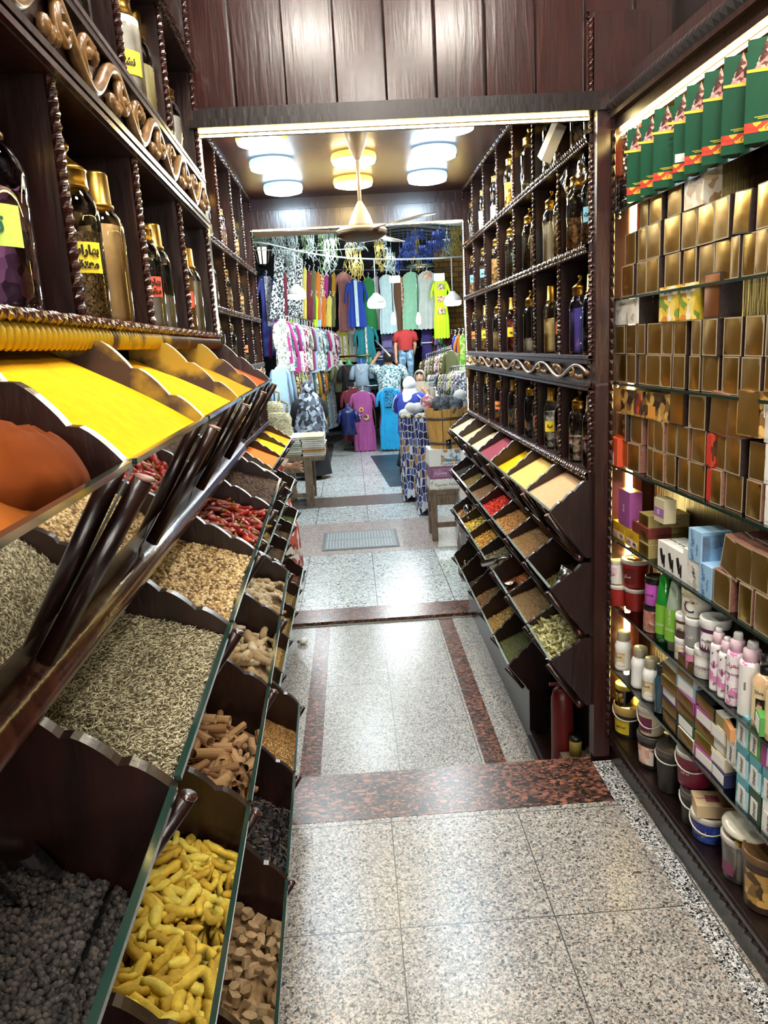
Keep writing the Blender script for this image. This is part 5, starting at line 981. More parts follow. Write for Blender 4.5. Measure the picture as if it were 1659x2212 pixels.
# plinth
YLID = plain('scratched yellow lid', 'b39a2e', .45, noise=.3, nscale=40)
tub('black tub with a yellowish clear lid at the pillar, on the plinth', 1352, 7, 0, .060, .125, BLK, plain('yellowed lid', 'b89a54', .3), .9, plain('yellow label', 'd2bb34', .5), (ar('صابون'), .018, INK), .03, lidh=.035)
tub('jar of black paste with a yellow lid on the black tub', 1349, 7, .126, .036, .085, plain('black paste', '120d0a', .15, coat=.6), YLID, .97, speckle('gold label', ['8a6a2a', '3a2a18', 'c09a44'], 90, rough=.4, bmp=0), name='cosmetic_jar', cat='jar', lidh=.02)
tub('black bucket under the cream bucket, on the plinth', 1412, 7, 0, .058, .125, BLK, SMOKE, .86, PIC['face'], None, None, name='plastic_bucket', cat='bucket', lidh=.025); tub('cream bucket with a printed lid stacked on a black bucket', 1408, 7, .126, .048, .105, CREAMT, CLID, .84, plain('plum label', '6a1f4a', .45), None, .05, name='plastic_bucket', cat='bucket', top=PIC['white'], lidh=.022)
tub('dark grey bucket with a smoky lid and white handle, on the plinth', 1450, 7, 0, .050, .155, plain('dark grey tub', '2a2827', .4), SMOKE, .8, None, None, .02, name='plastic_bucket', cat='bucket', lidh=.022)
tub('black bucket under the maroon bucket, on the plinth', 1507, 7, 0, .052, .115, BLK, SMOKE, .86, None, None, .03, name='plastic_bucket', cat='bucket', lidh=.022); tub('maroon bucket with a white rim stacked on a black bucket', 1500, 7, .116, .055, .115, MAR, CLID, .86, plain('dark wine label', '6a1830', .35), ('500 ml', .011, INKW), .035, name='plastic_bucket', cat='bucket', top=MAR)
tub('blue printed tub under the beige gift box, on the plinth', 1534, 7, 0, .056, .085, BLUET, CLID, .88, BLUET, (ar('لوف'), .024, INKY), .03, lidh=.02)
y = SY(1530, .26, .99); carton('beige printed gift box lying on the blue tub', NL(.945, y, .2065), KN-.25, .13, .085, .04, plain('beige gift box', 'c9b08a', .5), [('t', .25, .55, .3, .7, plain('plum print', '8a4a4a', .5), 'printed_panel')], 'box', texts=[('t', ar('ملوكيا المغربية'), .012, .3, .5, INKP, 90)])
CB = glassy('milky bucket', (.85, .83, .78), rough=.25, body=.12)
t = tub('clear bucket full of white rolls near the right edge, on the plinth', 1604, 7, 0, .058, .135, CB, CLID, .84, None, None, None, name='plastic_bucket', cat='bucket', lidh=.02)
part('paper_label', MB().grid(lambda u, v: (.053*math.cos(-3.4+.9*u), .053*math.sin(-3.4+.9*u), .02+.075*v), 8, 2), plain('mauve label', '7a3a5a', .45), t)
wr = t.matrix_basis.copy(); bx_, by_, bz_ = t.location
for k in range(7):
    a = k*2*math.pi/6; r0 = .031 if k < 6 else 0
    solo('cotton_roll', MB().lathe([(.010, 0), (.0125, .003), (.0125, .085), (.010, .09), (1e-4, .091)], 14), plain('cotton white', 'e9e4d8', .8), 'white cotton roll inside the clear bucket near the right edge', 'roll', (bx_+r0*math.cos(a), by_+r0*math.sin(a), bz_+.004), group='white rolls in the clear bucket')
y = SY(1608, .30, .99); nz_ = wob(5, .004); mb = MB()
mb.ball((0, 0, .022), 1, 18, 10, (.058, .078, .022)); mb.v = [(x_, y_, z_+nz_(x_*2, y_*2)) for x_, y_, z_ in mb.v]
t = thing('plastic_bag', 'white and gold plastic bag of goods lying on the clear bucket', 'bag', NL(.995, y, .2565), KN); part('bag_body', mb, plain('shiny white film', 'd9d2c0', .15, noise=.1, nscale=30, coat=.6), t)
part('gold_corner', MB().prism([(-.05, -.055), (.03, -.075), (.04, -.05), (-.05, -.035)], .004, .012, lambda u, v, a: (u, v, a+.0)), GOLD, t)
tub('brown bucket with a woman\'s portrait at the lower right edge, on the plinth', 1656, 7, 0, .062, .165, plain('brown tub', '3c2620', .35), plain('brown lid', '6a4a2c', .35), .86, PIC['gold'], None, None, name='plastic_bucket', cat='bucket', lidh=.024)
# ---- inside the foot of the right rack
t = thing('fire_extinguisher', 'red fire extinguisher standing in the foot of the right rack', 'fire extinguisher', (.825, 3.02, ZB+.055))
part('cylinder', MB().lathe([(.045, 0), (.047, .005), (.047, .46), (.038, .50), (.018, .515)], 22), plain('extinguisher red', '5c1614', .4), t); part('foot_ring', MB().lathe([(.049, 0), (.05, .06), (.0475, .065)], 22), BLACK, t); part('valve_handle', MB().box(-.055, .01, -.008, .008, .525, .535).tube([(0, 0, .51), (0, 0, .54)], .010, 8), plain('handle red', '6a2420', .4), t)
t = thing('stool', 'low dark wooden stand with jars in the foot of the right rack', 'stool', (.86, 2.86, ZB))
part('seat', MB().box(-.06, .12, -.11, .11, .27, .29), OLDW, t)
for sx in (-.05, .11):
    for sy in (-.1, .1): part('leg', MB().box(sx-.012, sx+.012, sy-.012, sy+.012, 0, .27), OLDW, t)
solo('rack_floor_board', MB().box(.79, 1.0, 2.79, 3.56, ZB+.0, ZB+.05), WOOD, 'worn wooden board under the fire extinguisher at the foot of the right rack', 'board')
for k, (x, y) in enumerate([(.90, 2.83), (.86, 2.94)]):
    t = thing('cosmetic_jar', ('front' if k == 0 else 'back')+' small yellow labelled jar on the stand in the foot of the right rack', 'jar', (x, y, ZB+.2905)); part('jar_body', MB().lathe([(.026, 0), (.027, .07), (.026, .075)], 18), plain('dull yellow label', 'a89548', .5), t); part('lid', MB().lathe([(.028, .072), (.028, .09), (1e-4, .09)], 18), BLACK, t)
t = thing('cosmetic_jar', 'clear jar lying on its side against the dark pillar foot', 'jar', (.80, 2.79, ZB+.318)); t.rotation_euler = (0, math.pi/2, .2)
part('jar_body', MB().lathe([(.02, -.01), (.026, 0), (.027, .07)], 18), CLEARP, t); part('lid', MB().lathe([(.028, .07), (.028, .09), (1e-4, .09)], 18), BLACK, t)
# ---------------------------------------------------------------- the lane and the clothes stall beyond the doorway
def px_w(pl, pr, Y): return P(pr, 800, y=Y)[0]-P(pl, 800, y=Y)[0]
struct('floor', MB().box(-7, 7, 5.78, 26, ZS-.06, ZS), GR_STR)
BR_ = granite('brown granite band', [(0, '3f3733'), (.4, '6d5d54'), (.75, '8c7a70')], None, 0, 90, rough=.3)
PKG = granite('pinkish granite band', [(0, '6e6460'), (.3, 'a89a94'), (.6, 'cdbfb8'), (.85, 'b59f98')], None, 0, 80, rough=.3)
ya, yb = P(760, 1093, z=ZS)[1], P(760, 1072, z=ZS)[1]; struct('trim_10', MB().box(-6, 6, ya, yb, ZS-.02, ZS+.002), BR_)
ya, yb = P(760, 1196, z=ZS)[1], P(760, 1128, z=ZS)[1]; struct('trim_11', MB().box(-6, 6, ya, yb, ZS-.02, ZS+.0015), PKG)
p0, p1 = P(800, 985, z=ZS), P(842, 1052, z=ZS); struct('trim_12', MB().add([(p1[0], p1[1], ZS+.003), (3, p1[1], ZS+.003), (3, p0[1], ZS+.003), (p0[0], p0[1], ZS+.003)], [(0, 1, 2, 3)]), plain('dark slate paving', '2b3a44', .45, noise=.25, nscale=3))
struct('trim_13', MB().box(-2.5, P(715, 1000, z=ZS)[0], P(700, 1020, z=ZS)[1], P(700, 960, z=ZS)[1], ZS-.02, ZS+.002), plain('grey brown paving', '5d5a56', .3, noise=.3, nscale=2))
q = [P(*c, z=ZS) for c in ((700, 1155), (862, 1145), (864, 1178), (706, 1190))]; x0, x1, y0, y1 = q[0][0], q[2][0], q[3][1]-.02, q[0][1]+.05
t = thing('manhole_cover', 'grey rectangular manhole cover with worn raised lines in the lane floor', 'manhole cover', ((x0+x1)/2, (y0+y1)/2, ZS)); w, l = (x1-x0)/2, (y1-y0)/2
part('frame', MB().box(-w, w, -l, l, 0, .006), plain('manhole frame', '565b5c', .5), t); part('plate', MB().box(-w+.03, w-.03, -l+.03, l-.03, 0, .010), plain('manhole plate', '7a8082', .45, noise=.2, nscale=20), t)
mb = MB()
for i in range(22):
    for j in range(2): mb.box(-w+.05+i*(2*w-.1)/22, -w+.056+i*(2*w-.1)/22, -l+.06+j*l*.9, -l+.06+j*l*.9+l*.75, .010, .013)
part('raised_lines', mb, plain('manhole lines', 'b9c0bf', .5), t)
LW = wood('brown plank wall', '3a2a1e', '56402c', rough=.6, coat=0)
struct('wall_left', MB().box(-2.6, -2.5, 9, 20, ZS, 4.6), LW); struct('wall_right', MB().box(3.2, 3.3, 9, 20, ZS, 4.6), LW); struct('wall_back', MB().box(-2.6, 3.3, 19, 19.1, ZS, 4.6), plain('stall back cloth', '2a2c30', .9, noise=.4, nscale=4))
m, nt, b = newmat('yellow brick'); bk = N(nt, 'ShaderNodeTexBrick'); mp = coords(nt, (1, 1, 1)); mp.inputs['Rotation'].default_value = (math.pi/2, 0, 0); nt.links.new(mp.outputs[0], bk.inputs['Vector']); bk.inputs['Scale'].default_value = 2.2; bk.inputs['Color1'].default_value = (*lin('a8803f'), 1); bk.inputs['Color2'].default_value = (*lin('8a6a34'), 1); bk.inputs['Mortar'].default_value = (*lin('4e3d24'), 1); nt.links.new(bk.outputs[0], b.inputs['Base Color']); b.inputs['Roughness'].default_value = .9
struct('wall_right', MB().box(2.05, 3.2, 18.2, 18.3, ZS, 4.4), m)
struct('wall_left', MB().box(-7, -.95, 5.8, 5.95, ZS, 4.6), DW); struct('wall_right', MB().box(1.2, 7, 5.8, 5.95, ZS, 4.6), DW); struct('wall_front', MB().box(-.95, 1.2, 5.8, 5.95, 2.70, 4.6), DW)
# striped canvas canopy
m, nt, b = newmat('striped canvas'); mp = coords(nt); wv = N(nt, 'ShaderNodeTexWave'); wv.bands_direction = 'Y'; wv.inputs['Scale'].default_value = .55; wv.inputs['Distortion'].default_value = .6; nt.links.new(mp.outputs[0], wv.inputs['Vector'])
r_ = ramp(nt, [(0, lin('23282c')), (.22, lin('23282c')), (.26, lin('8a9690')), (1, lin('a3ada6'))], 'LINEAR'); nt.links.new(wv.outputs['Fac'], r_.inputs[0]); nt.links.new(r_.outputs[0], b.inputs['Base Color']); b.inputs['Roughness'].default_value = .9
nz_ = wob(3, .02)
mb = MB().grid(lambda u, v: (-2.7+6*u, 9+10*v, 4.35-.35*v-.28*math.sin(math.pi*v)-.10*math.sin(3*math.pi*u)**2), 40, 40); solo('canopy', mb, m, 'striped canvas canopy stretched over the clothes stall', 'canopy')
# market lamps
def bulb(label, px, py, Y, r=.13, watts=BULB, top=None):
    p = P(px, py, y=Y); t = thing('pendant_bulb', label, 'lamp', (p[0], p[1], p[2])); ztop = (P(px, top, y=Y)[2] if top else p[2]+1.2)-p[2]
    part('bulb_shade', MB().lathe([(r*.25, r*1.05), (r*.45, r*.8), (r*.85, r*.45), (r, r*.1), (r, 0)], 20), WHITE, t); part('bulb_glow', MB().lathe([(r*.98, 0), (r*.95, -r*.35), (r*.75, -r*.5), (1e-4, -r*.55)], 20), E_BULB, t); part('cord', MB().tube([(0, 0, r), (0, 0, ztop)], .010, 6), plain('grey cord', '9aa4a4', .6), t)
    l = bpy.data.lights.new('bulb_light', 'POINT'); l.energy = watts; l.color = (.88, .96, 1); l.shadow_soft_size = r; o = bpy.data.objects.new('bulb_light', l); COL.objects.link(o); o.parent = t; o.location = (0, 0, -r*.9); return t
bulb('white pendant bulb on a cord in front of the checked scarves, left of the stall', 641, 636, 11.5, .135, top=545); bulb('white pendant bulb before the pale blue dress, middle of the stall', 813, 655, 11.5, .135, top=560); bulb('white pendant bulb by the brick wall on the right of the stall', 978, 650, 12.0, .135, top=557)
for px, lab in ((850, 'bare glowing bulb before the brown dress'), (904, 'bare glowing bulb before the pale green dress')):
    p = P(px, 690, y=13); t = thing('bare_bulb', lab, 'lamp', p); part('glass_bulb', MB().lathe([(.012, .11), (.03, .05), (.042, -.01), (.034, -.07), (1e-4, -.09)], 14), E_FIL, t); part('cord', MB().tube([(0, 0, .11), (0, 0, .75)], .008, 6), BLACK, t)
for px, py, lab in ((853, 603, 'bright flood lamp under the canopy'), (949, 598, 'bright flood lamp beside the mannequin in lime')):
    p = P(px, py, y=14); t = thing('flood_lamp', lab, 'lamp', p); part('housing', MB().box(-.09, .09, 0, .05, -.06, .06), plain('lamp grey', '8d9496', .5), t); part('lit_panel', MB().box(-.08, .08, -.01, 0, -.05, .05), E_FIL, t)
    l = bpy.data.lights.new('flood_light', 'POINT'); l.energy = 50; l.color = (.92, .97, 1); l.shadow_soft_size = .1; o = bpy.data.objects.new('flood_light', l); COL.objects.link(o); o.parent = t; o.location = (0, -.15, -.1)
for x, y in ((-.6, 7.6), (.9, 8.4), (0, 11)): 
    t = thing('market_lamp', 'round lamp hanging over the lane outside the doorway', 'lamp', (x, y, 3.9), group='lamps over the lane'); part('cord', MB().tube([(0, 0, .1), (0, 0, .72)], .01, 6), BLACK, t); part('shade', MB().lathe([(.05, .12), (.2, .02), (.21, 0)], 20), WHITE, t); part('lit_disc', MB().lathe([(.2, 0), (1e-4, -.02)], 20), E_BULB, t)
    l = bpy.data.lights.new('market_light', 'POINT'); l.energy = 90; l.color = (.85, .95, 1); l.shadow_soft_size = .2; o = bpy.data.objects.new('market_light', l); COL.objects.link(o); o.parent = t; o.location = (0, 0, -.12)
def cable(label, pts, r=.012, mat=None): solo('cable', MB().tube(pts, r, 6), mat or plain('white cord', 'c4d0cc', .5), label, 'cable')
cable('white cable sagging across the front of the stall with bulbs hanging from it', [tuple(P(x, y, y=11.5)) for x, y in ((540, 522), (580, 527), (640, 542), (700, 552), (760, 558), (813, 560), (880, 560), (940, 558), (1000, 554))])
cable('thin straight wire under the canopy', [tuple(P(x, y, y=12.5)) for x, y in ((540, 540), (700, 541), (780, 536))], .008)
t = thing('wall_lantern', 'dark iron wall lantern with a lit pane high on the left wall of the stall', 'lantern', P(567, 552, y=15.5))
part('lantern_frame', MB().lathe([(.07, -.22), (.11, -.17), (.10, -.16)], 6).lathe([(.17, .2), (.05, .32), (1e-4, .36)], 6).tube([(.10, 0, -.17), (.16, 0, .2)], .014, 4).tube([(-.10, 0, -.17), (-.16, 0, .2)], .014, 4).tube([(0, -.10, -.17), (0, -.16, .2)], .014, 4), BLACK, t); part('lit_pane', MB().lathe([(.06, -.15), (.09, .15), (1e-4, .16)], 6), emis('lantern glow', 'fff0cc', 2.5), t)
t = thing('hanging_disc', 'dark round metal disc with a pale ring hanging under the canopy', 'disc', P(908, 574, y=14.5)); part('disc', MB().lathe([(.26, -.02), (.27, 0), (.25, .02), (1e-4, .03)], 28), plain('dark green metal', '1c2a28', .4), t); part('ring', MB().lathe([(.07, -.024), (.085, -.022)], 20), WHITE, t)
# ---- tinsel strips
TIN = [plain('silver tinsel', 'a9b8b4', .25, .8, noise=.3, nscale=60), plain('blue tinsel', '3a4a86', .3, .7, noise=.4, nscale=60), plain('gold tinsel', '9a8a4c', .3, .8, noise=.3, nscale=60), plain('green tinsel', '6f8660', .3, .7, noise=.3, nscale=60)]
def tinsel(px, top, bot, Y, m, lab, n=5, spread=.05):
    p = P(px, top, y=Y); L = p[2]-P(px, bot, y=Y)[2]; mb = MB(); r = random.Random(px)
    for k in range(n):
        x = r.uniform(-spread, spread); y = r.uniform(-.03, .03); w = r.uniform(.004, .009); l = L*r.uniform(.7, 1); pts = [(x+r.uniform(-.012, .012)*i, y+.02*math.sin(i), -l*i/6) for i in range(7)]
        mb.add([(a[0]+s_*w, a[1]+.006*(i % 2), a[2]) for i, a in enumerate(pts) for s_ in (-1, 1)]+[(a[0]+s_*w, a[1]+.012+.006*(i % 2), a[2]) for i, a in enumerate(pts) for s_ in (-1, 1)],
               [(2*i, 2*i+1, 2*i+3, 2*i+2) for i in range(6)]+[(14+2*i, 14+2*i+2, 14+2*i+3, 14+2*i+1) for i in range(6)])
    mb.tube([(0, 0, 0), (0, 0, max(.02, 4.2-p[2]))], .003, 4)
    solo('tinsel_garland', mb, m, lab, 'tinsel', (p[0], p[1], p[2]), group='tinsel under the canopy')
for k, (px, top, bot, c) in enumerate([(552, 508, 535, 3), (563, 508, 533, 0), (574, 506, 536, 0), (598, 505, 560, 0), (608, 506, 545, 0), (617, 540, 600, 0), (630, 503, 575, 0), (632, 535, 565, 0), (660, 500, 560, 3), (672, 505, 568, 0), (693, 500, 545, 3), (700, 520, 592, 3), (710, 505, 600, 0), (720, 503, 575, 3), (756, 525, 605, 2), (770, 540, 610, 2), (776, 515, 545, 0), (757, 500, 540, 0), (818, 520, 590, 2), (822, 510, 548, 0), (835, 535, 590, 0), (845, 545, 600, 0), (864, 560, 590, 1), (872, 535, 565, 1), (880, 515, 560, 1), (890, 500, 565, 1), (897, 498, 590, 2), (905, 495, 520, 1), (912, 530, 565, 1), (922, 535, 570, 1), (932, 520, 558, 1), (942, 500, 545, 1), (950, 495, 535, 1), (957, 498, 540, 1), (966, 515, 560, 0), (973, 500, 545, 0), (980, 490, 555, 2), (986, 490, 560, 2)]):
    tinsel(px, top, bot, 12.5+(k % 3)*.5, TIN[c], '%s foil tinsel strips hanging under the canopy' % ('silver', 'blue', 'gold', 'greenish')[c], 11, .075)
# ---- garments
def stripes(name, cols, scale, axis=0):
    m, nt, b = newmat(name); mp = coords(nt, (scale, 0, 0) if axis == 0 else (0, 0, scale)); v = N(nt, 'ShaderNodeTexVoronoi'); v.voronoi_dimensions = '3D'; v.inputs['Scale'].default_value = 1
    nt.links.new(mp.outputs[0], v.inputs['Vector']); sp = N(nt, 'ShaderNodeSeparateColor'); nt.links.new(v.outputs['Color'], sp.inputs[0]); r = ramp(nt, [(i/len(cols), lin(c)) for i, c in enumerate(cols)], 'CONSTANT'); nt.links.new(sp.outputs[0], r.inputs[0]); nt.links.new(r.outputs[0], b.inputs['Base Color']); b.inputs['Roughness'].default_value = .9; return m
def cloth(name, c, noise=.08): return plain('cloth '+name, c, .85, noise=noise, nscale=12, sheen=.2)
def garment_mesh(w, L, hem=1.15, folds=5, depth=.09, seed=0, sh=.10, neck=.22):
    """front and back of a hanging dress, shoulders at z=0, hem at -L"""
    r = random.Random(seed); ph = r.uniform(0, 6); mb = MB(); nu, nv = 18, 14
    def half(v):
        z = v*L
        if z < sh: return w*(neck+(.5-neck)*(z/sh)**.6)
        t = (z-sh)/(L-sh); return w*(.5-.09*math.sin(math.pi*min(1, t*1.6))+(.5*hem-.5)*t)
    def fn(s_): return lambda u, v: (half(v)*(2*u-1), s_*(depth*.5*(1-abs(2*u-1)**3)*(.55+.45*v)+.018*v*math.sin(folds*2*math.pi*u+ph+.8*v)), -v*L+.012*math.sin(folds*2*math.pi*u+ph)*(v > .97))
    mb.grid(fn(-1), nu, nv); mb.grid(fn(1), nu, nv); return mb
def sleeve_mesh(s_, w, ln, r=.055, sh=.10, out=.28):
    return MB().tube([(s_*w*.40, 0, -.05), (s_*w*.5, 0, -.11), (s_*(w*.5+ln*out*.5), 0, -.1-ln*.5), (s_*(w*.5+ln*out*.62), 0, -.1-ln)], [r*.9, r*1.05, r, r*.9], 10, flat=.6)
HANG = plain('white hanger', 'dfe6e4', .4)
def hanger_mesh(w=.4): return MB().tube([(-w/2, 0, -.055), (0, 0, .012), (w/2, 0, -.055)], .009, 6).tube([(0, 0, .01), (0, 0, .05), (.022, 0, .075), (.008, 0, .10), (-.012, 0, .09)], .006, 6)
def garment(label, pl, pr, top, bot, Y, mat, sleeve=.22, hem=1.15, rz=0, cat='dress', name='dress', group=None, extras=(), slmat=None, hanger=True, seed=None, tilt=0):
    p = P((pl+pr)/2, top, y=Y); w = px_w(pl, pr, Y)*(.86 if sleeve else 1); L = p[2]-P((pl+pr)/2, bot, y=Y)[2]
    t = thing(name, label, cat, p, rz, group)
    if tilt: t.rotation_euler = (0, tilt, rz)
    part('garment_body', garment_mesh(w, L, hem, seed=seed if seed is not None else int(pl)), mat, t)
    if sleeve:
        for s_ in (-1, 1): part('sleeve', sleeve_mesh(s_, w, sleeve*L if sleeve > 1 else sleeve, r=max(.04, w*.13)), slmat or mat, t)
    if hanger: part('hanger', hanger_mesh(w*.8), HANG, t)
    for nm, x0, x1, z0, z1, m in extras: part(nm, MB().grid(lambda u, v: (w*(x0+(x1-x0)*u), -.062-.02*(1-abs(2*(x0+(x1-x0)*u))**2), -L*(z0+(z1-z0)*v)), 4, 6), m, t)
    return t
SEQ = speckle('sequins', ['8d8f9a', 'c9ccd6', '4a4a5c', 'e4e6ee', '5f5f74'], 90, rough=.3, bmp=.2); SEQG = speckle('bronze sequins', ['9a6a4a', 'd2a27c', '6a4028', 'e8c8a8', 'b9855c'], 60, rough=.3, bmp=.2); EMB = speckle('embroidery', ['c96a3a', '4a8a7a', 'd9c08a', '8a3a4a', 'e8e0c0'], 55, rough=.8, bmp=0); LACE = speckle('pale lace', ['dcd8d0', 'b9b4b0', 'efece6', '8f8a90'], 60, rough=.8, bmp=.2)
C_ = {k: cloth(k, c) for k, c in dict(periwinkle='4f57a8', magenta='a82f7c', pink='c98a86', royal='1f3f9e', green='2f8a4a', paleblue='b9d4d6', brown='6a4a34', mint='8fc4a4', palegrey='b4beb6', lime='b6e41c', yellow='c9bf5c', teal='1f7f88', white='d9ded8', lavender='8a82bc', purple='3c2f74', orange='c4701f', black='1a1a1e', khaki='6e7350', greyblue='8fa3b4', navy='22345c', mauve='a2508e', turquoise='1c9fd6', maroon='6a2030', darkteal='2a5560', cream='d8d0b4', olive='5c5f38', mustard='b98a24', silver='9aa0a0', sky='9fc0dc').items()}
kf = speckle('checked scarf cloth', ['e2e6e4', '20262c', 'd4dad8', '3a4248'], 45, rough=.9, bmp=0)
def rail(label, pts, r=.016, mat=None): solo('clothes_rail', MB().tube(pts, r, 8), mat or plain('rail metal', '8b8d86', .35, .8), label, 'rail')
for a in [('long pink embroidered robe hanging beside the royal blue robe', 725, 757, 588, 715, 16.5, C_['pink'], .3), ('royal blue robe with a pale blue centre panel', 747, 787, 604, 707, 16, C_['royal'], .35, 1.15, 0, 'dress', 'robe', None, [('front_panel', -.10, .10, .02, .99, C_['paleblue'])]), ('long green dress hanging between the blue robe and the printed dress', 783, 808, 600, 716, 16.5, C_['green'], 0), ('green, white and purple printed dress behind the middle bulb', 801, 826, 598, 713, 16.8, stripes('swirl print', ['5f8a4a', 'e4e6de', '7a4a7a', 'e9ece4', '8fb46a'], 9), 0),
          ('pale blue beaded gown hanging behind the middle bulb', 818, 850, 594, 721, 16.2, C_['paleblue'], 0), ('brown dress with a bronze sequin stripe', 844, 879, 598, 716, 16.4, C_['brown'], 0, 1.15, 0, 'dress', 'dress', None, [('sequin_stripe', .08, .32, .02, .99, SEQG)]), ('mint green gown with a draped neckline', 869, 906, 588, 712, 16.2, C_['mint'], 0, 1.2), ('pale grey gown with a beaded collar', 902, 941, 586, 711, 16, C_['palegrey'], 0, 1.2, 0, 'dress', 'dress', None, [('beaded_collar', -.2, .2, .03, .13, SEQG)]),
          ('lime green dress with three embroidered panels on a pale mannequin', 933, 968, 604, 731, 15.5, C_['lime'], .25, 1.1, 0, 'dress', 'dress', None, [('embroidered_panel', -.26, .26, .07, .17, EMB), ('embroidered_panel', -.26, .26, .28, .38, EMB), ('embroidered_panel', -.26, .26, .48, .58, EMB)]),
          ('yellow robe with grey embroidered panels below the pink robe', 723, 752, 712, 782, 16.6, C_['yellow'], 0, 1.1, 0, 'dress', 'robe', None, [('embroidered_panel', -.3, -.08, .2, .9, LACE), ('embroidered_panel', .08, .3, .2, .9, LACE)]), ('teal robe with a white braided front below the blue robe', 766, 812, 704, 792, 16.2, C_['teal'], .3, 1.1, 0, 'dress', 'robe', None, [('braided_front', -.05, .05, .02, .98, LACE)]), ('long white robe beside the yellow one', 750, 770, 706, 782, 16.8, C_['white'], 0),
          ('lavender pleated skirt under the pale blue gown', 822, 848, 716, 782, 16.6, C_['lavender'], 0, 1.15, 0, 'skirt', 'skirt'), ('brown pleated trousers under the brown dress', 846, 879, 716, 766, 16.7, C_['brown'], 0, 1.05, 0, 'trousers', 'trousers'), ('purple dress with a white hem line right of the red shirt mannequin', 909, 932, 706, 792, 16.3, C_['purple'], 0, 1.05, 0, 'dress', 'dress', None, [('hem_line', -.5, .5, .38, .41, C_['white'])]), ('orange tunic at the right end of the stall', 984, 999, 722, 802, 13.5, C_['orange'], .2), ('bright green printed tunic beside the doorway', 992, 1008, 722, 800, 13.2, speckle('green print', ['8fbf4a', 'b9d47a', '6a9a3a'], 30, rough=.9, bmp=0), 0), ('royal blue skirt behind the orange tunic', 976, 990, 725, 795, 14, C_['royal'], 0, 1.1, 0, 'skirt', 'skirt'),
          ('long periwinkle dress with a silver sequin front on a blue bust, left of the stall', 556, 594, 598, 770, 13.5, C_['periwinkle'], .45, 1.2, .3, 'dress', 'dress', None, [('sequin_front', -.22, .22, .0, .62, SEQ)]), ('magenta tunic with silver embroidered yoke hanging at the left', 587, 627, 690, 786, 12.6, C_['magenta'], .5, 1.1, .2, 'tunic', 'tunic', None, [('embroidered_yoke', -.2, .25, .0, .33, LACE), ('embroidered_hem', -.4, .4, .72, .85, LACE)])]: garment(*a)
rail('steel clothes rail high at the back holding the evening gowns', [tuple(P(715, 583, y=16.3)), tuple(P(975, 583, y=16.3))])
# checked scarves and striped cloths on the upper left line
for k, (pl, pr, top, bot, m, lab) in enumerate([(592, 615, 545, 692, kf, 'black and white checked scarf nearest the left wall'), (606, 622, 590, 690, C_['maroon'], 'maroon cloth hanging between two checked scarves'), (616, 642, 545, 690, kf, 'black and white checked scarf behind the left bulb'), (640, 656, 552, 685, kf, 'checked scarf right of the left bulb'), (652, 664, 578, 690, C_['yellow'], 'yellow cloth on the upper left rail'), (660, 674, 585, 690, C_['maroon'], 'plum cloth beside the yellow one on the upper rail'), (670, 684, 582, 690, C_['olive'], 'green cloth on the upper left rail'), (680, 694, 588, 690, C_['orange'], 'orange cloth on the upper left rail'), (690, 702, 590, 690, EMB, 'multicoloured printed cloth on the upper left rail'), (699, 711, 592, 690, C_['magenta'], 'pink cloth on the upper left rail'), (708, 718, 592, 690, C_['black'], 'black cloth on the upper left rail'), (715, 727, 590, 690, C_['mustard'], 'mustard cloth at the end of the upper left rail')]):
    garment(lab+' of the stall', pl, pr, top, bot, 13.2+k*.28, m, 0, 1.5, .5, 'cloth', 'hanging_cloth', tilt=.13)
for k, (px, c) in enumerate([(628, 'lime'), (640, 'white'), (648, 'darkteal'), (660, 'silver'), (672, 'maroon'), (682, 'lime'), (690, 'sky'), (700, 'orange'), (712, 'yellow'), (720, 'olive')]): garment('%s shirt hem, %s along the line above the middle left rail' % (c, ORD[k]), px-7, px+7, 640, 706, 14+k*.2, C_[c], 0, 1.2, .5, 'shirt', 'shirt', tilt=.15)
rail('steel clothes rail on the left at mid height', [tuple(P(602, 684, y=12.8)), tuple(P(630, 683, y=13.3)), tuple(P(704, 702, y=16))]); rail('steel clothes rail on the left above the long robes', [tuple(P(600, 786, y=12.5)), tuple(P(630, 780, y=13)), tuple(P(722, 778, y=16.5))]); rail('brass rail under the yellow and teal robes', [tuple(P(718, 772, y=16.4)), tuple(P(800, 767, y=16))], .02, BRASS); rail('steel rail behind the man in the floral shirt', [tuple(P(812, 753, y=16.3)), tuple(P(905, 750, y=16.3))]); rail('steel rail of the upper right rack', [tuple(P(925, 768, y=15.5)), tuple(P(975, 752, y=13.5))]); rail('steel rail of the lower right rack', [tuple(P(935, 800, y=15)), tuple(P(1000, 790, y=12.6))])
PR = [speckle('floral print %d' % i, c, 34, rough=.9, bmp=0, noise=.02) for i, c in enumerate([['d8dcd0', '9aa89a', 'efeee6', '6f7a6c'], ['2a2c34', '8a8c94', '4a4c58', 'c9cacc'], ['b9a26a', 'e2d6a8', '7a6a3a', '4a3f24'], ['8fb4bc', 'd4e2e2', '5f8a96', 'e9efee'], ['b04a6a', 'e4c8d0', '6a2840', 'efe4e6'], ['4a6a6a', '8fa39a', '2a3c40', 'c4cec4'], ['7a8a5a', 'c9c48a', '4f5a3a', 'dcd8b4'], ['3a3f52', 'a87a8a', '5f6a7a', 'd2c9c4']])]
LG_ = [('pale blue', C_['sky']), ('lace cream', LACE), ('blue grey', C_['greyblue']), ('black', C_['black']), ('gold print', PR[2]), ('red', C_['maroon']), ('olive print', PR[6]), ('dark print', PR[1]), ('neon green', C_['lime']), ('orange print', EMB), ('black lace', PR[7]), ('grey', C_['silver']), ('dark green', C_['darkteal']), ('white print', PR[0]), ('mustard', C_['mustard']), ('navy', C_['navy']), ('leopard print', PR[2]), ('amber', C_['orange']), ('olive', C_['olive']), ('black and gold', PR[6])]
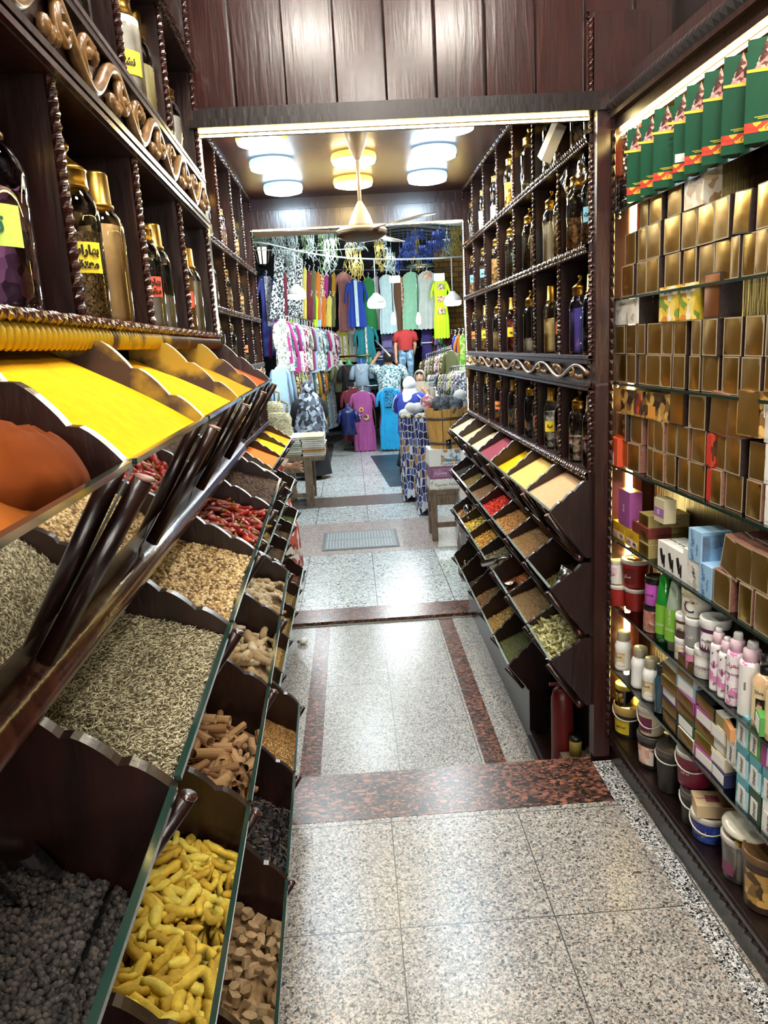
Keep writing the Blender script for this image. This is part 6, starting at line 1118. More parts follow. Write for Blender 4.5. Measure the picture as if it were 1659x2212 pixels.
protos = {}
def hung(kind, mat, L, w, sl):
    key = (kind, mat.name)
    if key not in protos: protos[key] = (garment_mesh(w, L, 1.1, seed=len(protos)).mesh('garment_body', mat), [sleeve_mesh(s_, w, sl, .05).mesh('sleeve', mat) for s_ in (-1, 1)], hanger_mesh(.36).mesh('hanger', HANG))
    return protos[key]
def rackrow(kind, items, n, p0, p1, Y0, Y1, L, w, sl, rz, lab, group, cat, name, jit=.05):
    for k in range(n):
        f = k/max(1, n-1); Y = Y0+(Y1-Y0)*f; p = P(p0[0]+(p1[0]-p0[0])*f, p0[1]+(p1[1]-p0[1])*f, y=Y); nm, mat = items[k % len(items)]
        t = thing(name, lab % (nm if k < len(items) else nm), cat, p, rz+random.uniform(-.15, .15), group); b_, s_, h_ = hung(kind, mat, L, w, sl); link('garment_body', b_, t); [link('sleeve', q, t) for q in s_]; link('hanger', h_, t); t.scale = (1, .8, random.uniform(.93, 1.05))
rackrow('long', LG_, 26, (603, 792), (726, 784), 12.2, 16.6, 1.30, .46, .5, 1.15, '%s long robe on the lower left rail of the stall', 'long robes on the lower left rail', 'robe', 'robe')
ML = [('pale print', PR[0]), ('blue print', PR[3]), ('grey print', PR[5]), ('crimson', C_['magenta']), ('teal print', PR[3]), ('white', C_['white']), ('rose', PR[4]), ('dark', PR[7]), ('cream print', PR[0]), ('striped', stripes('shirt stripes', ['7a3040', 'd8c8b4', '5a4a42', 'e4dccc'], 22)), ('pink', C_['mauve']), ('light blue', C_['sky'])]
rackrow('short', ML, 20, (606, 694), (716, 716), 12.4, 16, .78, .44, .35, 1.1, '%s blouse on the middle left rail of the stall', 'blouses on the middle left rail', 'blouse', 'blouse')
RRW = [('dark floral', PR[1]), ('green floral', PR[5]), ('grey floral', PR[7]), ('pale floral', PR[3]), ('olive floral', PR[6]), ('black', C_['black']), ('pink floral', PR[4])]
rackrow('rt', RRW, 20, (1004, 802), (934, 806), 12.4, 15, .85, .46, .3, 1.9, '%s blouse on the lower right rack of the stall', 'blouses on the lower right rack', 'blouse', 'blouse'); rackrow('ru', [('olive', C_['olive']), ('khaki print', PR[2]), ('black', C_['black']), ('grey', C_['silver']), ('green print', PR[6]), ('plum print', PR[4])], 14, (975, 758), (922, 776), 13.5, 15.6, .95, .46, .3, 1.9, '%s dress on the upper right rack of the stall', 'dresses on the upper right rack', 'dress', 'dress')
rackrow('rv', [('lilac', C_['lavender']), ('dark', PR[7]), ('green', C_['green']), ('maroon', C_['maroon'])], 8, (925, 725), (975, 722), 16.8, 16, .55, .3, .1, .4, '%s blouse hanging behind the lime dress', 'blouses behind the lime dress', 'blouse', 'blouse')
# wheeled rack in the middle with the two dresses shown in front
t = thing('garment_rack', 'low wheeled garment rack holding the mauve and turquoise dresses', 'garment rack', P(812, 980, y=15.2)*np.array([1, 1, 0])+np.array([0, 0, ZS]))
for sx in (-.45, .45):
    part('foot_bar', MB().box(sx-.2, sx+.2, -.05, .05, .05, .09), plain('dark steel', '3a3834', .4), t); part('post', MB().tube([(sx, 0, .08), (sx, 0, 1.25)], .018, 8), STEEL, t)
    for wx in (-.17, .17): part('wheel', MB().ball((sx+wx, 0, .03), .03, 10, 6, (.5, 1, 1)), BLACK, t)
part('rail', MB().tube([(-.5, 0, 1.25), (.5, 0, 1.25)], .016, 8), STEEL, t)
FL = speckle('yellow flower print', ['d9bf4a', 'efe08a', '3a2a1e', 'c9a83a'], 30, rough=.9, bmp=0)
t = garment('mauve long T-shirt dress with a yellow flower print on a white hanger', 755, 810, 845, 974, 14.9, C_['mauve'], .22, 1.02)
w = px_w(755, 810, 14.9)*.86; L = P(782, 845, y=14.9)[2]-P(782, 974, y=14.9)[2]
for fx, fz, r in ((-.04, .30, .055), (-.09, .42, .055), (.05, .43, .06)):
    mb = MB()
    for k in range(8): a = k*math.pi/4; mb.prism([(math.cos(a)*r*.2, math.sin(a)*r*.2), (math.cos(a-.3)*r*.8, math.sin(a-.3)*r*.8), (math.cos(a)*r, math.sin(a)*r), (math.cos(a+.3)*r*.8, math.sin(a+.3)*r*.8)], -.095, -.090, lambda u, v, q: (u+fx, q, v-fz*L))
    mb.mi = 1; mb.ball((fx, -.095, -fz*L), r*.28, 8, 5, (1, .3, 1)); part('flower_print', mb, [FL, BLACK], t)
t = garment('turquoise long tunic with a dark embroidered yoke on a white hanger', 813, 866, 838, 970, 14.7, C_['turquoise'], .24, 1.05, extras=[('embroidered_yoke', -.22, .22, .03, .30, speckle('yoke print', ['1c4a74', '2f8ab8', '16304c', '3aa0cc'], 70, rough=.9, bmp=0))])
for px, pl, lab in ((758, 762, 'left'), (836, 806, 'right')): rackrow('mid'+lab, [('maroon', C_['maroon']), ('dark', C_['navy']), ('olive print', PR[6]), ('red', C_['maroon']), ('black', C_['black']), ('cream', C_['cream'])], 6, (px+8, 838), (px+22, 822), 15.2, 16.3, 1.0, .5, .25, .25, '%s dress behind the '+('mauve' if lab == 'left' else 'turquoise')+' one on the wheeled rack', 'dresses behind on the wheeled rack', 'dress', 'dress')
# mannequin busts
def bust(label, px, top, bot, Y, skin, mat, extra=None):
    p = P(px, top, y=Y); t = thing('mannequin_bust', label, 'mannequin', p); L = p[2]-P(px, bot, y=Y)[2]; s = L/.75
    part('torso', MB().lathe([(.055*s, 0), (.05*s, -.06*s), (.07*s, -.11*s), (.18*s, -.17*s), (.20*s, -.3*s), (.16*s, -.55*s), (.19*s, -.75*s)], 16, sy=.6), skin, t); part('dress', MB().lathe([(.10*s, -.135*s), (.20*s, -.17*s), (.22*s, -.3*s), (.18*s, -.52*s), (.24*s, -.9*s)], 18, sy=.65), mat, t)
    for q in (-1, 1): part('sleeve', MB().tube([(q*.19*s, 0, -.2*s), (q*.25*s, 0, -.35*s), (q*.28*s, 0, -.55*s)], [.06*s, .07*s, .08*s], 10), mat, t)
    if extra: part('neck_trim', MB().tube([(-.13*s, -.10*s, -.15*s), (0, -.14*s, -.38*s), (.13*s, -.10*s, -.15*s)], .018*s, 6), extra, t)
GS = plain('green mannequin', '3a8a5a', .4); BS = plain('blue mannequin', '2a3f8a', .4); PS = plain('pale mannequin', '9fb8b0', .4); DS = plain('dark blue mannequin', '16245a', .3)
bust('grey mannequin bust in an olive robe with white tassels beside the lower left rail', 735, 778, 835, 15.6, PS, C_['khaki'], C_['white']); bust('green mannequin bust in a black robe with red trim', 753, 776, 840, 15.4, GS, C_['black'], C_['maroon']); bust('blue mannequin bust in a grey blue robe', 779, 774, 835, 15.3, BS, C_['greyblue'], LACE); bust('green mannequin bust in a dark teal top with white buttons', 800, 772, 830, 15.6, GS, C_['darkteal'], C_['white']); bust('blue mannequin bust in striped top beside the man in the floral shirt', 820, 758, 815, 16, BS, stripes('navy stripes', ['1c2a4a', 'd8dce0', '22345c', 'c9d0d4'], 26, 2))
bust('pale mannequin bust wearing the lime dress by the brick wall', 950, 596, 640, 15.6, PS, C_['lime']); bust('blue mannequin bust inside the periwinkle dress', 571, 588, 625, 13.7, BS, C_['periwinkle'])
bust('dark blue mannequin torso on the floor beside the mauve dress', 750, 872, 928, 14.4, DS, DS)
# ---------------------------------------------------------------- goods standing in the lane
def gz(x, y): return (x, y, ZS)
# left: wooden table with a pile of folded cloths
TY = P(672, 1092, z=ZS)[1]; tx1 = P(672, 1092, z=ZS)[0]; tx0 = tx1-1.05; ztop = P(690, 985, y=TY)[2]
t = thing('table', 'old wooden table carrying folded cloths left of the lane', 'table', ((tx0+tx1)/2, TY+.35, ZS)); hw, hd, H = (tx1-tx0)/2, .36, ztop-ZS
part('tabletop', MB().box(-hw-.05, hw+.22, -hd-.05, hd+.05, H-.05, H), OLDW, t)
for sx in (-1, 1):
    for sy in (-1, 1): part('leg', MB().box(sx*hw-.05, sx*hw+.05, sy*hd-.05, sy*hd+.05, 0, H-.05), OLDW, t)
part('apron', MB().box(-hw, hw, -hd-.02, -hd+.02, H-.20, H-.05).box(hw-.02, hw+.02, -hd, hd, H-.20, H-.05), OLDW, t); part('stretcher', MB().box(hw-.03, hw+.03, -hd, hd, .10, .16).box(-hw, hw, -hd-.02, -hd+.02, .12, .17), OLDW, t)
FC = [plain('folded white cloth', 'dcdcd2', .9, noise=.1, nscale=20), plain('folded cream cloth', 'c9c2a4', .9, noise=.15, nscale=20), plain('folded grey cloth', '9aa29a', .9, noise=.15, nscale=20), plain('folded print cloth', 'b98a4a', .9, noise=.3, nscale=20), plain('folded pale green cloth', 'b4c9b4', .9, noise=.1, nscale=20)]
nz_ = wob(8, .006); cl = []
for i in range(4):
    mb = MB(); w, d, h = .29, .62, .026
    mb.grid(lambda u, v: (w*(u-.5)*(1-.0*v), -d/2+.02*math.sin(3*u), h*v), 6, 2); mb.grid(lambda u, v: (w*(u-.5), -d/2+d*v, h+nz_(u*2, v*3+i)), 8, 8); mb.grid(lambda u, v: (w/2*(1+.04*math.sin(math.pi*u)), -d/2+d*v, h*u), 3, 6); mb.grid(lambda u, v: (-w/2, -d/2+d*v, h*u), 3, 6); mb.box(-w/2+.005, w/2-.005, -d/2+.005, d/2-.005, 0, h*.7)
    cl.append(mb)
cm = [[c.mesh('folded_cloth', f) for f in FC] for c in cl[:2]]
for j in range(9):
    for k in range(4):
        o = link('folded_cloth', cm[(j+k) % 2][0 if (j*7+k*3) % 5 < 3 and j < 8 else random.choice((0, 1, 2, 3, 4)) if j < 8 else (3, 1, 0, 1)[k]]); o.location = (tx0+.22+k*.305+random.uniform(-.012, .012), TY+.36+random.uniform(-.02, .02), ztop+j*.0275+.0005); o.rotation_euler = (0, 0, random.uniform(-.03, .03))
        tag(o, 'folded cloth in the layered piles covering the old wooden table', 'folded cloth', 'folded cloths on the wooden table')
# woven baskets behind the table
STRAW = speckle('woven straw', ['b9ad84', 'd4caa4', '8f8460', 'e0d8b8'], 40, stretch=(1, 1, 4), rough=.9, bmp=.5)
for k, (px, top, bot, Y) in enumerate([(592, 868, 975, 10.8), (607, 892, 975, 10.4)]):
    p = P(px, bot, y=Y); h = P(px, top, y=Y)[2]-p[2]; t = thing('woven_basket', '%s pile of woven straw baskets behind the cloth table' % ('taller' if k == 0 else 'shorter'), 'basket', (p[0], p[1], ZS)); h = p[2]+h-ZS
    part('basket_stack', MB().lathe([(.17, 0)]+[(.17+.015*(i % 2), h*i/14) for i in range(1, 14)]+[(.15, h)], 18), STRAW, t); part('basket_handle', MB().tube([(.12, 0, h), (.14, 0, h+.12), (.05, 0, h+.16)], .02, 6), STRAW, t)
solo('wooden_box', MB().box(-.6, .6, -.3, .3, 0, .9), plain('dark market crate', '2c2622', .8), 'dark crate under the straw baskets behind the cloth table', 'crate', (P(590, 940, y=11.5)[0]-.5, 11.7, ZS))
# right: old stool with boxes and wooden tubs of stones
SY_ = P(963, 1168, z=ZS)[1]; sx0 = P(945, 1160, y=SY_)[0]; zt = P(960, 1058, y=SY_)[2]; H = zt-ZS
t = thing('stool', 'worn wooden stool carrying cardboard boxes at the right of the doorway', 'stool', (sx0+.14, SY_+.2, ZS))
part('seat', MB().box(-.2, .22, -.2, .2, H-.05, H), OLDW, t)
for sx in (-.16, .17):
    for sy in (-.17, .17): part('leg', MB().box(sx-.03, sx+.03, sy-.03, sy+.03, 0, H-.05), OLDW, t)
part('apron', MB().box(-.17, .18, -.19, -.16, H-.16, H-.05).box(-.18, -.15, -.17, .17, H-.16, H-.05), OLDW, t); part('stretcher', MB().box(-.16, .17, -.18, -.15, .14, .19).box(-.18, -.15, -.17, .17, .20, .25), OLDW, t)
bw, bd = .40, .36; z0 = H+ZS
MOS = speckle('mosaic print', ['dfe6ea', 'c98a3a', '5a8ab0', 'e8ecec', '8fb4c8', 'e3e8e8'], 28, rough=.5, bmp=0)
for k, (h, body, pr, lab) in enumerate([(.11, PIC['white'], PAPER, 'white cardboard box lowest on the old stool'), (.13, plain('plum box', '8a5a7a', .55, noise=.1, nscale=15), plain('plum box print', 'a5749a', .55, noise=.3, nscale=30), 'plum coloured cardboard box in the middle of the pile on the old stool'), (.17, PAPER, MOS, 'white cardboard box with a mosaic print on top of the pile on the old stool')]):
    t = thing('cardboard_box', lab, 'box', (sx0+.15, SY_+.2, z0+.0008)); part('box_body', MB().box(-bw/2, bw/2, -bd/2, bd/2, 0, h), body, t); part('printed_panel', MB().box(-bw*.42, bw*.42, -bd/2-.002, -bd/2, h*.15, h*.85) if k < 2 else MB().box(-bw*.2, bw*.3, -bd/2-.002, -bd/2, h*.25, h*.98), pr, t)
    textpart('lettering', ar('صناعة مصرية'), .05, INKW if k == 1 else INK, t, (-.02 if k < 2 else .05, -bd/2-.003, h*.5 if k < 2 else h*.16), (math.pi/2, 0, 0)); z0 += h+.001
def planter(lab, x, y, z, r0, r1, h):
    t = thing('wooden_tub', lab, 'tub', (x, y, z)); n = 14
    mb = MB(); mb.lathe([(r0-.015, .01), (1e-4, .012)], n)
    for i in range(n):
        a0, a1 = 2*math.pi*(i+.04)/n, 2*math.pi*(i+.96)/n; hh = h+.012*((i*7) % 3)
        mb.add([(r*math.cos(a), r*math.sin(a), z_) for (r, z_) in ((r0, 0), (r1, hh), (r1-.02, hh), (r0-.02, 0)) for a in (a0, a1)], [(0, 1, 3, 2), (2, 3, 5, 4), (4, 5, 7, 6), (6, 7, 1, 0), (0, 2, 4, 6), (1, 7, 5, 3)])
    part('staves', mb, PINE, t)
    for f in (.14, .78):
        r = r0+(r1-r0)*f+.003; part('hoop', MB().lathe([(r-.004, h*f-.012), (r+.004, h*f-.011), (r+.005, h*f+.012), (r-.003, h*f+.013)], 28), plain('dark hoop', '4a3f2c', .4), t)
    return t
pc = P(945, 985, y=SY_+.15); pr0, pr1, ph = .155, .205, P(945, 888, y=SY_)[2]-z0
planter('varnished pine tub of dark pumice stones standing on the boxes', sx0+.14, SY_+.2, z0, pr0, pr1, ph)
p2 = P(1000, 890, y=SY_+.7); planter('second pine tub half hidden behind the doorway edge', p2[0]+.10, SY_+.75, z0-.02, .14, .19, ph)
solo('wooden_box', MB().box(-.22, .3, -.2, .2, 0, z0-.021-ZS), plain('dark crate wood', '3a2e24', .8), 'dark crate under the second pine tub', 'crate', (p2[0]+.12, SY_+.75, ZS))
ST = [plain('pumice', '5e656c', .95, noise=.4, nscale=40, bmp=.8), plain('pumice dark', '454a52', .95, noise=.4, nscale=40, bmp=.8)]
def rock(seed, r):
    mb = MB().ball((0, 0, 0), r, 12, 8, (1, .85, .7)); nz_ = wob(seed, r*.16); mb.v = [(x+nz_(y*2, z*2), y+nz_(z*2, x), z+nz_(x*2, y)) for x, y, z in mb.v]; return mb
RKM = [rock(k, .055+.008*(k % 3)).mesh('pumice_stone', ST[k % 2]) for k in range(5)]
solo('stone_bed', MB().lathe([(.19, 0), (1e-4, .02)], 20), ST[1], 'layer of dark pumice filling the pine tub on the boxes', 'stones', (sx0+.14, SY_+.2, z0+ph-.05), kind='stuff')
for k in range(22):
    a, r = random.uniform(0, 6.28), .17*math.sqrt(random.random()); o = link('pumice_stone', random.choice(RKM)); o.location = (sx0+.14+r*math.cos(a), SY_+.2+r*math.sin(a), z0+ph-.01+.05*(k % 2)+(.17-r)*.35); o.rotation_euler = (random.random()*6, random.random()*6, random.random()*6); tag(o, 'dark grey pumice stone heaped in the pine tub on the boxes', 'stone', 'pumice stones in the pine tub')
nz_ = wob(12, .03)
def rag(lab, x, y, z, w, h, mat, nm='cloth'):
    mb = MB(); mb.ball((0, 0, 0), 1, 14, 9, (w, w*.8, h)); mb.v = [(a+nz_(b*3, c*3)*.6, b+nz_(c*2, a*3)*.6, c+nz_(a*3, b*2)*.6) for a, b, c in mb.v]; return solo(nm, mb, mat, lab, 'cloth', (x, y, z))
q = P(925, 872, y=SY_+.25); rag('crumpled pink and white cloth on the left edge of the pumice tub', *q, .07, .10, speckle('pink lace', ['d98a98', 'efe0e0', 'c9707f', 'f0e8e8'], 40, rough=.9, bmp=.2))
q = P(990, 873, y=SY_+.6); t = thing('soft_toy', 'white and pale blue soft bundle at the doorway edge on the second tub', 'toy', q); part('bundle', MB().ball((0, 0, 0), .10, 12, 8, (1, .8, .7)).ball((.02, 0, .09), .07, 12, 8), plain('white plush', 'e6e6e4', .95), t); part('ribbon', MB().lathe([(.085, .035), (.09, .055), (.07, .06)], 14), plain('pale blue ribbon', '8fb8d8', .7), t)
for k, (px, a) in enumerate(((957, -.2), (966, .35))): q = P(px, 885, y=SY_+.4); solo('wooden_brush', MB().tube([(0, 0, 0), (.25*a*.6, 0, .16), (.25*a, 0, .26)], [.012, .014, .008], 8), plain('grey brush', '8d9196', .5), 'grey brush handle, %s of two standing in the pumice tub' % ('left' if k == 0 else 'right'), 'brush', q)
q = P(978, 975, y=SY_-.1); t = thing('drinking_glass', 'small clear drinking glass on the mosaic box', 'glass', (q[0]-.02, SY_+.05, z0)); part('glass_body', MB().lathe([(.03, 0), (.035, .10), (.033, .10), (.028, .006), (1e-4, .006)], 18), CLEARP, t)
# patterned cloth hanging round two barrel shaped stands
m, nt, b = newmat('blue diamond print'); mp = coords(nt); ck = N(nt, 'ShaderNodeTexVoronoi'); ck.feature = 'DISTANCE_TO_EDGE'; ck.inputs['Scale'].default_value = 15; ck.inputs['Randomness'].default_value = .6; mp.inputs['Scale'].default_value = (1.6, 1.6, .7); nt.links.new(mp.outputs[0], ck.inputs['Vector'])
vo = N(nt, 'ShaderNodeTexVoronoi'); vo.inputs['Scale'].default_value = 15; vo.inputs['Randomness'].default_value = .6; nt.links.new(mp.outputs[0], vo.inputs['Vector']); sp = N(nt, 'ShaderNodeSeparateColor'); nt.links.new(vo.outputs['Color'], sp.inputs[0])
r1 = ramp(nt, [(0, lin('2a2f6a')), (.45, lin('343a7a')), (.55, lin('1a1d34')), (.68, lin('b0824a')), (.78, lin('cfd6e2')), (.9, lin('5a6aa0'))], 'CONSTANT'); nt.links.new(sp.outputs[0], r1.inputs[0])
lt = N(nt, 'ShaderNodeMath', operation='LESS_THAN'); lt.inputs[1].default_value = .06; nt.links.new(ck.outputs['Distance'], lt.inputs[0]); mx = N(nt, 'ShaderNodeMixRGB'); nt.links.new(lt.outputs[0], mx.inputs[0]); nt.links.new(r1.outputs[0], mx.inputs[1]); mx.inputs[2].default_value = (*lin('cfd3d6'), 1); nt.links.new(mx.outputs[0], b.inputs['Base Color']); b.inputs['Roughness'].default_value = .9
CLOTHB = m
for k, (pl, pr, top, bx_, bot, lab) in enumerate([(866, 900, 905, 890, 1085, 'rear'), (897, 934, 905, 920, 1115, 'front')]):
    g = P(bx_, bot, z=ZS); Y = g[1]; xa, xb = P(pl, 1000, y=Y)[0], P(pr, 1000, y=Y)[0]; r = (xb-xa)/2*1.12; zt = P(bx_, top, y=Y)[2]
    t = thing('draped_stand', '%s barrel stand wrapped in blue diamond patterned cloth right of the lane' % lab, 'stand', ((xa+xb)/2+.02, Y+r, ZS)); h = zt-ZS
    part('barrel', MB().lathe([(r*.8, .03), (r*.8, h-.01), (1e-4, h-.01)], 20), WOODB, t)
    part('patterned_cloth', MB().grid(lambda u, v: ((r*(1+.07*math.sin(9*2*math.pi*u+k)*(1-.6*v)))*math.cos(2*math.pi*u), (r*(1+.07*math.sin(9*2*math.pi*u+k)*(1-.6*v)))*math.sin(2*math.pi*u), .01+.03*math.sin(3*2*math.pi*u)*(1-v)+.03+(h-.03)*v), 72, 10), CLOTHB, t)
    for j in range(9): a = j*.7; solo('bead_bundle', rock(j+20+k*9, .045), speckle('beads %d' % (j % 2), ['c9b48a', '3a342a', 'd8d2c0', '6a5a40'] if j % 2 else ['8a8478', '2a2a2c', 'c4bca8', '5a564e'], 60, rough=.7, bmp=.5), 'bundle of beads and shells on the %s patterned cloth stand' % lab, 'beads', (t.location[0]+r*.55*math.cos(a)*(.4+.6*(j % 2)), t.location[1]+r*.55*math.sin(a)*(.4+.6*(j % 2)), zt+.03), group='bead bundles on the %s stand' % lab)
Yr = P(890, 1085, z=ZS)[1]+.25
for k, (px, py, r) in enumerate([(876, 893, .09), (889, 882, .10), (902, 880, .09)]): q = P(px, py, y=Yr); solo('paper_bag', rock(50+k, r), plain('white crumpled paper', 'e4e6e4', .8), 'white crumpled bag, %s of three on the patterned cloth stands' % ('left', 'middle', 'right')[k], 'bag', q)
# sack and printed bag behind the end of the right rack
q = P(998, 1120, y=6.6); t = thing('printed_bag', 'colourful printed shopping bag at the doorway end of the right rack', 'bag', (P(996, 1150, y=6.4)[0]+.12, 6.4, ZS)); h = P(996, 1040, y=6.4)[2]-ZS
part('bag_body', MB().box(-.14, .2, -.12, .12, 0, h*.75).add([(-.14, -.12, h*.75), (.2, -.12, h*.75), (.2, .12, h*.75), (-.14, .12, h*.75), (-.10, 0, h*1.02), (.16, 0, h*1.0)], [(0, 1, 5, 4), (1, 2, 5), (2, 3, 4, 5), (3, 0, 4)]), speckle('bag print', ['6a4a5a', '8a7a7e', '3f5a5a', 'c9bcb0', '7a3a3a', '9a9a9a'], 9, rough=.6, bmp=0, noise=.1), t); part('bag_handle', MB().tube([(-.05, -.02, h), (-.03, -.04, h+.1), (.06, -.04, h+.1), (.08, -.02, h)], .008, 6), WHITE, t)
solo('paper_box', MB().box(-.1, .14, -.1, .1, 0, .3), PAPER, 'white box stacked beside the printed shopping bag at the rack end', 'box', (P(1003, 1050, y=6.7)[0]+.1, 6.75, h*.72+ZS+.15))
# small things on the floor
q = P(655, 1391, z=ZB); t = thing('crumpled_bag', 'small knotted white plastic bag lying on the floor strip at the left', 'bag', (q[0], q[1], ZB+.02)); part('bag_body', rock(77, .032), plain('white film', 'd8d8d0', .4), t); part('knot', MB().ball((-.03, 0, .0), .012, 8, 6), plain('green knot', '5a6a4a', .5), t)
for k, (px, py) in enumerate([(966, 1387), (998, 1453), (752, 1310)]): q = P(px, py, z=ZB if py > 1340 else ZS); solo('leaf_scrap', MB().ball((0, 0, .004), 1, 8, 5, (.012, .006, .004)), plain('orange scrap', 'a8623a', .7), ('orange scrap on the dark floor strip, farther one', 'orange scrap on the dark floor strip, nearer one', 'dark scrap on the doorway sill')[k], 'scrap', q)
# ---------------------------------------------------------------- people
SKIN = plain('skin', 'b98a6a', .55, noise=.05, nscale=30); SKINL = plain('light skin', 'd0a283', .55, noise=.04, nscale=30); HAIR = plain('dark hair', '1d1613', .6)
def skinmesh(name, verts, edges, mats, sub=2):
    me = bpy.data.meshes.new(name); me.from_pydata([v[0] for v in verts], edges, []); o = bpy.data.objects.new(name, me); COL.objects.link(o)
    mo = o.modifiers.new('s', 'SKIN'); mo.use_smooth_shade = True; sv = me.skin_vertices[0].data
    for i, v in enumerate(verts): sv[i].radius = (v[1], v[2] if len(v) > 2 else v[1]); sv[i].use_root = i == 0
    o.modifiers.new('d', 'SUBSURF').levels = sub
    bpy.context.view_layer.update(); dg = bpy.context.evaluated_depsgraph_get(); m2 = bpy.data.meshes.new_from_object(o.evaluated_get(dg)); bpy.data.objects.remove(o)
    m2.materials.clear(); m2.materials.append(mats); m2.polygons.foreach_set('use_smooth', [True]*len(m2.polygons)); return m2
def body(H, arms, legs, lean=(0, 0), headturn=0, head=1.0):
    """joints of a standing figure facing -y; arms/legs: lists of (elbow, wrist) / (knee, ankle) in metres for a 1.7 m person"""
    k = H/1.7; lx, ly = lean; V = [((0, 0, .95), .14, .11), ((lx*.4, ly*.4, 1.12), .125, .10), ((lx*.8, ly*.8, 1.32), .15, .11), ((lx, ly, 1.43), .09, .08), ((lx, ly-.01, 1.50), .05, .05), ((lx, ly-.02, 1.56), .07, .085), ((lx, ly-.02, 1.63), .078, .095), ((lx, ly-.01, 1.69), .055, .07)]
    E = [(0, 1), (1, 2), (2, 3), (3, 4), (4, 5), (5, 6), (6, 7)]
    for s_, (el, wr) in zip((-1, 1), arms):
        n = len(V); sh = (lx+s_*.16, ly, 1.375); V += [(sh, .05), (el, .043), (wr, .028)]; E += [(3, n), (n, n+1), (n+1, n+2)]
        d = (Vector(wr)-Vector(el)).normalized(); side = d.cross(Vector((0, 1, 0))).normalized() if abs(d.y) < .9 else Vector((1, 0, 0)); b0 = len(V); V.append((tuple(Vector(wr)+d*.06), .036, .018)); E.append((n+2, b0))
        for q in range(4): p1 = Vector(wr)+d*.10+side*(.027-.018*q); p2 = p1+d*(.035-.006*abs(q-1.3))+Vector((0, 0, 0)); b1 = len(V); V += [(tuple(p1), .0095), (tuple(p2), .008)]; E += [(b0, b1), (b1, b1+1)]
        p1 = Vector(wr)+d*.045+side*.045; b1 = len(V); V += [(tuple(p1), .011), (tuple(p1+d*.035+side*.012), .009)]; E += [(b0, b1), (b1, b1+1)]
    for s_, (kn, an) in zip((-1, 1), legs):
        n = len(V); V += [((s_*.09, 0, .88), .095), (kn, .06), (an, .04), ((an[0], an[1]-.13, an[2]-.045), .035, .028)]; E += [(0, n), (n, n+1), (n+1, n+2), (n+2, n+3)]
    return [((v[0][0]*k, v[0][1]*k, v[0][2]*k), *[q*k for q in v[1:]]) for v in V], E
def robe(rings, n=24, fold=.03, nf=8):
    """loft of (cx, cy, z, rx, ry)"""
    mb = MB(); k = len(rings)-1
    def fn(u, v):
        i = min(k-1, int(v*k)); t = v*k-i; a = [rings[i][j]+(rings[i+1][j]-rings[i][j])*t for j in range(5)]; w = 1+fold*math.sin(nf*2*math.pi*u)*(1-v)
        return (a[0]+a[3]*w*math.cos(2*math.pi*u), a[1]+a[4]*w*math.sin(2*math.pi*u), a[2])
    return mb.grid(fn, n*2, k*3)
def fig(label, loc, rz, H, arms, legs, skin, lean=(0, 0)):
    t = thing('person', label, 'person', loc, rz); v, e = body(H, arms, legs, lean); link('body', skinmesh('body', v, e, skin), t); return t
DN = (((-.26, .0, 1.15), (-.27, -.05, .90)), ((.26, .0, 1.15), (.27, -.05, .90))); ST_ = (((-.10, -.02, .48), (-.10, .0, .08)), ((.10, .0, .48), (.10, .02, .08)))
def face(t, c, s=1.0, turn=0):
    """eyes, brows, nose and lips on a head centred at c, facing -y turned by turn"""
    R_ = Matrix.Rotation(turn, 3, 'Z'); f = lambda x, y, z: tuple(Vector(c)+R_ @ (Vector((x, y, z))*s))
    mb = MB(); mb.tube([f(0, -.098, .02), f(0, -.113, -.012), f(0, -.118, -.022), f(0, -.104, -.03)], [.008*s, .011*s, .013*s, .009*s], 8); part('nose', mb, SKINL, t)
    mb = MB()
    for q in (-1, 1): mb.ball(f(q*.032, -.094, .018), .011*s, 8, 6, (1.2, .6, .7))
    part('eyes', mb, plain('eye white', 'e8e4de', .3), t); mb = MB()
    for q in (-1, 1): mb.ball(f(q*.032+.002, -.101, .018), .006*s, 8, 6, (1, .6, 1)); mb.tube([f(q*.015, -.100, .038), f(q*.032, -.102, .043), f(q*.05, -.09, .037)], .004*s, 6)
    part('irises_and_brows', mb, HAIR, t); part('lips', MB().tube([f(-.022, -.094, -.052), f(-.008, -.102, -.048), f(.008, -.102, -.048), f(.022, -.094, -.052)], [.003*s, .006*s, .006*s, .003*s], 8), plain('lips', '9a5a50', .5), t)
# man from behind in the floral shirt, reaching up with a pole
Y = 15.2; g = P(845, 900, y=Y); H = P(845, 758, y=Y)[2]-ZS
AR = (((-.34, -.12, 1.42), (-.20, -.22, 1.62)), ((.33, .02, 1.16), (.34, -.12, .96)))
t = fig('man seen from behind in a blue floral shirt reaching up with a hooked pole', (g[0], Y, ZS), math.pi, H, (((-.33, .02, 1.16), (-.34, -.12, .96)), ((.34, -.12, 1.42), (.20, -.22, 1.60))), ST_, SKIN)
k = H/1.7; FLO = speckle('blue leaf shirt print', ['4f8a96', 'd9e4e2', '3a6a78', 'c4dadb', 'e4ecea', '7fb0b8'], 44, rough=.9, bmp=0, noise=.04)
part('shirt', robe([(0, 0, .85*k, .21*k, .15*k), (0, 0, 1.1*k, .20*k, .145*k), (0, 0, 1.32*k, .225*k, .14*k), (0, 0, 1.42*k, .20*k, .11*k), (0, 0, 1.47*k, .08*k, .08*k)], fold=.015), FLO, t)
for q, el in ((-1, (-.31, .02, 1.22)), (1, (.31, -.08, 1.42))): part('sleeve', MB().tube([(q*.15*k, 0, 1.41*k), (q*.22*k, 0, 1.39*k), tuple(k*x for x in el)], [.07*k, .085*k, .08*k], 12), FLO, t)
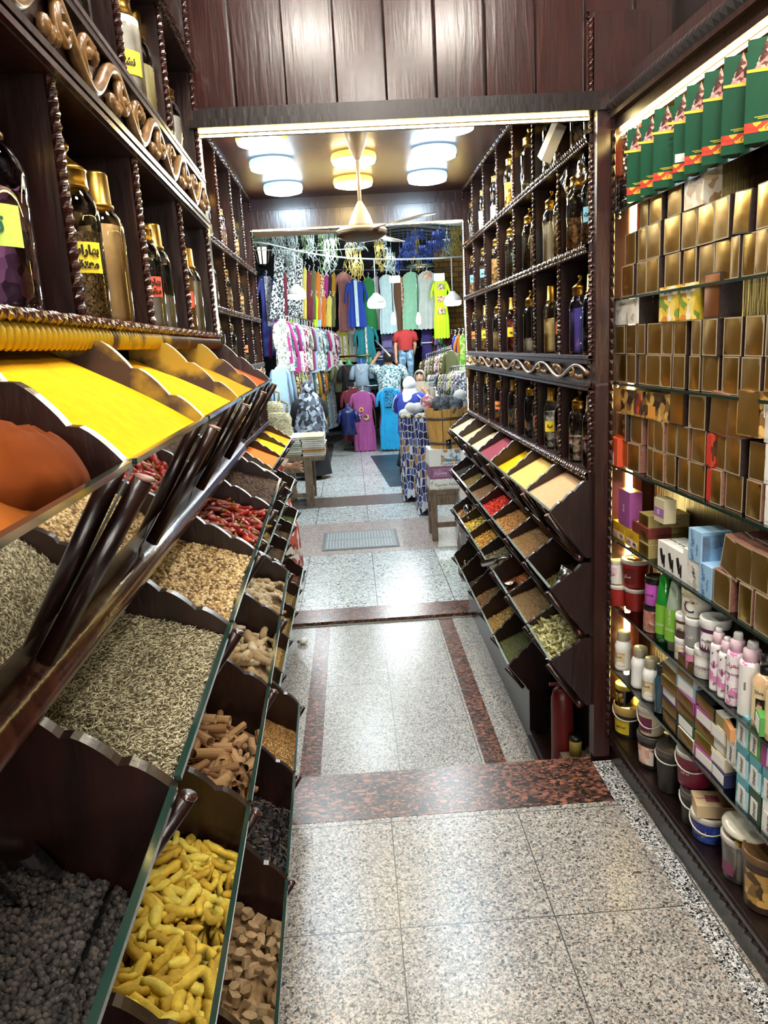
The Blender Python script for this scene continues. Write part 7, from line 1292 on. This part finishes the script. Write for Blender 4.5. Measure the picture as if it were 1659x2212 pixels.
part('trousers', MB().tube([(-.1*k, 0, .1*k), (-.1*k, 0, .5*k), (-.08*k, 0, .92*k)], [.07*k, .085*k, .12*k], 12).tube([(.1*k, 0, .1*k), (.1*k, 0, .5*k), (.08*k, 0, .92*k)], [.07*k, .085*k, .12*k], 12), C_['navy'], t)
part('hair', MB().lathe([(.075*k, 1.52*k), (.092*k, 1.58*k), (.09*k, 1.64*k), (.06*k, 1.685*k)], 16, (0, .02*k, 0), sy=1.1), HAIR, t)
a_, b_ = P(836, 762, y=Y-.1), P(811, 735, y=Y+.6); solo('hook_pole', MB().tube([tuple(a_+(a_-b_)*.25), tuple(a_), tuple(b_)], .014, 8), WHITE, 'white hooked pole held up by the man in the floral shirt', 'pole')
# mannequin in a red shirt and jeans standing on the counter
Y = 15.6; p0 = P(880, 830, y=Y); k = (P(880, 712, y=Y)[2]-p0[2])/1.32*1.0; t = thing('mannequin', 'headless mannequin in a red T-shirt and ripped blue jeans raised behind the women', 'mannequin', p0)
part('mannequin_arm', MB().tube([(-.2*k, 0, 1.2*k), (-.25*k, .0, .95*k), (-.25*k, -.04, .62*k), (-.25*k, -.055, .55*k), (-.25*k, -.06, .50*k)], [.05*k, .042*k, .032*k, .045*k, .015*k], 10), SKINL, t)
part('mannequin_arm', MB().tube([(.2*k, 0, 1.2*k), (.24*k, .03, .95*k), (.2*k, .1, .7*k)], [.05*k, .042*k, .032*k], 10), SKINL, t)
RS = cloth('red shirt', 'b03634'); JN = speckle('washed jeans', ['6f94b0', '8fb0c8', '5a7f9c', '9fbdd0'], 14, rough=.9, bmp=0, noise=.1)
part('red_shirt', robe([(0, 0, .80*k, .17*k, .11*k), (0, 0, 1.0*k, .18*k, .12*k), (0, 0, 1.2*k, .22*k, .12*k), (0, 0, 1.29*k, .15*k, .09*k), (0, 0, 1.32*k, .06*k, .06*k)], fold=.02), RS, t)
for q in (-1, 1): part('sleeve', MB().tube([(q*.14*k, 0, 1.25*k), (q*.21*k, 0, 1.21*k), (q*.26*k, 0, 1.04*k)], [.07*k, .08*k, .075*k], 10), RS, t); part('jeans_leg', MB().tube([(q*.08*k, 0, .82*k), (q*.10*k, -.02, .6*k), (q*.10*k, -.03, .38*k), (q*.10*k, 0, .0)], [.105*k, .095*k, .075*k, .065*k], 12), JN, t)
part('belt', MB().lathe([(.172*k, .80*k), (.174*k, .835*k)], 20, sy=.68), BLACK, t); solo('counter', MB().box(-.6, .6, -.2, .25, 0, p0[2]-ZS), plain('dark counter', '2a2624', .8), 'dark counter under the red shirted mannequin, hidden by the garments', 'counter', (p0[0], Y+.03, ZS))
# woman looking towards the shop, beige hijab, hand at her chin
Y = 13.0; c = P(907, 815, y=Y); H = c[2]-ZS+.09
t = fig('woman in a beige hijab with her hand raised to her chin, facing the shop', (c[0], Y, ZS), -.2, H, (((-.25, -.05, 1.14), (-.22, -.2, .95)), ((.22, -.16, 1.17), (.10, -.20, 1.36))), ST_, SKINL); k = H/1.7; hz = 1.605*k
part('face', MB().ball((0, -.035*k, hz), 1, 18, 12, (.078*k, .075*k, .108*k)), SKINL, t); face(t, (0, -.012*k, hz+.005*k), k, 0)
HJ = cloth('beige hijab', 'a99f8c'); mb = MB(); n = 22
mb.grid(lambda u, v: ((.068+.04*math.sin(math.pi*v*.9+.35))*k*math.cos(2*math.pi*u), -.085*k+.20*k*v, hz+.005*k+(.098+.035*math.sin(math.pi*v*.9+.3))*k*math.sin(2*math.pi*u)), n*2, 8)
mb.grid(lambda u, v: ((.10+.14*v**1.3)*k*math.cos(2*math.pi*u), (.0+.0*v-.01)*k+(.10+.03*v)*k*math.sin(2*math.pi*u), hz-.07*k-.24*k*v), n, 6); mb.ball((0, .05*k, hz+.01*k), 1, 16, 10, (.105*k, .10*k, .128*k)); part('hijab', mb, HJ, t)
part('under_scarf', MB().tube([(-.06*k, -.095*k, hz+.062*k), (0, -.105*k, hz+.092*k), (.06*k, -.095*k, hz+.062*k)], .014*k, 8), BLACK, t)
CT = cloth('taupe coat', '7d7364'); part('coat', robe([(0, 0, .06, .27, .22), (0, 0, .8*k, .23*k, .18*k), (0, 0, 1.15*k, .21*k, .15*k), (0, 0, 1.36*k, .215*k, .13*k), (0, 0, 1.44*k, .10*k, .09*k)]), CT, t)
part('sleeve', MB().tube([(.16*k, 0, 1.38*k), (.21*k, -.03, 1.32*k), (.23*k, -.16, 1.16*k), (.17*k, -.19, 1.25*k)], [.07*k, .075*k, .06*k, .05*k], 12), CT, t); part('sleeve', MB().tube([(-.16*k, 0, 1.38*k), (-.21*k, -.02, 1.32*k), (-.25*k, -.06, 1.14*k), (-.23*k, -.17, 1.0*k)], [.07*k, .075*k, .06*k, .05*k], 12), CT, t)
part('checked_sleeve_scarf', MB().tube([(.24*k, .02, 1.40*k), (.30*k, -.02, 1.15*k), (.27*k, -.04, .85*k)], [.05*k, .07*k, .08*k], 10), kf, t)
# woman in a white hijab and royal blue jacket walking away
g = P(862, 1022, z=ZS); Y = g[1]; c = P(884, 832, y=Y); H = c[2]-ZS+.10
t = fig('woman in a white hijab and royal blue jacket with white piping, seen from behind', (c[0], Y, ZS), math.pi*.85, H, (((-.27, -.05, 1.15), (-.22, -.22, 1.05)), ((.27, -.05, 1.15), (.22, -.22, 1.05))), (((-.10, -.12, .5), (-.10, -.02, .10)), ((.10, .05, .48), (.10, .28, .16))), SKIN); k = H/1.7; hz = 1.6*k
mb = MB().ball((0, 0, hz), 1, 20, 14, (.118*k, .13*k, .145*k)); mb.grid(lambda u, v: ((.105+.10*v**1.2)*k*math.cos(2*math.pi*u), (.11+.05*v)*k*math.sin(2*math.pi*u), hz-.06*k-.24*k*v), 44, 6); part('hijab', mb, plain('white scarf', 'dfe4e4', .85), t)
RB_ = cloth('royal jacket', '2c3f9c'); part('jacket', robe([(0, 0, .72*k, .25*k, .19*k), (0, 0, 1.0*k, .235*k, .18*k), (0, 0, 1.3*k, .25*k, .16*k), (0, 0, 1.42*k, .20*k, .12*k), (0, 0, 1.47*k, .09*k, .09*k)], fold=.02), RB_, t)
for q in (-1, 1): part('sleeve', MB().tube([(q*.16*k, 0, 1.40*k), (q*.24*k, 0, 1.36*k), (q*.29*k, -.04, 1.15*k), (q*.24*k, -.2, 1.06*k)], [.08*k, .085*k, .075*k, .06*k], 12), RB_, t); part('white_piping', MB().tube([(q*.20*k, .13*k, 1.42*k), (q*.27*k, .09*k, 1.34*k), (q*.335*k, .03*k, 1.2*k), (q*.31*k, -.04*k, 1.06*k)], .012*k, 6), WHITE, t)
TRS = cloth('black trousers', '1e2228'); part('trousers', MB().tube([(-.09*k, 0, .9*k), (-.10*k, -.10*k, .5*k), (-.10*k, .0, .1*k)], [.13*k, .10*k, .10*k], 12).tube([(.09*k, 0, .9*k), (.10*k, .06*k, .48*k), (.10*k, .27*k, .17*k)], [.13*k, .10*k, .10*k], 12), TRS, t)
part('shoes', MB().ball((-.10*k, -.07*k, .04*k), 1, 12, 6, (.05*k, .14*k, .045*k)).ball((.10*k, .26*k, .09*k), 1, 12, 6, (.05*k, .09*k, .12*k)), plain('brown shoes', '4a3428', .5), t)
# woman in black with a grey marbled scarf at the left rail
Y = 12.1; c = P(665, 842, y=Y); H = c[2]-ZS+.10
t = fig('woman in black with a long marbled grey scarf, seen from behind', (c[0], Y, ZS), math.pi*1.1, H, (((-.27, .0, 1.15), (-.24, -.15, .95)), ((.27, .0, 1.15), (.24, -.15, .95))), ST_, SKIN); k = H/1.7; hz = 1.6*k
SCF = speckle('marbled scarf', ['3a404a', '9aa4b2', '5a626e', 'b4bec8', '2a2e36', '7e8896'], 16, rough=.9, bmp=0, noise=.12)
mb = MB().ball((0, 0, hz), 1, 20, 14, (.115*k, .125*k, .145*k)); mb.grid(lambda u, v: ((.09+.225*v**.45)*(1+.03*math.sin(14*math.pi*u))*k*math.cos(2*math.pi*u), (.10+.165*v**.45)*k*math.sin(2*math.pi*u), hz-.05*k-.74*k*v), 56, 14); part('scarf', mb, SCF, t)
part('black_robe', robe([(0, 0, .07, .30, .25), (0, 0, .6*k, .27*k, .22*k), (0, 0, 1.1*k, .25*k, .18*k), (0, 0, 1.38*k, .22*k, .13*k), (0, 0, 1.45*k, .1*k, .1*k)]), C_['black'], t)
for q in (-1, 1): part('sleeve', MB().tube([(q*.16*k, 0, 1.38*k), (q*.24*k, 0, 1.33*k), (q*.28*k, -.02, 1.15*k), (q*.25*k, -.14, .98*k)], [.08*k, .085*k, .08*k, .07*k], 12), C_['black'], t)
part('shoes', MB().ball((-.10*k, -.06*k, .03), 1, 12, 6, (.05, .13, .04)).ball((.10*k, -.04*k, .03), 1, 12, 6, (.05, .13, .04)), BLACK, t)
part('shoulder_bag', MB().box(-.16*k, .16*k, .27*k, .34*k, .50*k, .80*k), BLACK, t); textpart('bag_lettering', 'EVERYDAY', .05*k, INKW, t, (0, .344*k, .62*k), (math.pi/2, 0, math.pi))
# seated person by the left rack: patterned robe, outstretched hand, feet
h0 = P(634, 1008, y=7.0); q = P(612, 1060, y=7.0); sx = q[0]-.10
t = thing('person', 'seated person in a red and white robe behind the left rack, hand stretched out', 'person', (sx, 7.05, ZS)); L_ = lambda p: (p[0]-sx, p[1]-7.05, p[2]-ZS)
hw = Vector(L_(h0)); el = hw+Vector((-.22, .02, .06)); sh = Vector((-.12, .1, .98))
V = [((-.05, .08, .45), .15, .12), ((-.07, .09, .72), .14, .11), ((-.10, .1, .95), .13, .10), ((-.10, .1, 1.06), .055), ((-.10, .07, 1.15), .08, .09), ((-.10, .08, 1.24), .07, .08), (tuple(sh+Vector((.14, 0, -.05))), .06), (tuple(el), .045), (tuple(hw-Vector((.05, 0, -.01))), .027), (tuple(hw), .036, .018)]
E = [(0, 1), (1, 2), (2, 3), (3, 4), (4, 5), (2, 6), (6, 7), (7, 8), (8, 9)]
for j in range(4): a = Vector((.050, -.02+.012*j, .028-.018*j)); b1 = len(V); V += [(tuple(hw+a), .0105), (tuple(hw+a*1.75+Vector((0, 0, -.006*j))), .0085)]; E += [(9, b1), (b1, b1+1)]
b1 = len(V); V += [(tuple(hw+Vector((.01, -.035, .03))), .012), (tuple(hw+Vector((.045, -.05, .045))), .0095)]; E += [(9, b1), (b1, b1+1)]
for s_ in (-1, 1): b1 = len(V); V += [((-.05+s_*.09, -.12, .45), .085), ((.0+s_*.09, -.32, .43), .065), ((.04+s_*.09, -.34, .08), .042), ((.10+s_*.09, -.40, .04), .032)]; E += [(0, b1), (b1, b1+1), (b1+1, b1+2), (b1+2, b1+3)]
link('body', skinmesh('body', V, E, SKIN), t); RPT = speckle('red white robe print', ['b04434', 'd8c8b8', '8a3428', 'c9a48f', 'b5523f', 'e0d4c8'], 16, rough=.9, bmp=0, noise=.1)
part('patterned_robe', robe([(.02, -.18, .06, .22, .26), (.02, -.18, .42, .20, .27), (-.02, -.02, .52, .20, .24), (-.07, .09, .75, .19, .16), (-.10, .1, .97, .20, .13), (-.10, .1, 1.08, .07, .07)]), RPT, t); part('sleeve', MB().tube([tuple(sh+Vector((.08, 0, .0))), tuple(el+Vector((0, 0, .03))), tuple(hw-Vector((.075, 0, -.01)))], [.09, .085, .07], 12), RPT, t)
part('head_scarf', MB().ball((-.10, .1, 1.19), 1, 16, 10, (.10, .11, .13)), C_['black'], t); part('shoes', MB().ball((.06, -.42, .035), 1, 10, 6, (.05, .12, .04)).ball((.22, -.42, .035), 1, 10, 6, (.05, .12, .04)), plain('grey sandals', '6a6e72', .5), t)
solo('crate_seat', MB().box(-.2, .2, -.15, .2, 0, .33), WOODB, 'dark crate the robed person sits on behind the left rack', 'crate', (sx-.08, 7.1, ZS))
q = P(622, 1122, y=6.3); t = thing('water_bottle', 'small clear water bottle with a blue label on the lane floor by the left rack', 'bottle', (P(625, 1128, z=ZS)[0]-.02, P(625, 1128, z=ZS)[1]+.2, ZS)); part('bottle_body', MB().lathe([(.03, 0), (.032, .13), (.012, .17), (.012, .19)], 14), CLEARP, t); part('label', MB().lathe([(.033, .05), (.033, .10)], 14), plain('blue bottle label', '4a7ac0', .4), t); part('cap', MB().lathe([(.014, .188), (.014, .205), (1e-4, .206)], 12), WHITE, t)
# plastic wrapped lamp driver and cable hanging in the right rack
q = P(1192, 306, x=XR-.03); t = thing('lamp_driver', 'white plastic cable adapter dangling in front of the top right jars', 'adapter', q); t.rotation_euler = (.5, .3, .2)
part('adapter_box', MB().box(-.02, .02, -.03, .03, -.07, .07), WHITE, t); part('cable', MB().tube([(0, 0, .07), (.01, .01, .16), (.02, 0, .25)], .004, 6), BLACK, t)
nz2 = wob(31, .018); mb = MB().grid(lambda u, v: (nz2(u*.5, v*.4)*.8+.02*math.sin(3*u+5*v), .20*(u-.5)*(1-.4*v)+nz2(v*.4, u*.5)*.5, -.17*v+nz2(u*.3, v*.6)*.4), 20, 16, False)
q = P(1238, 348, x=XR-.02); t = thing('plastic_bag', 'crinkled clear plastic bag hanging above the wide seed jar, right rack', 'bag', q); part('bag_film', mb, CLEARP, t)
